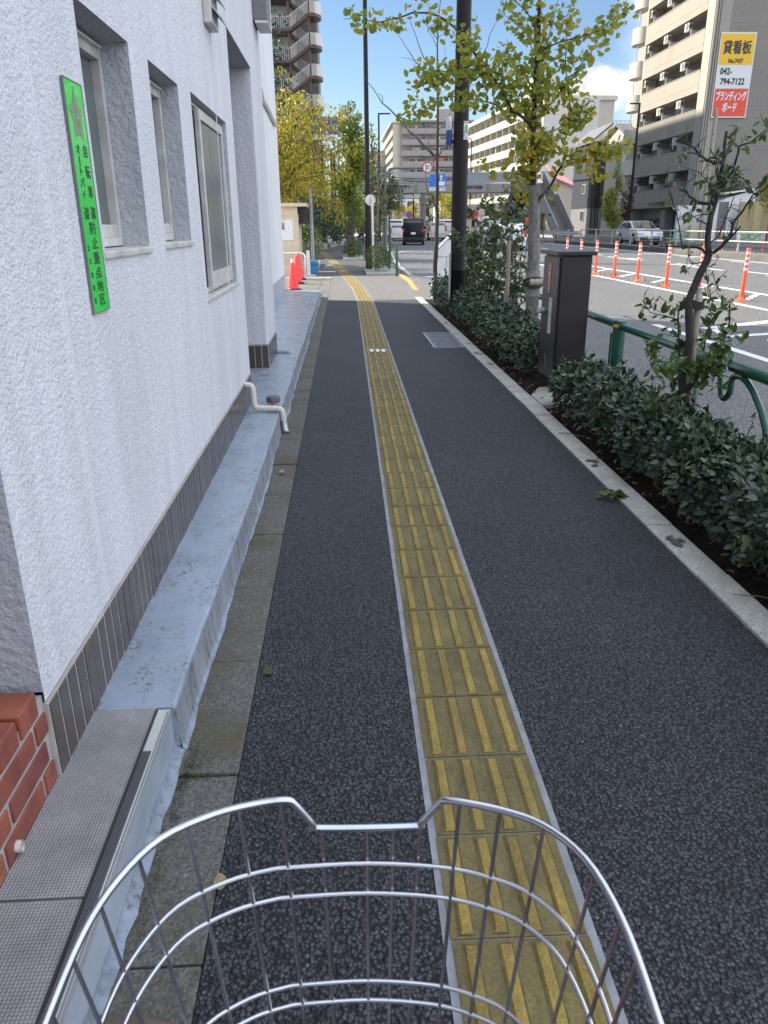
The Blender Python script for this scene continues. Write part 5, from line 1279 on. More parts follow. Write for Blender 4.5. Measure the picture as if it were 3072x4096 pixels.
text('ごみ・資源の収集日', H_ * .04, M['char'], (X0 + W_ * .42, yf - .001, Z1_ - H_ * .04), (1, 0, 0), (0, 0, 1), po)
text('お知らせ  清掃事務所', H_ * .032, M['char'], (X0 + W_ * .5, yf - .001, Z1_ - H_ * .55), (1, 0, 0), (0, 0, 1), po)
# blue plastic box, short white post, gray pole
xa, xb = PY(656, 590, 25.55).x, PY(689, 590, 25.55).x; zt = PY(670, 564, 25.55).z
bc = thing('storage_box', 'blue plastic storage box beside the cream hut', 'box', ((xa + xb) / 2, 25.55, 0))
mb = MB(); mb.box(xa + .03, xb - .02, 25.55, 25.97, 0, zt * .72); 
for k in range(5): x = xa + .06 + k * (xb - xa - .12) / 4; mb.box(x - .012, x + .012, 25.535, 25.551, .04, zt * .68)
mb.build('bin', M['blue_crate'], bc, bevel=.012)
mb = MB(); mb.box(xa, xb, 25.52, 25.99, zt * .72 + .001, zt * .80); mb.box(xa + .03, xb - .03, 25.545, 25.97, zt * .80, zt); mb.build('lid', M['blue_crate'], bc, bevel=.02)
q = PY(667, 590, 25.3); q.z = 0; z_ = PY(666, 542, 25.3).z
tag(MB().box(q.x - .055, q.x + .055, 25.25, 25.35, -.05, z_).box(q.x - .058, q.x + .058, 25.248, 25.352, z_, z_ + .015).build('short_post', M['old_white'], base=q, bevel=.006), 'short square worn white post in front of the blue box', 'post')
q = PY(677, 570, 28.0); q.z = 0
gp = thing('gray_pole', 'slim gray steel pole rising into the yellow cherry leaves', 'pole', q)
qt = PY(670, 440, 28.0)
MB().tube([q, (q.x, 28, qt.z + .5)], .055, 12).build('shaft', M['steel'], gp, smooth=True)
# hedge with planter kerb behind the hut
shrub('box_hedge', 'square clipped hedge behind the blue box', None, -2.4, -.92, 28.6, 30.2, .85, 2600, .05, T_simple(.3), M['leaf_mid'], cat='hedge', stems=3, z0=.12)
shrub('aucuba_bush', 'dark glossy bush growing above the square hedge', None, -2.6, -.85, 30.4, 32.2, 1.45, 1700, .10, TO, M['leaf_mid'], cat='bush', stems=5, z0=.3)
struct(MB().box(-2.6, -.88, 28.45, 32.4, -.1, .14).build('planter_kerb', M['concrete'], base=(-1.7, 30, 0), bevel=.01))
# cherry tree with drooping yellow leaves
ct = thing('cherry_tree', 'spreading cherry tree with drooping yellow and green autumn leaves', 'tree', (-3.4, 30.6, 0))
tr = MB(); taper_tube(tr, [(-3.4, 30.6, -.05), (-3.35, 30.5, 1.2), (-3.1, 30.3, 2.4)], .15, .11, 10, .2, .01)
CL = []
for k in range(26):
    x, y, z = random.uniform(-5.2, -.9), random.uniform(27.6, 32), 0
    top_ = 4.7 - .38 * max(0, x + 2.4) ** 1.1 - .1 * abs(y - 30)
    z = random.uniform(2.6, top_)
    CL.append((x, y, z, random.uniform(.55, .95)))
for (x, y, Y, r) in ((620, 240, 28.6, .75), (660, 250, 28.8, .75), (700, 262, 28.6, .6), (735, 248, 28.4, .35), (630, 300, 28.3, .8), (690, 310, 28.2, .8), (730, 320, 28.4, .5), (765, 322, 28.3, .3), (785, 305, 28.2, .25), (803, 290, 28.1, .2), (650, 360, 28, .8), (710, 370, 28.1, .75), (745, 375, 28.3, .3), (640, 410, 28, .6), (690, 415, 28, .5), (720, 440, 28, .38), (735, 470, 28, .28), (615, 200, 29.3, .16), (606, 150, 29.6, .14), (622, 168, 29.6, .12), (640, 205, 29.4, .18), (705, 460, 28.1, .25)):
    q = PY(x, y, Y); CL.append((q.x, q.y, q.z, r))
for (x, y, z, r) in CL:
    a = Vector((-3.1, 30.3, random.uniform(1.8, 2.6))); b_ = Vector((x, y, z)); mid = a.lerp(b_, .5) + Vector((0, 0, .35))
    taper_tube(tr, [a, mid, b_], .045, .008, 5, .3, .02)
tr.build('trunk', M['bark_dark'], ct, smooth=True)
crown('foliage', CL, 12500, .135, T_oval(.17, .04, .16), M['leaf_cherry'], ct, droop=1.4, up=.5)
def tree(name, label, group, base, h, r, th, N, size, mat, T=T_simple(.3), conical=False, bark='bark_gray', ncl=26, low=.3, cat='tree', wob=.06, droop=.2, crown_pow=1.0):
    t = thing(name, label, cat, base, 0, group); b = Vector(base); tr = MB()
    topc = b + Vector((0, 0, h)); taper_tube(tr, [b - Vector((0, 0, .1)), b + Vector((random.uniform(-wob, wob), 0, h * .4)), b + Vector((0, 0, h * .92))], th, th * .2, 8, .5, wob * .2)
    cl_ = []
    for k in range(ncl):
        f_ = (k + .5) / ncl; z = h * (low + (1 - low) * f_)
        rr = r * ((1 - f_) ** .8 + .08 if conical else max(.25, math.sin(math.pi * (f_ * .85 + .12))) ** crown_pow)
        a_ = random.uniform(0, 6.28) ; d = rr * random.uniform(.25, .85)
        c_ = Vector((b.x + d * math.cos(a_), b.y + d * math.sin(a_), b.z + z * .98)); cl_.append((c_.x, c_.y, c_.z, max(.12, rr * random.uniform(.35, .6))))
        taper_tube(tr, [Vector((b.x, b.y, max(b.z + h * low * .7, c_.z - d * .8 - .2))), c_], th * .3, .012, 5, .4, .02)
    tr.build('trunk', M[bark], t, smooth=True)
    crown('foliage', cl_, N, size, T, mat, t, droop=droop)
    return t
def atd(x, Y): q = PY(x, 520, Y); return (q.x, Y, 0)
SG = 'street trees along the far footway'
tree('street_ginkgo', 'tall slim green ginkgo left of the thin dark lamp post', SG, atd(762, 39), 6.7, .78, .10, 6200, .12, M['leaf_street'], T_fan(), ncl=60, low=.2, crown_pow=.45)
tree('street_ginkgo', 'dark pointed tree just right of the thin lamp post', SG, atd(806, 47), 6.8, 1.0, .10, 2600, .11, M['leaf_mid'], T_fan(), conical=True, ncl=36, low=.2)
tree('street_tree', 'dense green tree above the no parking sign', SG, atd(842, 56), 4.9, .95, .10, 2000, .12, M['leaf_mid'], ncl=22, low=.45)
# sparse small tree with a few orange leaves in the near hedge island
t = thing('sparse_tree', 'spindly pale tree with few orange leaves in the small hedge island', 'tree', atd(812, 31), 0, None); b = Vector(t.location); tr = MB(); P = []
def S(x, y, dy=0): return PY(*zh(x, y), 31 + dy)
for pts, r0 in (([(1025, 760), (1025, 560), (1025, 380), (1022, 250), (1015, 100), (1010, -40)], .045), ([(1025, 370), (1070, 270), (1110, 180), (1130, 120)], .022), ([(1020, 370), (960, 280), (925, 210), (900, 150)], .02), ([(1025, 560), (1060, 450), (1075, 350)], .014), ([(1022, 520), (980, 450), (950, 400)], .012), ([(1025, 300), (1045, 200), (1060, 90), (1055, 0)], .014), ([(1015, 150), (990, 60), (980, -30)], .012)):
    q = taper_tube(tr, [S(*p_) for p_ in pts], r0, .005, 6, .15, .01); P += [p_ for p_ in q[2:] if random.random() < .35]
tr.tube([b - Vector((0, 0, .1)), S(1025, 760)], .05, 8); tr.build('trunk', M['bark_gray'], t, smooth=True)
P = [p_ + Vector(rng.normal(size=3) * .07) for p_ in P for _ in range(3)]
M['leaf_orange'] = leafmat('orange_leaf', ((.40, .17, .02), (.30, .20, .03)), .4)
leaves('foliage', P, rnd_dir(len(P), (0, 0, -.8)), rnd_dir(len(P)), .10, TO, M['leaf_orange'], t)
# hedge islands on the far footway
shrub('box_hedge', 'dense clipped hedge at the foot of the thin lamp post', None, .80, 1.45, 24.9, 26.9, .78, 2600, .055, T_simple(.32), M['leaf_mid'], cat='hedge', stems=3)
tall_shrub('feathery_shrub', 'feathery pale green shrub climbing the white sign post', None, (1.05, 27.3, 0), 1.9, .42, 1700, .075, M['leaf_olive'], T_oval(.16, .03, .05), stems=9, low=.05)
tall_shrub('feathery_shrub', 'feathery olive shrub around the slim ginkgo trunk', None, (atd(757, 37.6)[0], 37.6, 0), 2.7, .55, 1500, .085, M['leaf_olive'], T_oval(.16, .03, .05), stems=9, low=.05)
shrub('box_hedge', 'small clipped hedge below the slim ginkgo beside the green rail', None, .10, .85, 36.0, 38.4, .72, 1500, .07, T_simple(.32), M['leaf_mid'], cat='hedge', stems=2)
struct(MB().box(.72, 1.72, 24.75, 27.6, -.05, .06).build('island_kerb', M['kerb'], base=(1.2, 26, 0), bevel=.02)); struct(MB().box(0, .95, 35.8, 39.5, -.05, .06).build('island_kerb', M['kerb'], base=(.5, 37, 0), bevel=.02))
# thin dark lamp post
lb = Vector((.86, 27.0, 0)); lp = thing('lamp_post', 'tall thin dark lamp post rising from the clipped hedge', 'lamp post', lb)
MB().lathe(lb, [(.10, 0), (.10, 1.2), (.085, 1.25), (.06, 9.5), (.05, 10)], 16).build('shaft', M['pole_brown'], lp, smooth=True)
MB().tube([lb + Vector((0, 0, 9.9)), lb + Vector((.4, 0, 10.4)), lb + Vector((1.6, 0, 10.6))], .035, 8).obox(lb + Vector((1.9, 0, 10.6)), (.35, 0, 0), (0, .12, 0), (0, 0, .05)).build('lamp_arm', M['pole_brown'], lp)
# round sign seen from behind on a white post
DY = 26.3; dq = PY(800, 432, DY); r_ = 11 * SC * (DY * .937) / FPX
sp_ = thing('mirror_post', 'white post with a round disc seen from behind', 'sign', (dq.x + .02, DY, 0))
MB().tube([(dq.x + .07, DY, 0), (dq.x + .06, DY, dq.z + .1)], .036, 10).build('post', M['old_white'], sp_, smooth=True)
mb = MB(); mb.tube([(dq.x, DY + .05, dq.z), (dq.x, DY + .08, dq.z)], [r_, r_ * .92], 28); mb.build('disc_back', M['frame'], sp_)
MB().box(dq.x - .02, dq.x + .09, DY + .0, DY + .049, dq.z - .03, dq.z + .03).build('clamp', M['steel'], sp_)
# no parking sign
def round_sign(name, label, q, rad, kind, pole=True, group=None):
    t = thing(name, label, 'road sign', (q.x, q.y, 0 if pole else q.z - rad), 0, group); c = Vector(q)
    if pole: MB().tube([(q.x, q.y + .06, 0), (q.x, q.y + .06, q.z + rad)], .035, 10).build('post', M['steel'], t, smooth=True)
    def disc(r, dy, m_, nm, par): 
        mb = MB(); mb.tube([(c.x, c.y - dy, c.z), (c.x, c.y - dy + .006, c.z)], r, 32); return mb.build(nm, m_, par)
    f = disc(rad, 0, M['sign_red'], 'face', t)
    if kind == 'park':
        disc(rad * .78, .004, M['sign_blue'], 'blue_field', f); mb = MB(); d = Vector((1, 0, -1)).normalized(); mb.obox(c + Vector((0, -.006, 0)), d * rad * .8, (0, .003, 0), Vector((1, 0, 1)).normalized() * rad * .11); mb.build('slash', M['sign_red'], f)
    else:
        disc(rad * .78, .004, M['sign_white'], 'white_field', f); text('50', rad * 1.12, M['sign_navy'], c + Vector((0, -.0062, -rad * .02)), (1, 0, 0), (0, 0, 1), f, wscale=.82, bold=.004)
    return t
round_sign('no_parking_sign', 'round red and blue no parking sign behind the spindly tree', PY(*zh(1060, 457), 60), .33, 'park')
round_sign('no_parking_sign', 'small distant round red and blue sign under the footbridge', PY(*zh(1297, 572), 96), .38, 'park')
# overhead arm with speed limit and lane signs
GYY = 54
ga = thing('sign_gantry', 'gray curved arm post carrying road signs over the street', 'sign arm', (PY(832, 480, GYY).x, GYY, 0))
pts = [PY(*zh(1085, 640), GYY), PY(*zh(1085, 330), GYY), PY(*zh(1088, 250), GYY), PY(*zh(1110, 180), GYY), PY(*zh(1150, 160), GYY), PY(*zh(1450, 158), GYY)]
pts[0].z = -.1; MB().tube(rounded(pts, .3), .075, 12).build('arm', M['gray_paint'], ga, smooth=True)
bs0 = PY(*zh(1475, 215), GYY); bs1 = PY(*zh(1618, 215), GYY)
MB().tube([pts[-1] + Vector((-.3, 0, 0)), pts[-1] + Vector((1.9, 0, -.15)), (bs1.x, GYY, bs0.z + .12)], .05, 8).build('arm_end', M['gray_paint'], ga, smooth=True)
round_sign('speed_limit_sign', 'round fifty speed limit sign on the overhead arm', PY(*zh(1458, 154), GYY - .2), .335, 'speed', False)
z0_, z1_, z2_ = PY(*zh(1475, 328), GYY).z, bs0.z, PY(*zh(1475, 360), GYY).z
ls = thing('lane_sign', 'blue overhead lane sign with a white arrow and truck lettering', 'road sign', ((bs0.x + bs1.x) / 2, GYY, z2_))
yq = GYY - .15
MB().box(bs0.x, bs1.x, yq, yq + .04, z0_, z1_).build('panel', M['sign_blue'], ls)
w = bs1.x - bs0.x; h = z1_ - z0_; ax = bs0.x + w * .73; mb = MB()
mb.poly([(ax - w * .04, yq - .004, z0_ + h * .48), (ax + w * .04, yq - .004, z0_ + h * .48), (ax + w * .04, yq - .004, z0_ + h * .78), (ax + w * .10, yq - .004, z0_ + h * .78), (ax, yq - .004, z0_ + h * .98), (ax - w * .10, yq - .004, z0_ + h * .78), (ax - w * .04, yq - .004, z0_ + h * .78)])
mb.poly([(bs0.x + w * .58, yq - .004, z0_ + h * .10), (bs0.x + w * .82, yq - .004, z0_ + h * .10), (bs0.x + w * .86, yq - .004, z0_ + h * .04), (bs0.x + w * .90, yq - .004, z0_ + h * .10), (bs0.x + w * .95, yq - .004, z0_ + h * .16), (bs0.x + w * .95, yq - .004, z0_ + h * .42), (bs0.x + w * .58, yq - .004, z0_ + h * .42)])
for k in range(5):
    for xx in (bs0.x + w * .49,): mb.poly([(xx - w * .012, yq - .004, z0_ + h * (.1 + .19 * k)), (xx + w * .012, yq - .004, z0_ + h * (.1 + .19 * k)), (xx + w * .012, yq - .004, z0_ + h * (.2 + .19 * k)), (xx - w * .012, yq - .004, z0_ + h * (.2 + .19 * k))])
for xx in (bs0.x + .01, bs1.x - .04):
    for zz in (.5, .85): mb.poly([(xx, yq - .004, z0_ + h * zz), (xx + .03, yq - .004, z0_ + h * zz), (xx + .03, yq - .004, z0_ + h * (zz + .08)), (xx, yq - .004, z0_ + h * (zz + .08))])
mb.build('symbols', M['sign_white'], ls)
pl = MB().box(bs0.x, bs1.x, yq, yq + .04, z2_, z0_ - .01).build('plate', M['sign_white'], ls)
text('大貨・特定中貨', (z0_ - z2_) * .72, M['sign_navy'], ((bs0.x + bs1.x) / 2, yq - .004, (z0_ + z2_) / 2), (1, 0, 0), (0, 0, 1), pl, wscale=w * .92 / ((z0_ - z2_) * .72 * 7.0))
# small green railings on the far footway
def small_rail(label, x0, y0, x1, y1, h=.85):
    t = thing('guard_railing', label, 'railing', (x0, y0, 0), 0, 'small green railings on the far footway')
    a, b_ = Vector((x0, y0, 0)), Vector((x1, y1, 0)); U = Vector((0, 0, 1))
    MB().tube([a + U * h, b_ + U * h], .03, 10).tube([a + U * .3, b_ + U * .3], .018, 8).build('rails', M['green_rail'], t, smooth=True)
    for p_ in (a, b_): MB().tube([p_, p_ + U * (h + .04)], .042, 10).build('post', M['green_rail'], t, smooth=True)
    d = (b_ - a); m_ = MB(); m_.tube([a + d * f_ + U * z for f_, z in ((.12, .32), (.2, .6), (.35, .78), (.5, .82), (.65, .78), (.8, .6), (.88, .32))], .014, 6); m_.build('hoop', M['green_rail'], t, smooth=True)
small_rail('green railing panel at the right end of the clipped hedge', 1.60, 23.9, 1.56, 26.9)
q0, q1 = PZ(*zh(855, 950)), PZ(*zh(893, 860)); small_rail('green railing beside the small hedge by the slim ginkgo', q0.x, q0.y, q0.x + .5, q0.y + 6.0)
q0 = PZ(*zh(822, 940)); small_rail('second green railing just left behind the first far one', q0.x - .05, q0.y + .3, q0.x + .3, q0.y + 7.5)
# pedestrian in a dark green jacket
zp = zoomer(1280, 800, 3.4)
pp = PY(*zp(560, 345), 58); gx_ = pp.x
pe = thing('pedestrian', 'person in a dark green jacket and black trousers walking away', 'person', (gx_, 58, 0))
def skin_body(name, verts, edges, radii, mat, parent, sub=2):
    me = bpy.data.meshes.new(name); off = ABS[parent.name]; me.from_pydata([tuple(Vector(v) - off) for v in verts], edges, []); me.update()
    o = bpy.data.objects.new(name, me); COL.objects.link(o); o.parent = parent
    sm = o.modifiers.new('skin', 'SKIN'); 
    for i, r in enumerate(radii): me.skin_vertices[0].data[i].radius = r if isinstance(r, tuple) else (r, r)
    me.skin_vertices[0].data[0].use_root = True
    ss_ = o.modifiers.new('sub', 'SUBSURF'); ss_.levels = sub; ss_.render_levels = sub
    dg = bpy.context.evaluated_depsgraph_get(); dg.update(); m2 = bpy.data.meshes.new_from_object(o.evaluated_get(dg)); o.modifiers.clear(); o.data = m2; m2.name = name
    m2.materials.clear(); m2.materials.append(mat)
    for p_ in m2.polygons: p_.use_smooth = True
    return o
def pv(x, y, z): return (gx_ + x, 58 + y, z)
V = [pv(0, 0, .92), pv(0, 0, 1.10), pv(0, .02, 1.30), pv(0, .02, 1.42), pv(0, .03, 1.50), pv(0, .05, 1.60), pv(0, .05, 1.68),
     pv(-.19, .02, 1.37), pv(-.25, .06, 1.10), pv(-.22, .16, .90), pv(-.215, .20, .82), pv(.19, .02, 1.37), pv(.25, -.02, 1.10), pv(.23, -.02, .88), pv(.225, -.01, .80),
     pv(-.09, .02, .84), pv(-.10, .14, .48), pv(-.10, .12, .09), pv(-.10, .22, .04), pv(.09, -.02, .84), pv(.10, -.06, .48), pv(.10, -.22, .12), pv(.10, -.14, .05)]
E_ = [(0, 1), (1, 2), (2, 3), (3, 4), (4, 5), (5, 6), (3, 7), (7, 8), (8, 9), (9, 10), (3, 11), (11, 12), (12, 13), (13, 14), (0, 15), (15, 16), (16, 17), (17, 18), (0, 19), (19, 20), (20, 21), (21, 22)]
rad = [(.15, .11), (.15, .11), (.17, .12), (.12, .09), .055, .085, .08, .07, .05, .04, .035, .07, .05, .04, .035, .09, .065, .045, .04, .09, .065, .045, .04]
skin_body('body', V, E_, rad, M['skin'], pe)
jv = [V[i] for i in (0, 1, 2, 3, 7, 8, 9, 11, 12, 13)]; je = [(0, 1), (1, 2), (2, 3), (3, 4), (4, 5), (5, 6), (3, 7), (7, 8), (8, 9)]
skin_body('jacket', jv, je, [(.18, .14), (.18, .14), (.20, .15), (.14, .11), .085, .07, .06, .085, .07, .06], M['jacket'], pe)
tv = [V[i] for i in (0, 15, 16, 17, 19, 20, 21)]; skin_body('trousers', tv, [(0, 1), (1, 2), (2, 3), (0, 4), (4, 5), (5, 6)], [(.165, .125), .105, .08, .065, .105, .08, .065], M['trouser'], pe)
skin_body('hair', [pv(0, .035, 1.60), pv(0, .04, 1.70), pv(0, .05, 1.715)], [(0, 1), (1, 2)], [.082, .085, .05], M['hair'], pe)
for sx, yy in ((-.10, .19), (.10, -.15)): MB().box(gx_ + sx - .045, gx_ + sx + .045, 58 + yy - .13, 58 + yy + .12, .0, .085).build('shoe', M['rubber'], pe, bevel=.03)

# dark evergreen planting further along the left
EG = 'dark evergreen bushes by the bend in the footway'
for k, (x, Y, w_, h_) in enumerate(((700, 49, 1.6, 2.6), (716, 55, 1.7, 3.2), (733, 60, 1.2, 2.4), (690, 58, 2.2, 4.2))):
    b_ = atd(x, Y); shrub('evergreen_bush', ['lowest dark bush left of the footway bend', 'dark rounded bush behind the low wall at the bend', 'dark bush nearest the far end of the footway', 'tallest dark bush below the apartment stairs'][k], EG, b_[0] - w_, b_[0] + w_ * .6, Y - 1.2, Y + 1.4, h_, 1900, .15, T_simple(.3), M['leaf_dark'], cat='bush', stems=4, z0=.1, fill=.4)
mb = MB()
for (xa, xb, y0) in ((690, 712, 540), (713, 742, 535)):
    a, b_ = PZ(xa, y0), PZ(xb, y0 - 6); mb.obox((a + b_) / 2 + Vector((0, .15, .16)), (b_ - a) / 2 * .97, (0, .12, 0), (0, 0, .20))
tag(mb.build('low_wall', M['concrete'], base=PZ(715, 538), bevel=.02), 'low pale block wall edging the dark bushes', 'low wall')
tree('tall_evergreen', 'tall dark evergreen tree rising beside the white building', None, (-4.1, 41, 0), 15.0, 3.3, .2, 12000, .17, M['leaf_dark'], conical=True, ncl=90, low=.15)
for k, (x, Y, h_, r) in enumerate(((-9.5, 36, 7.0, 2.2), (-8.5, 52, 9.5, 2.4), (-6.3, 60, 8, 1.9))):
    tree('evergreen_tree', ['broad evergreen behind the cream hut yard', 'evergreen tree behind the yellow cherry crown', 'evergreen tree at the foot of the apartment tower'][k], 'evergreens behind the cherry tree', (x, Y, 0), h_, r, .2, 2600, .2, M['leaf_dark'], ncl=34, low=.18, crown_pow=.6)
# dark trunks of the passage below the tower
for k, (x, Y) in enumerate(((702, 63), (721, 66), (727, 70))):
    b_ = atd(x, Y); tag(MB().tube([b_, (b_[0], b_[1], 7)], .11, 8).build('service_pole', M['pole_brown'], base=b_, smooth=True), ['dark service pole at the left above the bushes', 'dark service pole in the middle above the bushes', 'dark service pole nearest the footway end'][k], 'pole', 'dark service poles by the tower')
# blue rooftop board
q0, q1 = PY(702, 252, 62), PY(733, 290, 62)
bb = thing('blue_billboard', 'blue board with white katakana lettering above the cherry crown', 'billboard', ((q0.x + q1.x) / 2, 62, 0))
MB().box(q0.x - .9, q1.x, 62, 62.2, q1.z, q0.z).build('panel', M['board_blue'], bb); MB().box(q0.x - .9, q1.x, 62, 62.2, q1.z - .35, q1.z - .01).build('strip', M['sign_white'], bb)
text('マンション', .62, M['sign_white'], ((q0.x + q1.x) / 2 - .42, 61.99, q1.z + .5), (1, 0, 0), (0, 0, 1), bb)
MB().tube([(q1.x - .1, 62.25, 0), (q1.x - .1, 62.25, q0.z + .2)], .06, 8).tube([(q0.x - .5, 62.25, 0), (q0.x - .5, 62.25, q1.z)], .06, 8).build('frame', M['gray_paint'], bb)

# tall apartment tower with outside stairs
TY = 93.0
ta = thing('apartment_tower', 'tall apartment tower with zigzag outside stairs and rounded landings', 'building', (-8, TY, 0))
za = zoomer(1000, 0, 1.659)
xs0, xs1, xs2 = PY(*za(262, 300), TY).x, PY(*za(395, 300), TY).x, PY(*za(478, 300), TY).x
pitch = 2.87; zref = PY(*za(400, 300), TY).z
MB().box(-26, -9.5, TY - 23, TY + 17, 0, 40.5).box(-9.499, xs0 + .6, TY + 2.2, TY + 17, 0, 33).build('wall', M['stair_white'], ta); MB().box(xs0 + .6, xs2 - .55, TY + 3.4, TY + 14, 0, 33).build('stair_core', M['apt_dark'], ta)  # long unseen slab added beside the stairs to shade the facade opposite
off = (zref % pitch)
cols_ = MB()
for x in (xs0, xs1): cols_.box(x - .12, x + .12, TY - .12, TY + .12, 0, 33)
cols_.build('steel_columns', M['stairs_brown'], ta)
for k in range(0, 13):
    z = off + pitch * (k - 1) + .0
    if z < 1 or z > 32: continue
    # rounded landing
    mb = MB(); n = 10; arc = [(xs1 + (xs2 - xs1) * math.sin(t), TY + 1.3 - 1.7 * math.cos(t)) for t in np.linspace(0, math.pi * .78, n)]
    fl = [(xs1 - .05, TY - .4)] + arc + [(xs1 - .05, TY + 2.6)]
    mb.prism(fl, z - .28, z); mb.build('landing', M['stairs_brown'], ta)
    mb = MB(); n = len(arc)
    half = arc[2:]; m_ = len(half)
    vs_ = [(x, y, z + .02) for x, y in half] + [(x, y, z + 1.12) for x, y in half]
    mb._add(vs_, [(i, i + 1, m_ + i + 1, m_ + i) for i in range(m_ - 1)]); mb.build('landing_parapet', M['stair_white'], ta, smooth=True)
    mb = MB()
    for i in range(9): x = xs1 + .15 + i * (half[0][0] - xs1 - .15) / 8; mb.box(x - .02, x + .02, TY - .42, TY - .38, z, z + 1.1)
    # flights: up from the left landing to the right landing
    zl = z - pitch / 2
    for (xa, za_, xb, zb2, yy) in ((xs0, zl, xs1, z, TY - .35), (xs0, zl, xs1, z - pitch, TY + 1.0)):
        for i in range(15):
            f_ = (i + .5) / 15; x = xa + (xb - xa) * f_; zz = za_ + (zb2 - za_) * f_; mb.box(x - .02, x + .02, yy - .02, yy + .02, zz, zz + 1.05)
        d = Vector((xb - xa, 0, zb2 - za_)); L = d.length; d.normalize()
        mb.obox(Vector(((xa + xb) / 2, yy, (za_ + zb2) / 2 + 1.08)), d * (L / 2), (0, .03, 0), (0, 0, .035))
    for i in range(10): x = xs0 - 2.1 + i * .22; mb.box(x - .02, x + .02, TY - .37, TY - .33, zl, zl + 1.08)
    mb.box(xs0 - 2.2, xs0, TY - .38, TY - .32, zl + 1.08, zl + 1.14)
    mb.build('railing', M['stair_white'], ta)
    mb = MB()
    for (xa, za_, xb, zb2, yy) in ((xs0, zl, xs1, z, TY - .3), (xs0, zl, xs1, z - pitch, TY + 1.05)):
        d = Vector((xb - xa, 0, zb2 - za_)); L = d.length; d.normalize(); mb.obox(Vector(((xa + xb) / 2, yy + .6, (za_ + zb2) / 2 - .15)), d * (L / 2), (0, .6, 0), (0, 0, .16))
    mb.build('flight', M['stairs_brown'], ta)
    MB().box(xs0 - 2.3, xs0 + .1, TY - .4, TY + 2.2, zl - .25, zl).build('half_landing', M['stairs_brown'], ta)
    MB().box(xs0 - 2.4, xs0 - .3, TY + 2.1, TY + 2.19, zl + .3, zl + 1.5).build('window', M['glass'], ta)
    # rounded tiled balcony at the left
    mb = MB(); c_ = (xs0 - 3.2, TY + 1.2); vs_ = []; A = np.linspace(math.pi, 2.02 * math.pi, 12)
    vs_ = [(c_[0] + 1.2 * math.cos(t), c_[1] + 1.6 * math.sin(t), zz) for zz in (zl - .1, zl + 1.2) for t in A]; mb._add(vs_, [(i, i + 1, 13 + i, 12 + i) for i in range(11)] + [tuple(range(12))]); mb.build('balcony', M['stair_white'], ta, smooth=True)
# unseen lower block added in the yard to put the footway in shade
lo = thing('shade_block', 'unseen gray three storey block added behind the evergreens to shade the footway', 'building', (-16, 48, 0))
MB().box(-26, -9.5, 44, 66, 0, 10.5).build('wall', M['graybrown'], lo)
for k in range(3):
    for i in range(3): MB().box(-9.52, -9.48, 46 + i * 6, 48 + i * 6, 1.2 + k * 3.2, 2.6 + k * 3.2).build('window', M['glass'], lo)

# ================================================================ ROAD AND FAR SIDE
# orange traffic posts
def make_post(loc, label, h=1.04, grp='orange posts along the white line'):
    t = thing('traffic_post', label, 'traffic post', loc, 0, grp); l = Vector(loc)
    MB().lathe(l, [(.04, .03), (.04, h - .01), (.034, h), (0, h)], 16).build('tube', M['orange_pole'], t, smooth=True)
    mb = MB(); mb.lathe(l, [(.13, .0), (.125, .02), (.06, .055), (.045, .08)], 16); mb.build('foot', M['orange_pole'], t, smooth=True)
    for k in range(4): MB().lathe(l, [(.0412, h - .12 - k * .105), (.0412, h - .068 - k * .105)], 16).build('band', M['reflect_w'], t, smooth=True)
    return t
ptops = [(1601, 650, 'nearest orange post at the right edge of the photo'), (1508, 634, 'orange post hidden behind the twisted tree stake'), (1438, 622, 'orange post third from the right, left of the twisted tree'), (1376, 610, 'orange post in front of the silver car bonnet'), (1326, 600, 'orange post below the rear of the silver car'), (1285, 594, 'orange post just right of the dark cabinet'), (1252, 588, 'orange post whose top shows over the cabinet lid'), (1222, 582, 'farthest orange post peeping over the cabinet')]
first = None
for (x, y, lab) in ptops:
    q = PZ(x, y, -.1)
    if first is None:
        first = make_post((q.x, q.y, -.1), lab)
    else: dup(first, (q.x, q.y, -.1), label=lab)
for k, (x, y) in enumerate(((1555, 533), (1592, 539), (1645, 541))):
    q = PZ(x, y, -.1); o = dup(first, (q.x, q.y, -.1), label=['orange post beyond the guardrail, leftmost of three', 'orange post beyond the guardrail beside a rail post', 'orange post beyond the guardrail at the far right'][k]); o['group'] = 'orange posts beyond the guardrail'
    o.scale = (1.0, 1.0, 1.0)
# median with guard pipe
struct(MB().box(17.35, 18.4, 20, 66, -.3, .14).build('median', M['median'], base=(17.9, 40, 0), bevel=.03))
mr = thing('median_guardrail', 'white two-pipe guardrail with worn posts on the road median', 'guardrail', (17.9, 45, .14))
mb = MB(); mb.tube([(17.9, 21, 1.0), (17.9, 60, 1.0)], .032, 10); mb.tube([(17.9, 21, .60), (17.9, 60, .60)], .032, 10); mb.build('pipes', M['old_rail'], mr, smooth=True)
for yy in np.arange(22, 61, 3.5): MB().tube([(17.98, yy, .1), (17.98, yy, 1.02)], .045, 10).build('post', M['old_rail'], mr, smooth=True)
bm_ = thing('beam_guardrail', 'white corrugated beam guardrail before the footbridge stairs', 'guardrail', (17.9, 66, 0))
mb = MB(); mb.prism([(17.82, .55), (17.86, .62), (17.82, .70), (17.86, .78), (17.82, .85), (17.88, .85), (17.9, .70), (17.88, .55)], 60.5, 76, 'xz'); mb.build('beam', M['old_white'], bm_)
for yy in (60.6, 64, 68, 72, 75.8): MB().tube([(17.95, yy, -.1), (17.95, yy, .95)], .07, 8).build('post', M['old_white'], bm_, smooth=True)
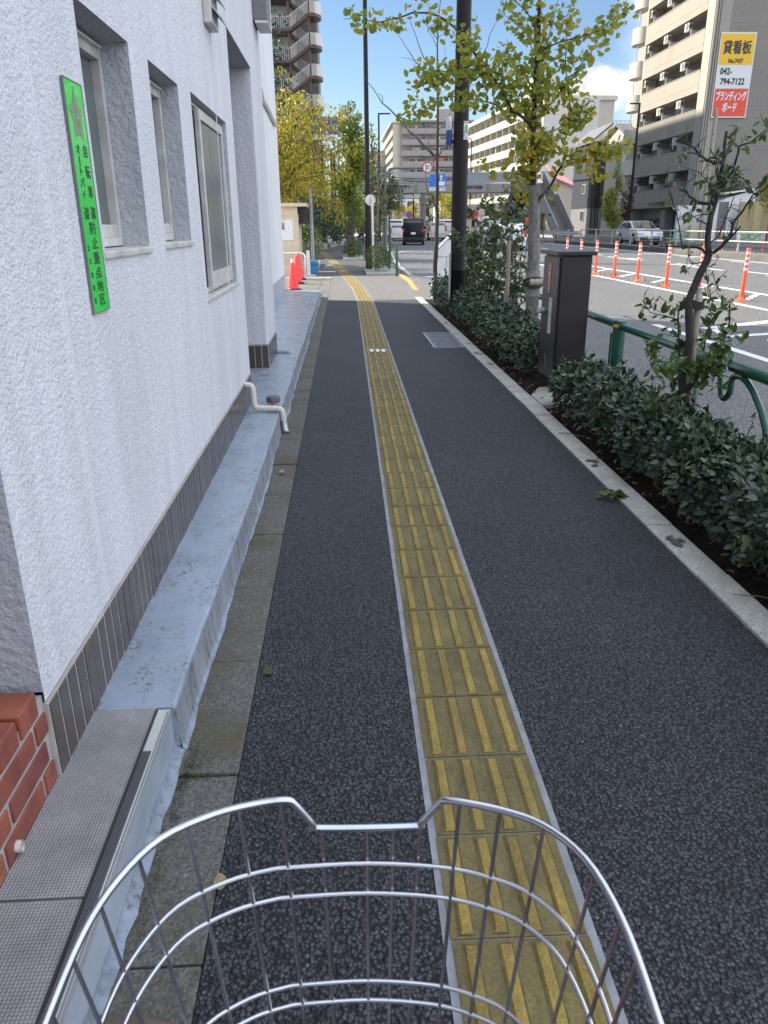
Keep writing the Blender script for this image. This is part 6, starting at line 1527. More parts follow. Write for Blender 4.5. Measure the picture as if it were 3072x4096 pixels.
# dry weeds along the median and at post feet
P = []
for k in range(420):
    if k < 300: P.append((17.35 + random.uniform(-.12, .05), random.uniform(24, 60), -.09 if random.random() < .5 else .14))
    else: q = PZ(*random.choice(ptops)[:2], -.1); P.append((q.x + random.gauss(0, .15), q.y + random.gauss(0, .15), -.095))
o = leaves('dry_weeds', P, rnd_dir(len(P), (0, 0, 2.0), .7), rnd_dir(len(P)), .16 * (.4 + rng.random(len(P))), T_simple(.05, .3), M['straw'], base=(17, 40, 0)); tag(o, 'dry straw coloured weeds along the median and post feet', 'weeds', kind='stuff')
# far footway and its edge
struct(MB().prism([(24.6, 10), (60, 10), (60, 110), (25.2, 110), (24.6, 70)], -.28, .03).build('opposite_footway', M['apron'], base=(26, 50, 0)))
struct(MB().box(24.4, 24.59, 10, 108, -.28, .05).build('opposite_kerb', M['kerb'], base=(24.5, 50, 0)))
mb = MB(); mb.box(24.38, 24.62, 57.5, 60.5, -.05, .07); struct(mb.build('painted_kerb', M['orange_paint'], base=(24.5, 58, 0)))

# ---------------------------------------------------------------- beige apartment house with the signboard
FXA = 26.8; CY = 62.0
ap = thing('beige_apartment', 'beige ribbed-tile apartment house with balconies and air conditioners', 'building', (30, 66, 0))
tops = [4.03 + 2.645 * k for k in range(-0, 9)]
YE = 75.6
ZT = 30
MB().box(FXA + 1.25, 44, CY + .02, YE + 5, 0, ZT).build('wall', M['apt_side'], ap)
# corner pier and side wall skin with shallow horizontal bands
MB().box(FXA, FXA + 1.26, CY, CY + 1.25, 0, ZT).build('corner_pier', M['apt_col'], ap)
MB().box(FXA + .0, FXA + 1.26, YE - .35, YE, 0, ZT).build('end_pier', M['apt_col'], ap)
M['apt_ribs'] = None
def ribbed(name, c):
    m, nt, b = newmat(name); b.inputs['Roughness'].default_value = .75
    co = coord(nt); w1 = nt.nodes.new('ShaderNodeTexWave'); w1.wave_type = 'BANDS'; w1.bands_direction = 'X'; w1.inputs['Scale'].default_value = 2.2; nt.links.new(co, w1.inputs['Vector'])
    w2 = nt.nodes.new('ShaderNodeTexWave'); w2.wave_type = 'BANDS'; w2.bands_direction = 'Y'; w2.inputs['Scale'].default_value = 2.2; nt.links.new(co, w2.inputs['Vector'])
    w3 = nt.nodes.new('ShaderNodeTexWave'); w3.wave_type = 'BANDS'; w3.bands_direction = 'Z'; w3.inputs['Scale'].default_value = 1.1; nt.links.new(co, w3.inputs['Vector'])
    a = nt.nodes.new('ShaderNodeMath'); a.operation = 'ADD'; nt.links.new(w1.outputs['Fac'], a.inputs[0]); nt.links.new(w2.outputs['Fac'], a.inputs[1])
    n = tex_noise(nt, .5, 5, .6, co)
    c1 = ramp(nt, a.outputs[0], ((.3, tuple(x * .78 for x in c)), (.9, c))); c2_ = ramp(nt, n.outputs['Fac'], ((.3, (.9,) * 3), (.7, (1.05,) * 3)))
    nt.links.new(mixc(nt, 1, c1, c2_, 'MULTIPLY'), b.inputs['Base Color']); bump(nt, b, a.outputs[0], .5, .03); return m
M['apt_ribs'] = ribbed('ribbed_tile', (.335, .295, .24)); M['apt_ribs_side'] = ribbed('ribbed_tile_side', (.30, .27, .235))
MB().box(FXA + 1.26, 44.02, CY - .02, CY + .1, 0, ZT).build('side_cladding', M['apt_ribs_side'], ap)
mb = MB()
for k in range(9): z = tops[0] - .1 + 2.645 * k; mb.box(FXA + 1.3, 44, CY - .035, CY - .021, z, z + .06); mb.box(FXA + 1.3, 44, CY - .035, CY - .021, z + .22, z + .27)
mb.build('band', M['apt_side'], ap)
mb = MB()
for k, x in enumerate((FXA + .10, FXA + .28, FXA + .46)): mb.tube([(x, CY - .10, 0), (x, CY - .10, ZT)], .07, 10)
mb.build('drain_pipes', M['apt_col'], ap, smooth=True)
mb = MB()
for k in range(8): 
    for x in (34.0,): mb.box(x - .08, x + .08, CY - .16, CY - .021, 3.0 + 2.645 * k, 3.18 + 2.645 * k)
mb.build('vent_caps', M['white_paint'], ap)
ys0, ys1 = CY + 1.25, YE - .35
for k in range(10):
    zt = tops[0] + 2.645 * k; zb = zt - 1.45
    par = MB(); par.box(FXA - .02, FXA + .12, ys0, ys1, zb, zt); o = par.build('balcony', M['apt_ribs'], ap, bevel=.02)
    m2 = MB(); m2.box(FXA - .035, FXA - .021, ys0, ys1, zb + .5, zb + .56); m2.box(FXA - .05, FXA + .14, ys0, ys1, zt, zt + .05); m2.build('coping', M['apt_col'], o)
    MB().box(FXA + .12, FXA + 1.25, ys0, ys1, zb, zb + .14).build('slab', M['apt_col'], o)
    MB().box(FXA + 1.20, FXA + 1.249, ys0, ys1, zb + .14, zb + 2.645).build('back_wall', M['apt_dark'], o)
    for j in range(3):
        ya = ys0 + .35 + j * 4.1
        if k < 9:
            wy0 = ya + .4; wn = MB(); wn.box(FXA + 1.17, FXA + 1.199, wy0, wy0 + 1.7, zb + .25, zb + 2.15); f = wn.build('window', M['glass_pale'] if (k + j) % 2 else M['glass'], ap)
            fr = MB(); fr.box(FXA + 1.14, FXA + 1.169, wy0 + .82, wy0 + .88, zb + .25, zb + 2.15); fr.box(FXA + 1.14, FXA + 1.169, wy0 - .05, wy0 + 1.75, zb + 2.15, zb + 2.2); fr.box(FXA + 1.14, FXA + 1.169, wy0 - .05, wy0, zb + .25, zb + 2.15); fr.build('frame', M['alu'], f)
            MB().box(FXA + .12, FXA + 1.19, wy0 + 2.15, wy0 + 2.2, zb + .2, zb + 1.95).build('partition', M['pale_wall'], ap)
            if zt < 22:
                zc = zt + .55; yc = wy0 + 2.6
                ac = MB(); ac.box(FXA + .1, FXA + .42, yc, yc + .82, zc, zc + .60); a_ = ac.build('aircon_unit', M['cond'], ap, bevel=.03)
                fa = MB(); fa.tube([(FXA + .099, yc + .30, zc + .29), (FXA + .085, yc + .30, zc + .29)], .24, 18); fa.tube([(FXA + .26, yc - .004, zc + .3), (FXA + .26, yc + .001, zc + .3)], .16, 14); fa.build('fan_grille', M['gray_paint'], a_)
                MB().tube([(FXA + .3, yc + .1, zc), (FXA + .5, yc, zt - .2), (FXA + .9, yc, zt - .6)], .03, 6).build('pipe', M['white_paint'], a_, smooth=True)
# rounded white balconies at the far corner
for k in range(8):
    zt = tops[0] + 2.645 * k + .1; zb = zt - 1.25; c_ = (FXA + .35, YE + 1.15); A = np.linspace(R(90), R(290), 12)
    mb = MB(); n = len(A); vs_ = [(c_[0] + 1.05 * math.cos(t), c_[1] + 1.25 * math.sin(t), zz) for zz in (zb, zt) for t in A]; mb._add(vs_, [(i, i + 1, n + i + 1, n + i) for i in range(n - 1)] + [tuple(range(n))]); mb.build('round_balcony', M['pale_cream'], ap, smooth=True)
    MB().tube([(c_[0] - .75, c_[1] - .4, zt), (c_[0] - .75, c_[1] - .4, zb + 2.645)], .05, 6).build('balcony_post', M['alu'], ap)
# ground floor: name letters, glass door with crossed bars, recess
zn = zoomer(2560, 790, 8.295)
q0, q1 = PX(*zn(285, 245), FXA - .03), PX(*zn(830, 215), FXA - .03)
text('グリーンプラザ北四園区', .40, M['char'], (FXA - .045, (q0.y + q1.y) / 2, (q0.z + q1.z) / 2), (0, -1, 0), (0, 0, 1), ap, wscale=abs(q0.y - q1.y) / 4.5, bold=.01)
MB().box(FXA + .3, FXA + 1.249, ys0, ys1, .03, .05).build('porch', M['concrete'], ap)
gd = MB().box(FXA + .95, FXA + 1.0, 64.3, 67.6, .05, 2.35).build('entrance_door', M['glass'], ap)
mb = MB(); xx = FXA + .93
def barr(a, b_, w=.06):
    a, b_ = Vector((xx, a[0], a[1])), Vector((xx, b_[0], b_[1])); d = (b_ - a); L = d.length; d.normalize(); n = d.cross(Vector((1, 0, 0))); mb.obox((a + b_) / 2, d * L / 2, n * w, (.012, 0, 0))
for a, b_ in (((65.95, 2.3), (67.3, 1.2)), ((67.3, 1.2), (66.3, .1)), ((65.95, 2.3), (64.5, 1.2)), ((64.5, 1.2), (65.6, .1)), ((65.95, 2.3), (65.95, .1)), ((64.3, 2.33), (67.6, 2.33)), ((64.33, 0.1), (64.33, 2.3)), ((67.57, .1), (67.57, 2.3))): barr(a, b_)
mb.build('door_bars', M['steel'], gd); MB().box(FXA + .3, FXA + 1.2, 67.7, 68.7, .05, 2.4).build('porch_pillar', M['apt_side'], ap)
MB().box(FXA + .9, FXA + 1.0, 69.2, 71, 1.9, 2.2).build('porch_beam', M['apt_col'], ap)
# signboard on the side wall
zs = zoomer(2820, 120, 5.821); SYs = CY - .12
def S2(x, y): return PY(*zs(x, y), SYs)
tl, trr, br_, bl = S2(380, 5), S2(1205, 90), S2(945, 2065), S2(145, 2020)
sx0, sx1 = (tl.x + bl.x) / 2, (trr.x + br_.x) / 2; sz1, sz0 = (tl.z + trr.z) / 2, (bl.z + br_.z) / 2
sg = thing('signboard', 'tall yellow white and red signboard with a phone number on the apartment wall', 'signboard', ((sx0 + sx1) / 2, SYs, sz0))
w, h = sx1 - sx0, sz1 - sz0; e = w * .028
MB().box(sx0, sx1, SYs, SYs + .06, sz0, sz1).build('panel', M['white_sign'], sg)
zy, zr = sz1 - h * .375, sz1 - h * .652
MB().box(sx0 + e, sx1 - e, SYs - .006, SYs - .001, zy, sz1 - h * .016).build('yellow_field', M['yellow_sign'], sg); MB().box(sx0 + e, sx1 - e, SYs - .006, SYs - .001, sz0 + h * .016, zr).build('red_field', M['red_sign'], sg)
cx_ = (sx0 + sx1) / 2
def st_(b_, sz, m_, u, v, ws=1.0, bold=.0): text(b_, sz, m_, (sx0 + w * u, SYs - .010, sz1 - h * v), (1, 0, 0), (0, 0, 1), sg, wscale=ws, bold=bold)
st_('貸看板', h * .165, M['char'], .5, .185, w * .80 / (h * .165 * 3), .022); st_('No.7437', h * .070, M['char'], .5, .332, .80, .018)
st_('042-', h * .105, M['char'], .27, .452, .85, .02); st_('794-7122', h * .105, M['char'], .48, .572, .82, .02)
st_('ブランディング', h * .12, M['sign_white'], .5, .75, w * .88 / (h * .12 * 7), .022); st_('ボード', h * .125, M['sign_white'], .5, .885, .42 * w / (h * .125 * 3), .022)
# wooden utility pole in front, entrance shed, white gate wall, netted lot
q = PY(1497, 525, 57); q2 = PY(1548, 235, 57); q.z = 0
up = thing('utility_pole', 'pale brown utility pole with bands before the apartment side wall', 'pole', (q2.x, 57, 0))
MB().lathe((q2.x, 57, 0), [(.15, 0), (.12, q2.z), (.03, q2.z + .05)], 12).build('shaft', M['bamboo'], up, smooth=True)
mb = MB()
for z in np.arange(1.5, q2.z, 1.1): mb.lathe((q2.x, 57, 0), [(.155 - .004 * z, z), (.155 - .004 * z, z + .05)], 12)
mb.build('band', M['gray_paint'], up)
zq = zoomer(2680, 600, 2.4286)
def RQ(x, y, Y): return PY(*zq(x, y), Y)
a, b_ = RQ(85, 540, 60.5), RQ(345, 545, 60.5)
sh = thing('white_shed', 'white flat fronted store box beside the apartment entrance', 'shed', ((a.x + b_.x) / 2, 60.5, 0))
MB().box(a.x, b_.x, 60.5, 60.85, 0, a.z).build('wall', M['white_paint'], sh, bevel=.04); MB().box(a.x + .35, a.x + 1.3, 60.47, 60.499, .1, 2.0).build('door', M['pale_wall'], sh)
a, b_ = RQ(205, 730, 59.6), RQ(340, 860, 59.6)
tag(MB().box(a.x, b_.x, 59.6, 60.0, 0, a.z).build('stone_gatepost', M['booth'], base=((a.x + b_.x) / 2, 59.6, 0), bevel=.03), 'cream stone gate block in front of the white shed', 'gatepost')
a, b_ = RQ(430, 400, 59), RQ(830, 400, 59)
gw = thing('white_wall', 'bright white wall and sloping roof beside the netted lot', 'wall', ((a.x + b_.x) / 2, 59, 0))
MB().prism([(a.x, 0), (b_.x, 0), (b_.x, RQ(820, 385, 59).z), (a.x + 1.0, RQ(640, 420, 59).z - .3), (a.x, RQ(430, 470, 59).z - .5)], 58.9, 60.4, 'xz').build('wall', M['white_paint'], gw)
q = RQ(520, 560, 58.9); MB().box(q.x - .35, q.x + .35, 58.86, 58.899, .1, q.z + .4).build('window', M['gray_siding'], gw)
mb = MB(); mb.prism([(a.x + .6, RQ(600, 430, 58.9).z), (b_.x + .1, RQ(830, 385, 58.9).z), (b_.x + .1, RQ(830, 370, 58.9).z), (a.x + .6, RQ(600, 415, 58.9).z)], 58.7, 60.5, 'xz'); mb.build('coping', M['alu'], gw)
a = RQ(690, 505, 58); tp_ = thing('netted_fence', 'beige construction netting on a frame at the right edge', 'fence', (a.x + 5, 58, 0))
mb = MB(); n = 40
vs_ = [(a.x + i * 14 / n, 58 + .12 * math.sin(i * 1.7) + .05 * math.sin(i * 4.1), z + (0 if z > 1 else .04 * math.sin(i))) for z in (.75, RQ(700, 505, 58).z) for i in range(n + 1)]; mb._add(vs_, [(i, i + 1, n + 2 + i, n + 1 + i) for i in range(n)]); mb.build('net', M['tan_tarp'], tp_, smooth=True)
MB().tube([(a.x, 58.1, .0), (a.x, 58.1, 3.0)], .04, 6).tube([(a.x + 5, 58.1, 0), (a.x + 5, 58.1, 3)], .04, 6).build('frame', M['steel'], tp_)
MB().box(a.x, a.x + 14, 57.95, 58.25, 0, .7).build('base_wall', M['white_paint'], tp_)
# pale green railings and sunlit hedge on the far footway
def g_rail(label, x0, x1, Y):
    t = thing('green_fence', label, 'railing', (x0, Y, .03), 0, 'pale green railings across the road')
    mb = MB()
    for z in (.2, .55, .9): mb.tube([(x0, Y, z), (x1, Y, z)], .025, 8)
    for x in np.linspace(x0 + .3, x1 - .3, max(3, int((x1 - x0) / .35))): mb.box(x - .008, x + .008, Y - .008, Y + .008, .2, .9)
    mb.build('rails', M['green_fence'], t)
    for x in np.linspace(x0, x1, 3): MB().tube([(x, Y, 0), (x, Y, .98)], .04, 8).build('post', M['green_fence'], t, smooth=True)
a, b_ = RQ(0, 850, 56.5), RQ(185, 850, 56.5); g_rail('pale green railing in front of the glass apartment door', a.x, b_.x, 56.5)
a, b_ = RQ(690, 850, 55), RQ(950, 850, 55); g_rail('pale green railing in front of the sunlit hedge', a.x, b_.x + 4, 55)
shrub('box_hedge', 'sunlit yellow-green hedge at the right edge across the road', None, RQ(720, 850, 56).x, RQ(950, 850, 56).x + 4, 55.6, 56.6, .85, 1600, .10, T_simple(.32), M['leaf_ginkgo'], cat='hedge', stems=4)
a = RQ(600, 330, 60.8); tree('small_garden_tree', 'bright green garden tree before the apartment side wall', None, (a.x, 60.8, 0), a.z + 1.0, 1.3, .08, 1300, .16, M['leaf_mid'], ncl=14, low=.5)
tree('yellow_street_tree', 'yellow ginkgo at the far right edge across the road', None, (RQ(960, 450, 52).x + .3, 52, 0), 5.2, 1.0, .09, 1300, .13, M['leaf_ginkgo_yellow'], T_fan(), ncl=16, low=.35)
b_ = PY(1325, 480, 68); tree('slim_street_tree', 'slim yellow-green street tree behind the silver car', None, (b_.x, 68, 0), 6.6, 1.15, .09, 2400, .15, M['leaf_ginkgo'], T_fan(), conical=True, ncl=26, low=.2)
b_ = PY(1352, 480, 70); tree('red_leaf_tree', 'dark red-leaved tree next to the slim yellow tree', None, (b_.x, 70, 0), 5.0, .8, .08, 900, .15, M['leaf_red'], ncl=14, low=.3)
shrub('porch_bush', 'dark palm-like bush under the apartment porch', None, 26.3, 27.6, 69, 71.5, 1.6, 600, .16, TO, M['leaf_dark'], cat='bush', stems=3)
LPY = 64.5; q2 = PY(1382, 225, LPY)
fl = thing('lamp_post', 'dark lamp post standing between the silver car and apartment', 'lamp post', (q2.x, LPY, 0))
MB().lathe((q2.x, LPY, 0), [(.12, 0), (.11, 2), (.07, q2.z)], 12).build('shaft', M['pole_brown'], fl, smooth=True); MB().box(q2.x - .75, q2.x + .05, LPY - .1, LPY + .1, q2.z, q2.z + .08).build('lamp_head', M['pole_brown'], fl)

# ---------------------------------------------------------------- houses beyond
def winbox(par, x0, x1, y, z0, z1, m='glass', fr='alu'):
    o = MB().box(x0, x1, y - .03, y + .02, z0, z1).build('window', M[m], par); f = MB(); t_ = .06
    f.box(x0 - t_, x1 + t_, y - .06, y - .031, z1, z1 + t_); f.box(x0 - t_, x1 + t_, y - .06, y - .031, z0 - t_, z0); f.box(x0 - t_, x0, y - .06, y - .031, z0, z1); f.box(x1, x1 + t_, y - .06, y - .031, z0, z1); f.build('frame', M[fr], o); return o
z4c = z4
def winboxX(par, y0, y1, X, z0, z1, m='glass', fr='alu'):
    o = MB().box(X - .02, X + .03, y0, y1, z0, z1).build('window', M[m], par); f = MB(); t_ = .07
    f.box(X - .06, X - .021, y0 - t_, y1 + t_, z1, z1 + t_); f.box(X - .06, X - .021, y0 - t_, y1 + t_, z0 - t_, z0); f.box(X - .06, X - .021, y0 - t_, y0, z0, z1); f.box(X - .06, X - .021, y1, y1 + t_, z0, z1); f.build('frame', M[fr], o); return o
NXP = 27.0
def N4(x, y): return PX(*z4(x, y), NXP)
yn, yf_ = N4(1350, 500).y, N4(1168, 500).y; xe = PY(*z4(1472, 500), yn).x
ztop = N4(1345, 165).z; zmid = N4(1345, 785).z
nh = thing('navy_house', 'narrow three storey navy house with a gray tiled ground floor', 'house', (NXP, yn, 0))
MB().box(NXP, xe, yn, yf_, zmid, ztop).build('wall', M['navy'], nh); MB().box(NXP + .05, xe + .02, yn - .06, yn - .001, zmid, ztop).build('side_wall', M['brown_side'], nh); MB().box(NXP + .03, xe - .02, yn + .03, yf_, 0, zmid - .001).build('ground_floor', M['gray_siding'], nh)
mb = MB(); mb._add([(NXP - .3, yn - .4, ztop), (NXP - .3, yf_ + .3, ztop), (xe + .3, yf_ + .3, ztop + 1.6), (xe + .3, yn - .4, ztop + 1.6), (NXP - .3, yn - .4, ztop + .2), (NXP - .3, yf_ + .3, ztop + .2), (xe + .3, yf_ + .3, ztop + 1.8), (xe + .3, yn - .4, ztop + 1.8)], [(0, 1, 2, 3), (4, 7, 6, 5), (0, 3, 7, 4), (0, 4, 5, 1), (1, 5, 6, 2), (2, 6, 7, 3)]); mb.build('roof', M['roof_dark'], nh)
for (x0_, y0_, x1_, y1_) in ((1255, 565, 1290, 650), (1275, 290, 1320, 410), (1230, 820, 1268, 910)):
    p0, p1 = N4(x0_, y1_), N4(x1_, y0_); winboxX(nh, p1.y, p0.y, NXP if y0_ < 800 else NXP + .03, p0.z, p1.z)
mb = MB()
for x_, zt_ in ((1400, ztop - 1), (1425, ztop * .6), (1365, zmid)):
    p0 = PY(*z4(x_, 500), yn); mb.tube([(p0.x, yn - .14, .3), (p0.x, yn - .14, zt_)], .06, 6)
p0, p1, p2 = N4(1172, 525), N4(1340, 508), N4(1345, 440); mb.tube([p0 + Vector((-.1, 0, 0)), p1 + Vector((-.1, 0, 0)), p2 + Vector((-.1, 0, 0))], .07, 6); mb.build('pipes', M['black'], nh)
def C2(x, y): return PX(*c2(x, y), NXP)
gy0, gy1 = C2(845, 860).y, C2(665, 900).y; ap_ = C2(735, 785); zel, zer = C2(672, 850).z, C2(820, 880).z
ch = thing('cream_house', 'cream gabled house with a dark roof and one dark window', 'house', (NXP, (gy0 + gy1) / 2, 0))
gy0 = max(gy0, 76.5)
MB().prism([(gy1, 0), (gy0, 0), (gy0, zer), (ap_.y, ap_.z), (gy1, zel)], NXP, NXP + 9, 'yz').build('wall', M['cream'], ch)
mb = MB()
for (p0, p1) in (((gy1 + .3, zel - .2), (ap_.y, ap_.z + .08)), ((ap_.y, ap_.z + .08), (gy0 - .3, zer - .15))): mb.prism([p0, p1, (p1[0], p1[1] + .22), (p0[0], p0[1] + .22)], NXP - .3, NXP + 9.3, 'yz')
mb.build('roof', M['roof_dark'], ch)
p0, p1 = C2(748, 1020), C2(787, 925); winboxX(ch, p1.y, p0.y, NXP, p0.z, p1.z, fr='gray_paint')
q = C2(682, 830); mb = MB(); mb.tube([(NXP - .3, q.y, q.z), (NXP - .38, q.y - .1, q.z)], [.03, .3], 14); mb.build('dish', M['white_paint'], ch)
mb = MB(); p0 = Vector((NXP + 2, ap_.y, ap_.z)); mb.tube([p0, p0 + Vector((0, 0, 2.2))], .03, 5)
for k in range(4): mb.box(p0.x - .5, p0.x + .5, p0.y - .02, p0.y + .02, p0.z + 1.4 + k * .2, p0.z + 1.43 + k * .2)
mb.build('aerial', M['steel'], ch)
# house with pink roof
PYY = 110
p0, p1 = PY(*z4(1010, 500), PYY), PY(*z4(1150, 500), PYY); p2 = PY(*z4(1145, 605), PYY)
ph = thing('pink_roof_house', 'low cream house with a sloping pink metal roof by the stairs', 'house', ((p0.x + p1.x) / 2, PYY, 0))
zl = PY(*z4(1140, 610), PYY).z; zh_ = p0.z
MB().prism([(p0.x - 1.0, 0), (p1.x + 1.2, 0), (p1.x + 1.2, zl), (p0.x - .1, zh_ - .15), (p0.x - 1.0, zh_ - .15)], PYY, PYY + 10, 'xz').build('wall', M['cream'], ph)
mb = MB(); mb._add([(p0.x - .2, PYY - .3, zh_), (p1.x + 1.4, PYY - .3, zl + .05), (p1.x + 1.4, PYY + 10, zl + 2.4), (p0.x + .9, PYY + 10, zh_ + 2.4), (p0.x - .2, PYY - .3, zh_ - .18), (p1.x + 1.4, PYY - .3, zl - .13), (p1.x + 1.4, PYY + 10, zl + 2.2), (p0.x + .9, PYY + 10, zh_ + 2.2)], [(0, 1, 2, 3), (4, 7, 6, 5), (0, 4, 5, 1), (1, 5, 6, 2), (2, 6, 7, 3), (3, 7, 4, 0)]); mb.build('roof', M['pink_roof'], ph)
# low block with a blue roof fence far behind
FY = 150; p0, p1 = PY(*c2(470, 780), FY), PY(*c2(900, 770), FY)
fb = thing('far_block', 'pale flat block with a blue roof fence behind the cream house', 'building', ((p0.x + p1.x) / 2, FY, 0))
MB().box(p0.x, p1.x + 8, FY, FY + 18, 0, p0.z).build('wall', M['pale_wall'], fb); MB().box(p0.x - .2, p1.x + 8, FY - .2, FY + 18, p0.z - 1.2, p0.z - .7).build('eave', M['gray_siding'], fb)
mb = MB(); hb_ = PY(*c2(480, 748), FY).z - p0.z
for x in np.arange(p0.x, p1.x + 8, .8): mb.box(x - .05, x + .05, FY - .02, FY + .02, p0.z, p0.z + hb_)
mb.box(p0.x, p1.x + 8, FY - .06, FY + .06, p0.z + hb_ - .12, p0.z + hb_); mb.build('roof_fence', M['glass_pale'], fb)

# generic balcony apartment block, built along a local x axis
def balcony_block(name, label, A, B_, depth, floors, pitch, mats, side='pale_wall', bay=3.4, z0=0.0, rail='alu', roofz=.7, dep_b=1.3, parap=1.05):
    """A, B_: ground ends of the balcony face; the block lies to the right of A->B_"""
    A, B_ = Vector((*A, 0)), Vector((*B_, 0)); t_ = (B_ - A); L = t_.length; t_.normalize(); ang = math.atan2(t_.y, t_.x)
    o = bpy.data.objects.new(name, None); COL.objects.link(o); o.location = A; o.rotation_euler = (0, 0, ang); tag(o, label, 'building')
    H = floors * pitch + z0
    MB().box(0, L, -depth, -.001, 0, H).build('wall', M[mats[0]], o, world=False)
    MB().box(-.3, L + .3, -depth - .3, dep_b + .35, H, H + roofz).build('roof', M[mats[1]], o, world=False)
    nb = max(1, int(L / bay)); bw = L / nb
    cnt = 0; proto = None; rest = MB()
    for k in reversed(range(floors)):
        z = z0 + k * pitch
        b_ = MB().box(.0, L, 0, dep_b, z - .22, z).build('balcony', M[mats[1]], o, world=False)
        MB().box(0, L, dep_b - .08, dep_b, z + .05, z + parap).build('parapet', M[mats[2]], b_, world=False)
        fr = MB()
        for i in range(nb * 2 + 1): x = min(L - .04, max(.04, i * bw / 2)); fr.box(x - .04, x + .04, dep_b + .001, dep_b + .03, z + .0, z + parap + .06)
        fr.box(0, L, dep_b - .1, dep_b + .035, z + parap + .001, z + parap + .07); fr.build('railing', M[rail], b_, world=False)
        for i in range(nb):
            x0_ = i * bw; cnt += 1
            if cnt <= 100:
                if proto is None:
                    w_ = MB().box(bw * .12, bw * .62, .0, .03, .15, 2.0).build('window', M['glass'], o, world=False); f_ = MB(); f_.box(bw * .35, bw * .39, .031, .05, .15, 2.0); f_.box(bw * .10, bw * .64, .031, .05, 2.0, 2.06); f_.build('frame', M['alu'], w_, world=False)
                    p_ = MB().box(-.05, .05, 0, dep_b - .1, 0, pitch - .25).build('partition', M[mats[1]], o, world=False); proto = (w_, list(w_.children), p_)
                    c_ = w_; pc = p_
                else:
                    c_ = proto[0].copy(); COL.objects.link(c_); pc = proto[2].copy(); COL.objects.link(pc)
                    for h_ in kids(proto[0]): g_ = h_.copy(); COL.objects.link(g_); g_.parent = c_
                c_.location = (x0_, 0, z); pc.location = (x0_, 0, z)
            else: rest.box(x0_ + bw * .12, x0_ + bw * .62, .0, .03, z + .15, z + 2.0)
            if (i * 7 + k * 3) % 5 == 0: MB().box(x0_ + bw * .2, x0_ + bw * (.35 + .2 * ((i + k) % 2)), dep_b - .5, dep_b - .42, z + .9, z + 1.95).build('laundry', M[('sign_white', 'sign_navy', 'red_sign', 'pale_cream', 'pvc')[(i + k) % 5]], b_, world=False)
    if rest.v:
        r_ = rest.build('windows', M['glass'], o, world=False); r_['kind'] = 'stuff'
    return o, L, H
# cream balcony block right of the brown pole, end wall toward the camera
D1, D2 = 128.0, 175.0
q1 = PY(1165, 205, D1); q0 = PY(1000, 272, D2)
cbk, L_, H_ = balcony_block('cream_apartments', 'long cream apartment block with sunlit railed balconies', (q1.x, D1), (q0.x, D2), 12, 8, 2.72, ('cream', 'pale_cream', 'pale_cream'), z0=.5)
zrow = q1.z; cbk.scale = (1, 1, (q1.z) / (H_ + .7))
pw = PY(1250, 220, D1)
ew = thing('end_wall_block', 'pale blank end wall block with few windows behind the ginkgo', 'building', ((q1.x + pw.x) / 2, D1 - 2, 0))
MB().box(q1.x + .3, pw.x + 2.5, D1 - 2.2, D1 + 10, 0, pw.z).build('wall', M['pale_wall'], ew); q = PY(*c2(290, 470), D1 + 3); MB().box(q.x - 2.2, q.x + .8, D1 + 1, D1 + 6, pw.z, q.z).build('stair_tower', M['pale_wall'], ew)
for (x, y) in ((145, 840), (290, 840), (145, 970), (275, 970)):
    p_ = PY(*c2(x, y), D1 - 2.2); winbox(ew, p_.x - 1.0, p_.x + 1.0, D1 - 2.2, p_.z - .8, p_.z + .8, 'glass_pale')
# gray-brown block facing the camera, far
D3 = 205.0; zf = zoomer(1350, 0, 2.37)
p0, p1 = PY(*zf(605, 1145), D3), PY(*zf(1275, 1140), D3); pl_ = PY(*zf(460, 1270), D3 + 45)
H3 = p0.z
gb_, L3, HH = balcony_block('graybrown_apartments', 'gray-brown apartment block facing down the street in the distance', (p1.x, D3), (p0.x, D3), 14, 10, 2.86, ('graybrown', 'graybrown', 'graybrown'), bay=4.6, rail='graybrown', z0=.4, roofz=.5, parap=1.25)
gb_.scale = (1, 1, H3 / (HH + .5))
gs_, L4, HH4 = balcony_block('graybrown_wing', 'sunlit left wing of the gray-brown apartment block', (p0.x - .8, D3 + .5), (pl_.x, D3 + 45), 10, 10, 2.86, ('cream', 'pale_cream', 'cream'), bay=4.0, z0=.4, roofz=.5, parap=1.25)
gs_.scale = (1, 1, H3 / (HH4 + .5))
q = PY(*zf(1050, 1060), D3 + 5); tag(MB().box(q.x - 2.5, q.x + 3.5, D3 + 5, D3 + 11, H3 + .02, q.z + .6).build('roof_tower', M['graybrown'], base=(q.x, D3 + 5, H3)), 'small stair tower on the gray-brown block roof', 'roof tower')
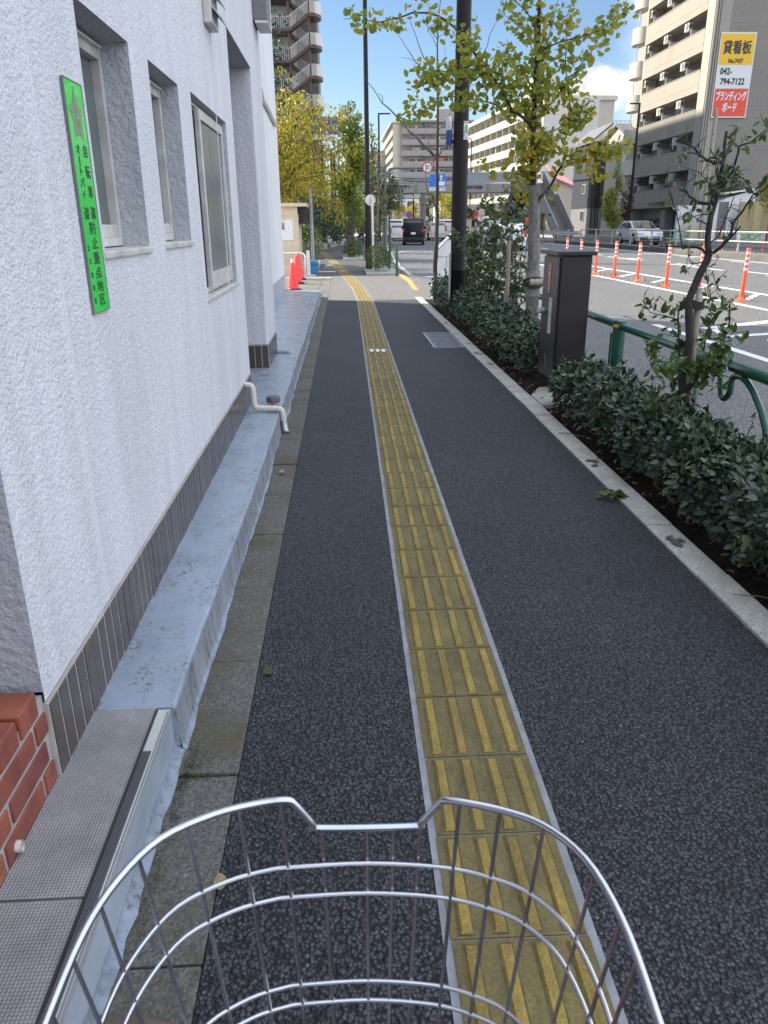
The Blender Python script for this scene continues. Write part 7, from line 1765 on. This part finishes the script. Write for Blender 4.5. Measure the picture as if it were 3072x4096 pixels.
# more street fronts closing the view
def plain_block(name, label, x0, x1, y, z, m, rows=3, depth=14, cat='building', win='glass'):
    t = thing(name, label, cat, ((x0 + x1) / 2, y, 0)); MB().box(x0, x1, y, y + depth, 0, z).build('wall', M[m], t); MB().box(x0 - .15, x1 + .15, y - .15, y + depth, z, z + .4).build('parapet', M['concrete'], t)
    n = max(2, int((x1 - x0) / 3.2)); w_ = (x1 - x0) / n
    for r_ in range(rows):
        for i in range(n): winbox(t, x0 + w_ * (i + .25), x0 + w_ * (i + .75), y, 1.0 + r_ * 3, 2.4 + r_ * 3, win)
    return t
for (xa, xb, yt, Y, m_, nm, lab, rw) in ((640, 760, 400, 150, 'pale_wall', 'street_front', 'white low building ending the footway view', 2), (745, 845, 330, 235, 'pale_cream', 'street_front', 'pale distant building behind the street trees', 5), (838, 905, 425, 150, 'white_paint', 'street_front', 'white shop building under the footbridge at left', 2), (905, 960, 440, 185, 'pale_wall', 'street_front', 'pale gray building under the middle of the footbridge', 3), (955, 1010, 438, 150, 'pale_cream', 'street_front', 'cream building under the footbridge near the brown pole', 2), (1005, 1120, 448, 118, 'pale_cream', 'shop_front', 'low cream shop row with red and pink panels beyond the shrubs', 1), (1120, 1215, 452, 112, 'gray_siding', 'shop_front', 'gray shop with orange panels below the footbridge stairs', 1)):
    a, b_ = PY(xa, yt, Y), PY(xb, yt, Y); o = plain_block(nm, lab, a.x, b_.x, Y, a.z, m_, rw)
    if nm == 'shop_front':
        mb = MB(); w_ = (b_.x - a.x)
        if Y == 118:
            for u in (.12, .52): mb.box(a.x + w_ * u, a.x + w_ * (u + .12), Y - .3, Y - .16, a.z * .55, a.z * .85)
            mb.build('red_panel', M['sign_red'], o); MB().box(a.x + w_ * .18, a.x + w_ * .58, Y - .45, Y - .31, a.z * .2, a.z * .7).build('pink_panel', M['pink_roof'], o)
        else:
            MB().box(a.x, b_.x, Y - .4, Y - .2, 0, 2.6).build('green_screen', M['green_rail'], o)
            for u in (.15, .35, .55, .75): mb.box(a.x + w_ * u, a.x + w_ * (u + .08), Y - .5, Y - .401, .9, 2.2)
            mb.build('orange_panel', M['orange_pole'], o)
# ---------------------------------------------------------------- footbridge
BRY = 80.0
fbx0, fbx1 = PY(835, 405, BRY).x - 4.5, PY(1142, 405, BRY).x; gz0, gz1 = PY(1000, 416, BRY).z, PY(1000, 397, BRY).z; rz1 = PY(1100, 370, BRY).z
fo = thing('footbridge', 'gray-brown pedestrian footbridge with lettered girder across the road', 'footbridge', (8, BRY, 0))
MB().box(fbx0, fbx1 + 2.6, BRY, BRY + 2.2, gz0, gz1).build('girder', M['bridge'], fo, bevel=.03)
mb = MB()
for yy in (BRY + .05, BRY + 2.1):
    mb.box(fbx0, fbx1 + 2.6, yy, yy + .05, rz1 - .06, rz1); mb.box(fbx0, fbx1 + 2.6, yy, yy + .05, gz1 + .08, gz1 + .13)
    for x in np.arange(fbx0, fbx1 + 2.6, .16): mb.box(x - .018, x + .018, yy + .01, yy + .04, gz1 + .1, rz1)
mb.build('railing', M['bridge_rail'], fo)
MB().box(fbx1 - 7.2, fbx1 + .3, BRY + .12, BRY + .15, gz1 + .1, rz1 - .08).build('fence_panel', M['bridge_rail'], fo)
zg = zoomer(1560, 650, 3.77)
p0, p1 = PY(*zg(0, 362), BRY - .03), PY(*zg(315, 357), BRY - .03); text('環七通り(内回り)', (gz1 - gz0) * .42, M['char'], ((p0.x + p1.x) / 2 - .1, BRY - .01, gz0 + (gz1 - gz0) * .70), (1, 0, 0), (0, 0, 1), fo, wscale=(p1.x - p0.x + .3) / ((gz1 - gz0) * .42 * 8), bold=.014)
p0, p1 = PY(*zg(-20, 415), BRY - .03), PY(*zg(205, 415), BRY - .03); text('大和五丁目', (gz1 - gz0) * .42, M['char'], ((p0.x + p1.x) / 2, BRY - .01, gz0 + (gz1 - gz0) * .26), (1, 0, 0), (0, 0, 1), fo, wscale=(p1.x - p0.x) / ((gz1 - gz0) * .42 * 5), bold=.014)
p0, p1 = PY(*zg(1075, 365), BRY - .03), PY(*zg(1392, 365), BRY - .03); text('大和新町歩道橋', (gz1 - gz0) * .46, M['char'], ((p0.x + p1.x) / 2, BRY - .01, gz0 + (gz1 - gz0) * .55), (1, 0, 0), (0, 0, 1), fo, wscale=(p1.x - p0.x) / ((gz1 - gz0) * .46 * 7), bold=.014)
mb = MB()
for xq in (385, 1480):
    p_ = PY(*zg(xq, 385), BRY)
    for k in range(6): mb.box(p_.x - .2, p_.x + .2, BRY - .02, BRY - .002, gz0 + .1 + k * .12, gz0 + .13 + k * .12)
mb.build('rungs', M['gray_paint'], fo)
for x in (fbx0 + .8, fbx1 + .9): MB().tube([(x, BRY + 1.1, -.1), (x, BRY + 1.1, gz0)], .35, 14).build('pier', M['bridge'], fo, smooth=True)
MB().tube([(PY(922, 500, BRY).x, BRY + 4, -.1), (PY(922, 500, BRY).x, BRY + 4, gz0 + 1)], .30, 12).build('pier', M['bridge'], fo, smooth=True)
# stairs toward the camera on the far side
TYS, BYS = BRY + .1, BRY - 12.5
def edge(px_top, px_bot): return PY(px_top / SC, 171 / SC, TYS).x, PY(px_bot / SC, 224 / SC, BYS).x
eL, eR = edge(527.7, 558.6), edge(543.9, 573.9)
def XL(y): return eL[1] + (eL[0] - eL[1]) * (y - BYS) / (TYS - BYS)
def XR(y): return eR[1] + (eR[0] - eR[1]) * (y - BYS) / (TYS - BYS)
prof = [(TYS, gz1), (BRY - 5.2, gz1 * .55), (BRY - 6.6, gz1 * .55), (BYS, 0.0)]
stp = MB(); wl_ = MB(); rl = MB(); ns = MB()
for (ya, za_), (yb, zb2) in zip(prof, prof[1:]):
    n = max(1, int(abs(za_ - zb2) / .17))
    for i in range(n):
        y0_ = ya + (yb - ya) * i / n; y1_ = ya + (yb - ya) * (i + 1) / n; zz = za_ + (zb2 - za_) * i / n
        stp.box(XL(y0_) + .05, XR(y0_) - .05, y1_, y0_ + .02, zz - .2, zz); ns.box(XL(y0_) + .06, XR(y0_) - .06, y1_ - .012, y1_ + .05, zz - .03, zz + .006)
    for X_ in (XL, XR):
        a_, b2 = X_(ya), X_(yb)
        wl_._add([(a_ - .05, ya, za_ - .3), (a_ + .05, ya, za_ - .3), (b2 + .05, yb, zb2 - .3), (b2 - .05, yb, zb2 - .3), (a_ - .05, ya, za_ + 1.0), (a_ + .05, ya, za_ + 1.0), (b2 + .05, yb, zb2 + 1.0), (b2 - .05, yb, zb2 + 1.0)], [(0, 3, 2, 1), (4, 5, 6, 7), (0, 1, 5, 4), (1, 2, 6, 5), (2, 3, 7, 6), (3, 0, 4, 7)])
        rl.tube([(a_, ya, za_ + 1.06), (b2, yb, zb2 + 1.06)], .05, 8)
stp.build('steps', M['step_tread'], fo); ns.build('step_nosings', M['concrete'], fo); wl_.build('stair_parapet', M['bridge'], fo); rl.build('handrail', M['steel'], fo)
sx0, sx1 = XL(BRY), XR(BRY)
mb = MB(); mb._add([(sx0 - .4, BRY + 1.8, gz1), (sx0 - .4, BRY + 14, .2), (sx0 - .4, BRY + 14, 1.2), (sx0 - .4, BRY + 1.8, gz1 + 1.1), (sx1 - .4, BRY + 1.8, gz1 - .3), (sx1 - .4, BRY + 14, -.1), (sx1 - .4, BRY + 14, 1.2), (sx1 - .4, BRY + 1.8, gz1 + 1.1)], [(0, 1, 2, 3), (4, 7, 6, 5), (0, 4, 5, 1), (2, 6, 7, 3), (0, 3, 7, 4), (1, 5, 6, 2)]); mb.build('rear_flight', M['median'], fo)
# ---------------------------------------------------------------- more street trees, lamps, signals
FG = 'distant street trees under the footbridge'
for k, (x, Y, h_, r, m_) in enumerate(((952, 118, 7.4, 1.5, 'leaf_ginkgo_yellow'), (926, 112, 7.2, 1.3, 'leaf_mid'), (897, 140, 5.2, 1.6, 'leaf_ginkgo_yellow'), (975, 105, 6.4, 1.2, 'leaf_ginkgo'), (862, 150, 5.6, 1.6, 'leaf_ginkgo_yellow'), (741, 130, 6, 1.6, 'leaf_ginkgo_yellow'))):
    tree('distant_tree', ['bright yellow distant ginkgo left of the thick brown pole', 'dark green distant tree below the lane sign', 'small yellow distant tree behind the small round sign', 'yellow-green distant tree nearest the brown pole', 'yellow distant tree above the white minivan', 'yellow distant tree at the end of the footway'][k], FG, atd(x, Y), h_, r, .12, 1100, .26, M[m_], ncl=16, low=.25)
for k, (xb, xt, yt, Y, lab) in enumerate(((815, 818, 247, 75, 'slim distant lamp post right of the pointed tree'), (1132, 1134, 235, 105, 'slim dark lamp post in front of the pale end wall'), (1015, 1019, 300, 120, 'slim brown lamp post before the cream balconies'), (892, 893, 420, 100, 'thin dark pole behind the black van'))):
    q = PY(xt, yt, Y); t = thing('lamp_post', lab, 'lamp post', (q.x, Y, 0), 0, 'distant lamp posts'); MB().lathe((q.x, Y, 0), [(.11, 0), (.07, q.z)], 8).build('shaft', M['pole_brown'], t); MB().box(q.x - .05, q.x + (1.0 if k == 0 else -1.2), Y - .1, Y + .1, q.z, q.z + .1).build('lamp_head', M['pole_brown'], t)
q = PY(832, 440, 62); t = thing('utility_pole', 'gray concrete pole beside the gantry with slanted stay', 'pole', (q.x, 62, 0)); MB().lathe((q.x, 62, 0), [(.17, 0), (.13, PY(832, 360, 62).z)], 12).build('shaft', M['gray_paint'], t, smooth=True)
# overhead lines by the footbridge
t = thing('overhead_wires', 'thin dark cables strung across the street before the footbridge', 'cable', PY(930, 380, 70)); mb = MB()
for (x0_, y0_, x1_, y1_) in ((825, 378, 1000, 376), (825, 384, 1000, 380), (825, 392, 1010, 378), (900, 440, 1010, 430)):
    a, b_ = PY(x0_, y0_, 70), PY(x1_, y1_, 70); mb.tube([a.lerp(b_, f_) - Vector((0, 0, .35 * f_ * (1 - f_) * 4)) for f_ in np.linspace(0, 1, 9)], .022, 5)
mb.build('wires', M['black'], t)
q = PY(886, 427, 100); t = thing('sign_gantry', 'distant gray sign gantry bar under the footbridge', 'sign arm', (q.x, 100, 0)); a, b_ = PY(845, 427, 100), PY(930, 427, 100)
MB().tube([(a.x, 100, q.z), (b_.x, 100, q.z)], .14, 8).tube([(a.x, 100, -.1), (a.x, 100, q.z)], .14, 8).build('frame', M['bridge_rail'], t)

# ---------------------------------------------------------------- vehicles (local axes: y forward, x right)
def car(name, label, cat, loc, rz, L, W, H, prof, belt, glass_side, windshield, rear, colour, wheel_r=.33, wb=.29, rails=False, group=None, tum=.16, lamps='mid', boxy=False):
    o = bpy.data.objects.new(name, None); COL.objects.link(o); o.location = loc; o.rotation_euler = (0, 0, rz); tag(o, label, cat, group)
    hw = W / 2
    def wz(z): return hw * (1 - tum * max(0, (z - belt) / (H - belt)) - (.04 if z < .35 else 0))
    pr = [(y * L, z * H if z <= 1 else z) for y, z in prof]
    n = len(pr); mb = MB(); v = [(-wz(z), y, z) for y, z in pr] + [(wz(z), y, z) for y, z in pr]
    mb._add(v, [tuple(range(n)), tuple(range(n, 2 * n))[::-1]] + [(i, n + i, n + (i + 1) % n, (i + 1) % n) for i in range(n)])
    b_ = mb.build('body', colour, o, world=False, bevel=.05, smooth=True)
    MB().box(-hw * .93, hw * .93, -L * .47, L * .47, .17, .34).build('underbody', M['black'], o, world=False)
    for sx in (-1, 1):
        for poly_ in glass_side:
            g_ = [(sx * (wz(z * H) + .006), y * L, z * H) for y, z in poly_]
            MB().poly(g_).build('side_window', M['glass'], o, world=False)
    def panel(pts, m_, nm, par=o, out=(0, 0, 0)):
        p_ = []
        for (y, z, u) in pts: p_.append((u * wz(z * H), y * L + out[1], z * H + out[2]))
        return MB().poly(p_).build(nm, m_, par, world=False)
    (ya, za_, yb, zb2) = windshield; panel([(ya, za_, -.90), (ya, za_, .90), (yb, zb2, .88), (yb, zb2, -.88)], M['glass'], 'windscreen', out=(0, .012, .012))
    (ya, za_, yb, zb2) = rear; panel([(ya, za_, .88), (ya, za_, -.88), (yb, zb2, -.86), (yb, zb2, .86)], M['glass'], 'rear_window', out=(0, -.012, .006))
    for sy in (-1, 1):
        for sx in (-1, 1):
            cy_ = sy * L * wb - (.0 if sy < 0 else 0); x = sx * (hw - .10)
            w_ = MB().tube([(x - .10, cy_, wheel_r), (x + .10, cy_, wheel_r)], wheel_r, 20).build('wheel', M['tyre'], o, world=False)
            MB().tube([(x + sx * .10, cy_, wheel_r), (x + sx * .112, cy_, wheel_r)], wheel_r * .62, 16).build('rim', M['alu'], w_, world=False)
            MB().tube([(x - .02 * sx, cy_, wheel_r + .02), (x + sx * .098, cy_, wheel_r + .02)], wheel_r * 1.16, 18).build('wheel_arch', M['black'], o, world=False)
    rz_ = {'mid': (.50, .62), 'high': (.50, .80), 'low': (.42, .56)}[lamps]
    for sx in (-1, 1):
        x0_, x1_ = sorted((sx * hw * .80, sx * hw * .985)); MB().box(x0_, x1_, -L * .5 - .012, -L * .5 + .10, rz_[0] * H, rz_[1] * H).build('tail_light', M['lamp_red'], o, world=False)
        x0_, x1_ = sorted((sx * hw * .55, sx * hw * .96)); MB().box(x0_, x1_, L * .5 - .22, L * .5 - .005, .42 * H, .50 * H).build('headlight', M['head_glass'], o, world=False)
        mr_ = MB(); mr_.box(*sorted((sx * hw * .98, sx * (hw + .17))), L * .20, L * .20 + .10, .60 * H, .69 * H); mr_.build('mirror', colour, o, world=False, bevel=.02)
    MB().box(-.17, .17, -L * .5 - .02, -L * .5 - .008, .40 * H, .40 * H + .17).build('number_plate', M['sign_white'], o, world=False)
    MB().box(-.17, .17, L * .5 + .006, L * .5 + .02, .26 * H, .26 * H + .17).build('number_plate', M['sign_white'], o, world=False)
    MB().box(-hw * .95, hw * .95, -L * .5 - .04, -L * .5 + .1, .17 * H, .30 * H).build('bumper', M['black'] if boxy else colour, o, world=False, bevel=.03)
    MB().box(-hw * .78, hw * .78, L * .5 - .05, L * .5 + .005, .20 * H, .36 * H).build('grille', M['black'], o, world=False, bevel=.02)
    if rails:
        for sx in (-1, 1): MB().tube([(sx * wz(H) * .93, -L * .34, H + .02), (sx * wz(H) * .93, L * .12, H + .02)], .025, 6).build('roof_rail', M['steel'], o, world=False)
    return o
van_p = [(-.5, .17), (-.5, .55), (-.485, .80), (-.465, .96), (-.43, 1.0), (.24, 1.0), (.30, .97), (.43, .62), (.49, .50), (.5, .32), (.49, .17)]
van_g = [[(-.44, .56), (-.43, .88), (-.16, .88), (-.16, .56)], [(-.13, .56), (-.13, .88), (.12, .88), (.12, .56)], [(.15, .56), (.15, .88), (.285, .88), (.40, .58)]]
suv_p = [(-.5, .20), (-.5, .55), (-.475, .72), (-.40, .96), (-.33, 1.0), (.05, 1.0), (.12, .97), (.27, .66), (.44, .58), (.49, .50), (.5, .36), (.49, .18)]
suv_g = [[(-.43, .66), (-.37, .90), (-.17, .91), (-.17, .64)], [(-.14, .64), (-.14, .92), (.06, .91), (.06, .63)], [(.09, .63), (.09, .90), (.245, .64)]]
coupe_p = [(-.5, .22), (-.5, .58), (-.47, .68), (-.36, .90), (-.24, .985), (-.05, 1.0), (.05, .97), (.24, .68), (.40, .62), (.485, .52), (.5, .34), (.49, .17)]
coupe_g = [[(-.38, .70), (-.30, .88), (-.12, .92), (-.12, .66)], [(-.09, .66), (-.09, .93), (.03, .92), (.12, .84), (.19, .66)]]
wag_p = [(-.5, .18), (-.5, .55), (-.485, .70), (-.45, .97), (-.40, 1.0), (.08, 1.0), (.14, .97), (.29, .66), (.45, .58), (.5, .46), (.5, .30), (.49, .17)]
q = PZ(893, 521, -.1)
QV = 'vehicles queuing in the near lanes'
car('black_van', 'black van seen from behind in the nearest lane', 'van', (5.85, 66.5, -.1), R(-6), 4.7, 1.72, 2.0, van_p, 1.05, van_g, (.44, .60, .29, .95), (-.492, .56, -.474, .92), M['car_black'], lamps='mid', boxy=True, group=QV, tum=.10)
car('white_wagon', 'white estate wagon half hidden left of the black van', 'car', (5.75, 84, -.1), R(-3), 4.3, 1.69, 1.55, wag_p, .9, suv_g, (.30, .65, .15, .95), (-.49, .60, -.455, .93), M['car_white'], lamps='high', group=QV)
car('white_minivan', 'white high-roofed minivan ahead of the wagon', 'van', (6.2, 95, -.1), R(-3), 4.7, 1.72, 2.1, van_p, 1.1, van_g, (.44, .60, .29, .95), (-.492, .56, -.474, .92), M['car_white'], lamps='mid', group=QV, tum=.10)
car('silver_offroader', 'silver boxy off-roader with tall red lamps right of the van', 'car', (9.5, 82, -.1), R(-3), 4.5, 1.78, 1.75, wag_p, 1.02, suv_g, (.30, .65, .15, .95), (-.49, .60, -.455, .93), M['car_gold'], lamps='high', rails=True, group=QV)
car('white_kei_van', 'white van partly behind the brown pole ahead of the off-roader', 'van', (12.0, 96, -.1), R(-3), 4.6, 1.7, 2.05, van_p, 1.1, van_g, (.44, .60, .29, .95), (-.492, .56, -.474, .92), M['car_white'], lamps='mid', group=QV, tum=.08)
car('white_hatchback', 'white car with glowing red lamps seen through the tall shrubs', 'car', (10.1, 50.5, -.1), R(2), 4.4, 1.8, 1.58, suv_p, .95, suv_g, (.27, .66, .12, .96), (-.49, .60, -.405, .93), M['car_white'], lamps='high', group=QV)
car('white_truck', 'pale van with a wide windscreen coming toward the camera', 'van', (18.6, 92, -.1), R(180), 4.7, 1.8, 2.1, van_p, 1.1, van_g, (.44, .60, .29, .95), (-.492, .56, -.474, .92), M['car_white'], tum=.08)
car('delivery_van', 'white box van beyond the white car behind the shrubs', 'van', (14.0, 78, -.1), R(-2), 4.8, 1.8, 2.2, van_p, 1.15, van_g, (.44, .60, .29, .95), (-.492, .56, -.474, .92), M['car_white'], lamps='mid', tum=.05, group=QV)
car('silver_car', 'silver sport utility car driving toward the camera behind the guardrail', 'car', (22.0, 59.5, -.1), R(180), 4.74, 1.86, 1.66, coupe_p, 1.0, coupe_g, (.25, .68, .06, .965), (-.485, .66, -.37, .89), M['car_silver'], wheel_r=.36)

# ================================================================ BICYCLE WITH THE FRONT BASKET
bi = thing('bicycle', 'bicycle with a shiny wire front basket at the bottom of the photo', 'bicycle', (0, .36, 0))
RIM = [(-.212, .28), (-.2135, .36), (-.210, .44), (-.197, .492), (-.172, .535), (-.13, .562), (-.09, .574), (-.066, .5765)]
RIMR = [(.086, .567), (.13, .552), (.165, .530), (.190, .490), (.200, .43), (.198, .36), (.190, .28)]
ZR = .95
rim = [Vector((x, y, ZR)) for x, y in RIM] + [Vector((-.058, .577, .944)), Vector((-.042, .577, .920)), Vector((-.034, .577, .915)), Vector((.052, .574, .915)), Vector((.060, .573, .920)), Vector((.077, .570, .944))] + [Vector((x, y, ZR)) for x, y in RIMR]
back = [Vector((.170, .232, ZR)), Vector((.12, .222, ZR)), Vector((-.14, .222, ZR)), Vector((-.195, .235, ZR))]
def smooth_loop(pts, k=4):
    n = len(pts); out = []
    for i in range(n):
        P0, P1, P2, P3 = pts[i - 1], pts[i], pts[(i + 1) % n], pts[(i + 2) % n]
        for j in range(k):
            t = j / k; out.append(.5 * ((2 * P1) + (P2 - P0) * t + (2 * P0 - 5 * P1 + 4 * P2 - P3) * t ** 2 + (3 * P1 - P0 - 3 * P2 + P3) * t ** 3))
    return out
loop = smooth_loop(rim + back)
bk_ = MB().tube(loop, .0036, 10, closed=True).build('basket', M['basket'], bi, smooth=True)
flat = smooth_loop([Vector((x, y, 0)) for x, y in RIM] + [Vector((.01, .577, 0))] + [Vector((x, y, 0)) for x, y in RIMR] + [Vector((p.x, p.y, 0)) for p in back])
cx_, cy_ = -.006, .37
def ring(z):
    s = 1 - .90 * (ZR - z); return [Vector((cx_ + (p.x - cx_) * s, cy_ + (p.y - cy_) * s, z)) for p in flat]
mb = MB()
for z in (.882, .851, .757, .736): mb.tube(ring(z), .0021, 8, closed=True)
mb.build('hoops', M['basket'], bk_, smooth=True)
mb = MB(); ZB = .70; tot = len(loop)
# uprights at even steps round the rim
acc = [0]; 
for a, b_ in zip(loop, loop[1:]): acc.append(acc[-1] + Vector((a.x - b_.x, a.y - b_.y)).length)
marks = []
import bisect
def rim_at_x(x): # front half
    best = min((p for p in loop if p.y > .5), key=lambda p: abs(p.x - x)); return best
for xd in (505, 605, 690, 768, 838, 912, 992, 1075, 1165):
    q = PZ(xd, 1770, .94); marks.append(rim_at_x(q.x))
for (x, y) in ((415, 1780), (310, 1860), (240, 1950), (190, 2050), (130, 2155), (1290, 1885), (1340, 1980), (1375, 2080)):
    q = PZ(x, y, .95); marks.append(min(loop, key=lambda p: (p - q).length))
for p in marks:
    s = 1 - .90 * (ZR - ZB); mb.tube([p, Vector((cx_ + (p.x - cx_) * s, cy_ + (p.y - cy_) * s, ZB)), Vector((cx_ + (p.x - cx_) * .35, cy_ + (p.y - cy_) * .35, ZB - .004))], .0019, 6)
mb.build('uprights', M['basket_dark'], bk_, smooth=True)
MB().tube(ring(ZB), .0028, 8, closed=True).build('base_ring', M['basket'], bk_, smooth=True)
# front wheel, mudguard, fork, handlebar
wc_ = Vector((.012, .36, .325)); mb = MB()
mb.tube([wc_ + Vector((0, .305 * math.cos(t), .305 * math.sin(t))) for t in np.linspace(0, 2 * math.pi, 49)[:-1]], .02, 10, closed=True); wh = mb.build('wheel', M['tyre'], bi, smooth=True)
mb = MB(); mb.tube([wc_ + Vector((0, .287 * math.cos(t), .287 * math.sin(t))) for t in np.linspace(0, 2 * math.pi, 49)[:-1]], .011, 8, closed=True); mb.build('rim', M['alu'], wh, smooth=True)
mb = MB()
for k in range(28): t = k * 2 * math.pi / 28; mb.tube([wc_ + Vector((.02 * (-1) ** k, 0, 0)), wc_ + Vector((0, .285 * math.cos(t), .285 * math.sin(t)))], .001, 4)
mb.build('spokes', M['steel'], wh)
M['guard'] = mk('brushed_mudguard', (.25, .235, .22), .35, .7, var=.25, vs=6, stretch=(1, 20, 1))
mb = MB(); A = np.linspace(R(20), R(165), 26); pr_ = [(-.027, -.006), (-.02, .006), (0, .012), (.02, .006), (.027, -.006)]; n = len(pr_)
mb.v = [tuple(wc_ + Vector((dx, (.338 + dr) * math.cos(t), (.338 + dr) * math.sin(t)))) for t in A for dx, dr in pr_]; mb.f = [(i * n + k, i * n + k + 1, (i + 1) * n + k + 1, (i + 1) * n + k) for i in range(len(A) - 1) for k in range(n - 1)]
mb.build('mudguard', M['guard'], bi, smooth=True)
mb = MB(); mb.tube([wc_ + Vector((-.05, 0, 0)), wc_ + Vector((-.05, -.10, .36)), wc_ + Vector((0, -.16, .44))], .011, 8); mb.tube([wc_ + Vector((.05, 0, 0)), wc_ + Vector((.05, -.10, .36)), wc_ + Vector((0, -.16, .44))], .011, 8); mb.build('fork', M['steel'], bi, smooth=True)
MB().tube([wc_ + Vector((0, -.16, .44)), wc_ + Vector((0, -.22, .66))], .017, 10).build('stem', M['steel'], bi, smooth=True)
MB().tube([(-.28, -.12, .99), (-.22, .08, 1.0), (-.06, .14, .985), (.08, .14, .985), (.24, .08, 1.0), (.30, -.12, .99)], .011, 8).build('handlebar', M['steel'], bi, smooth=True)
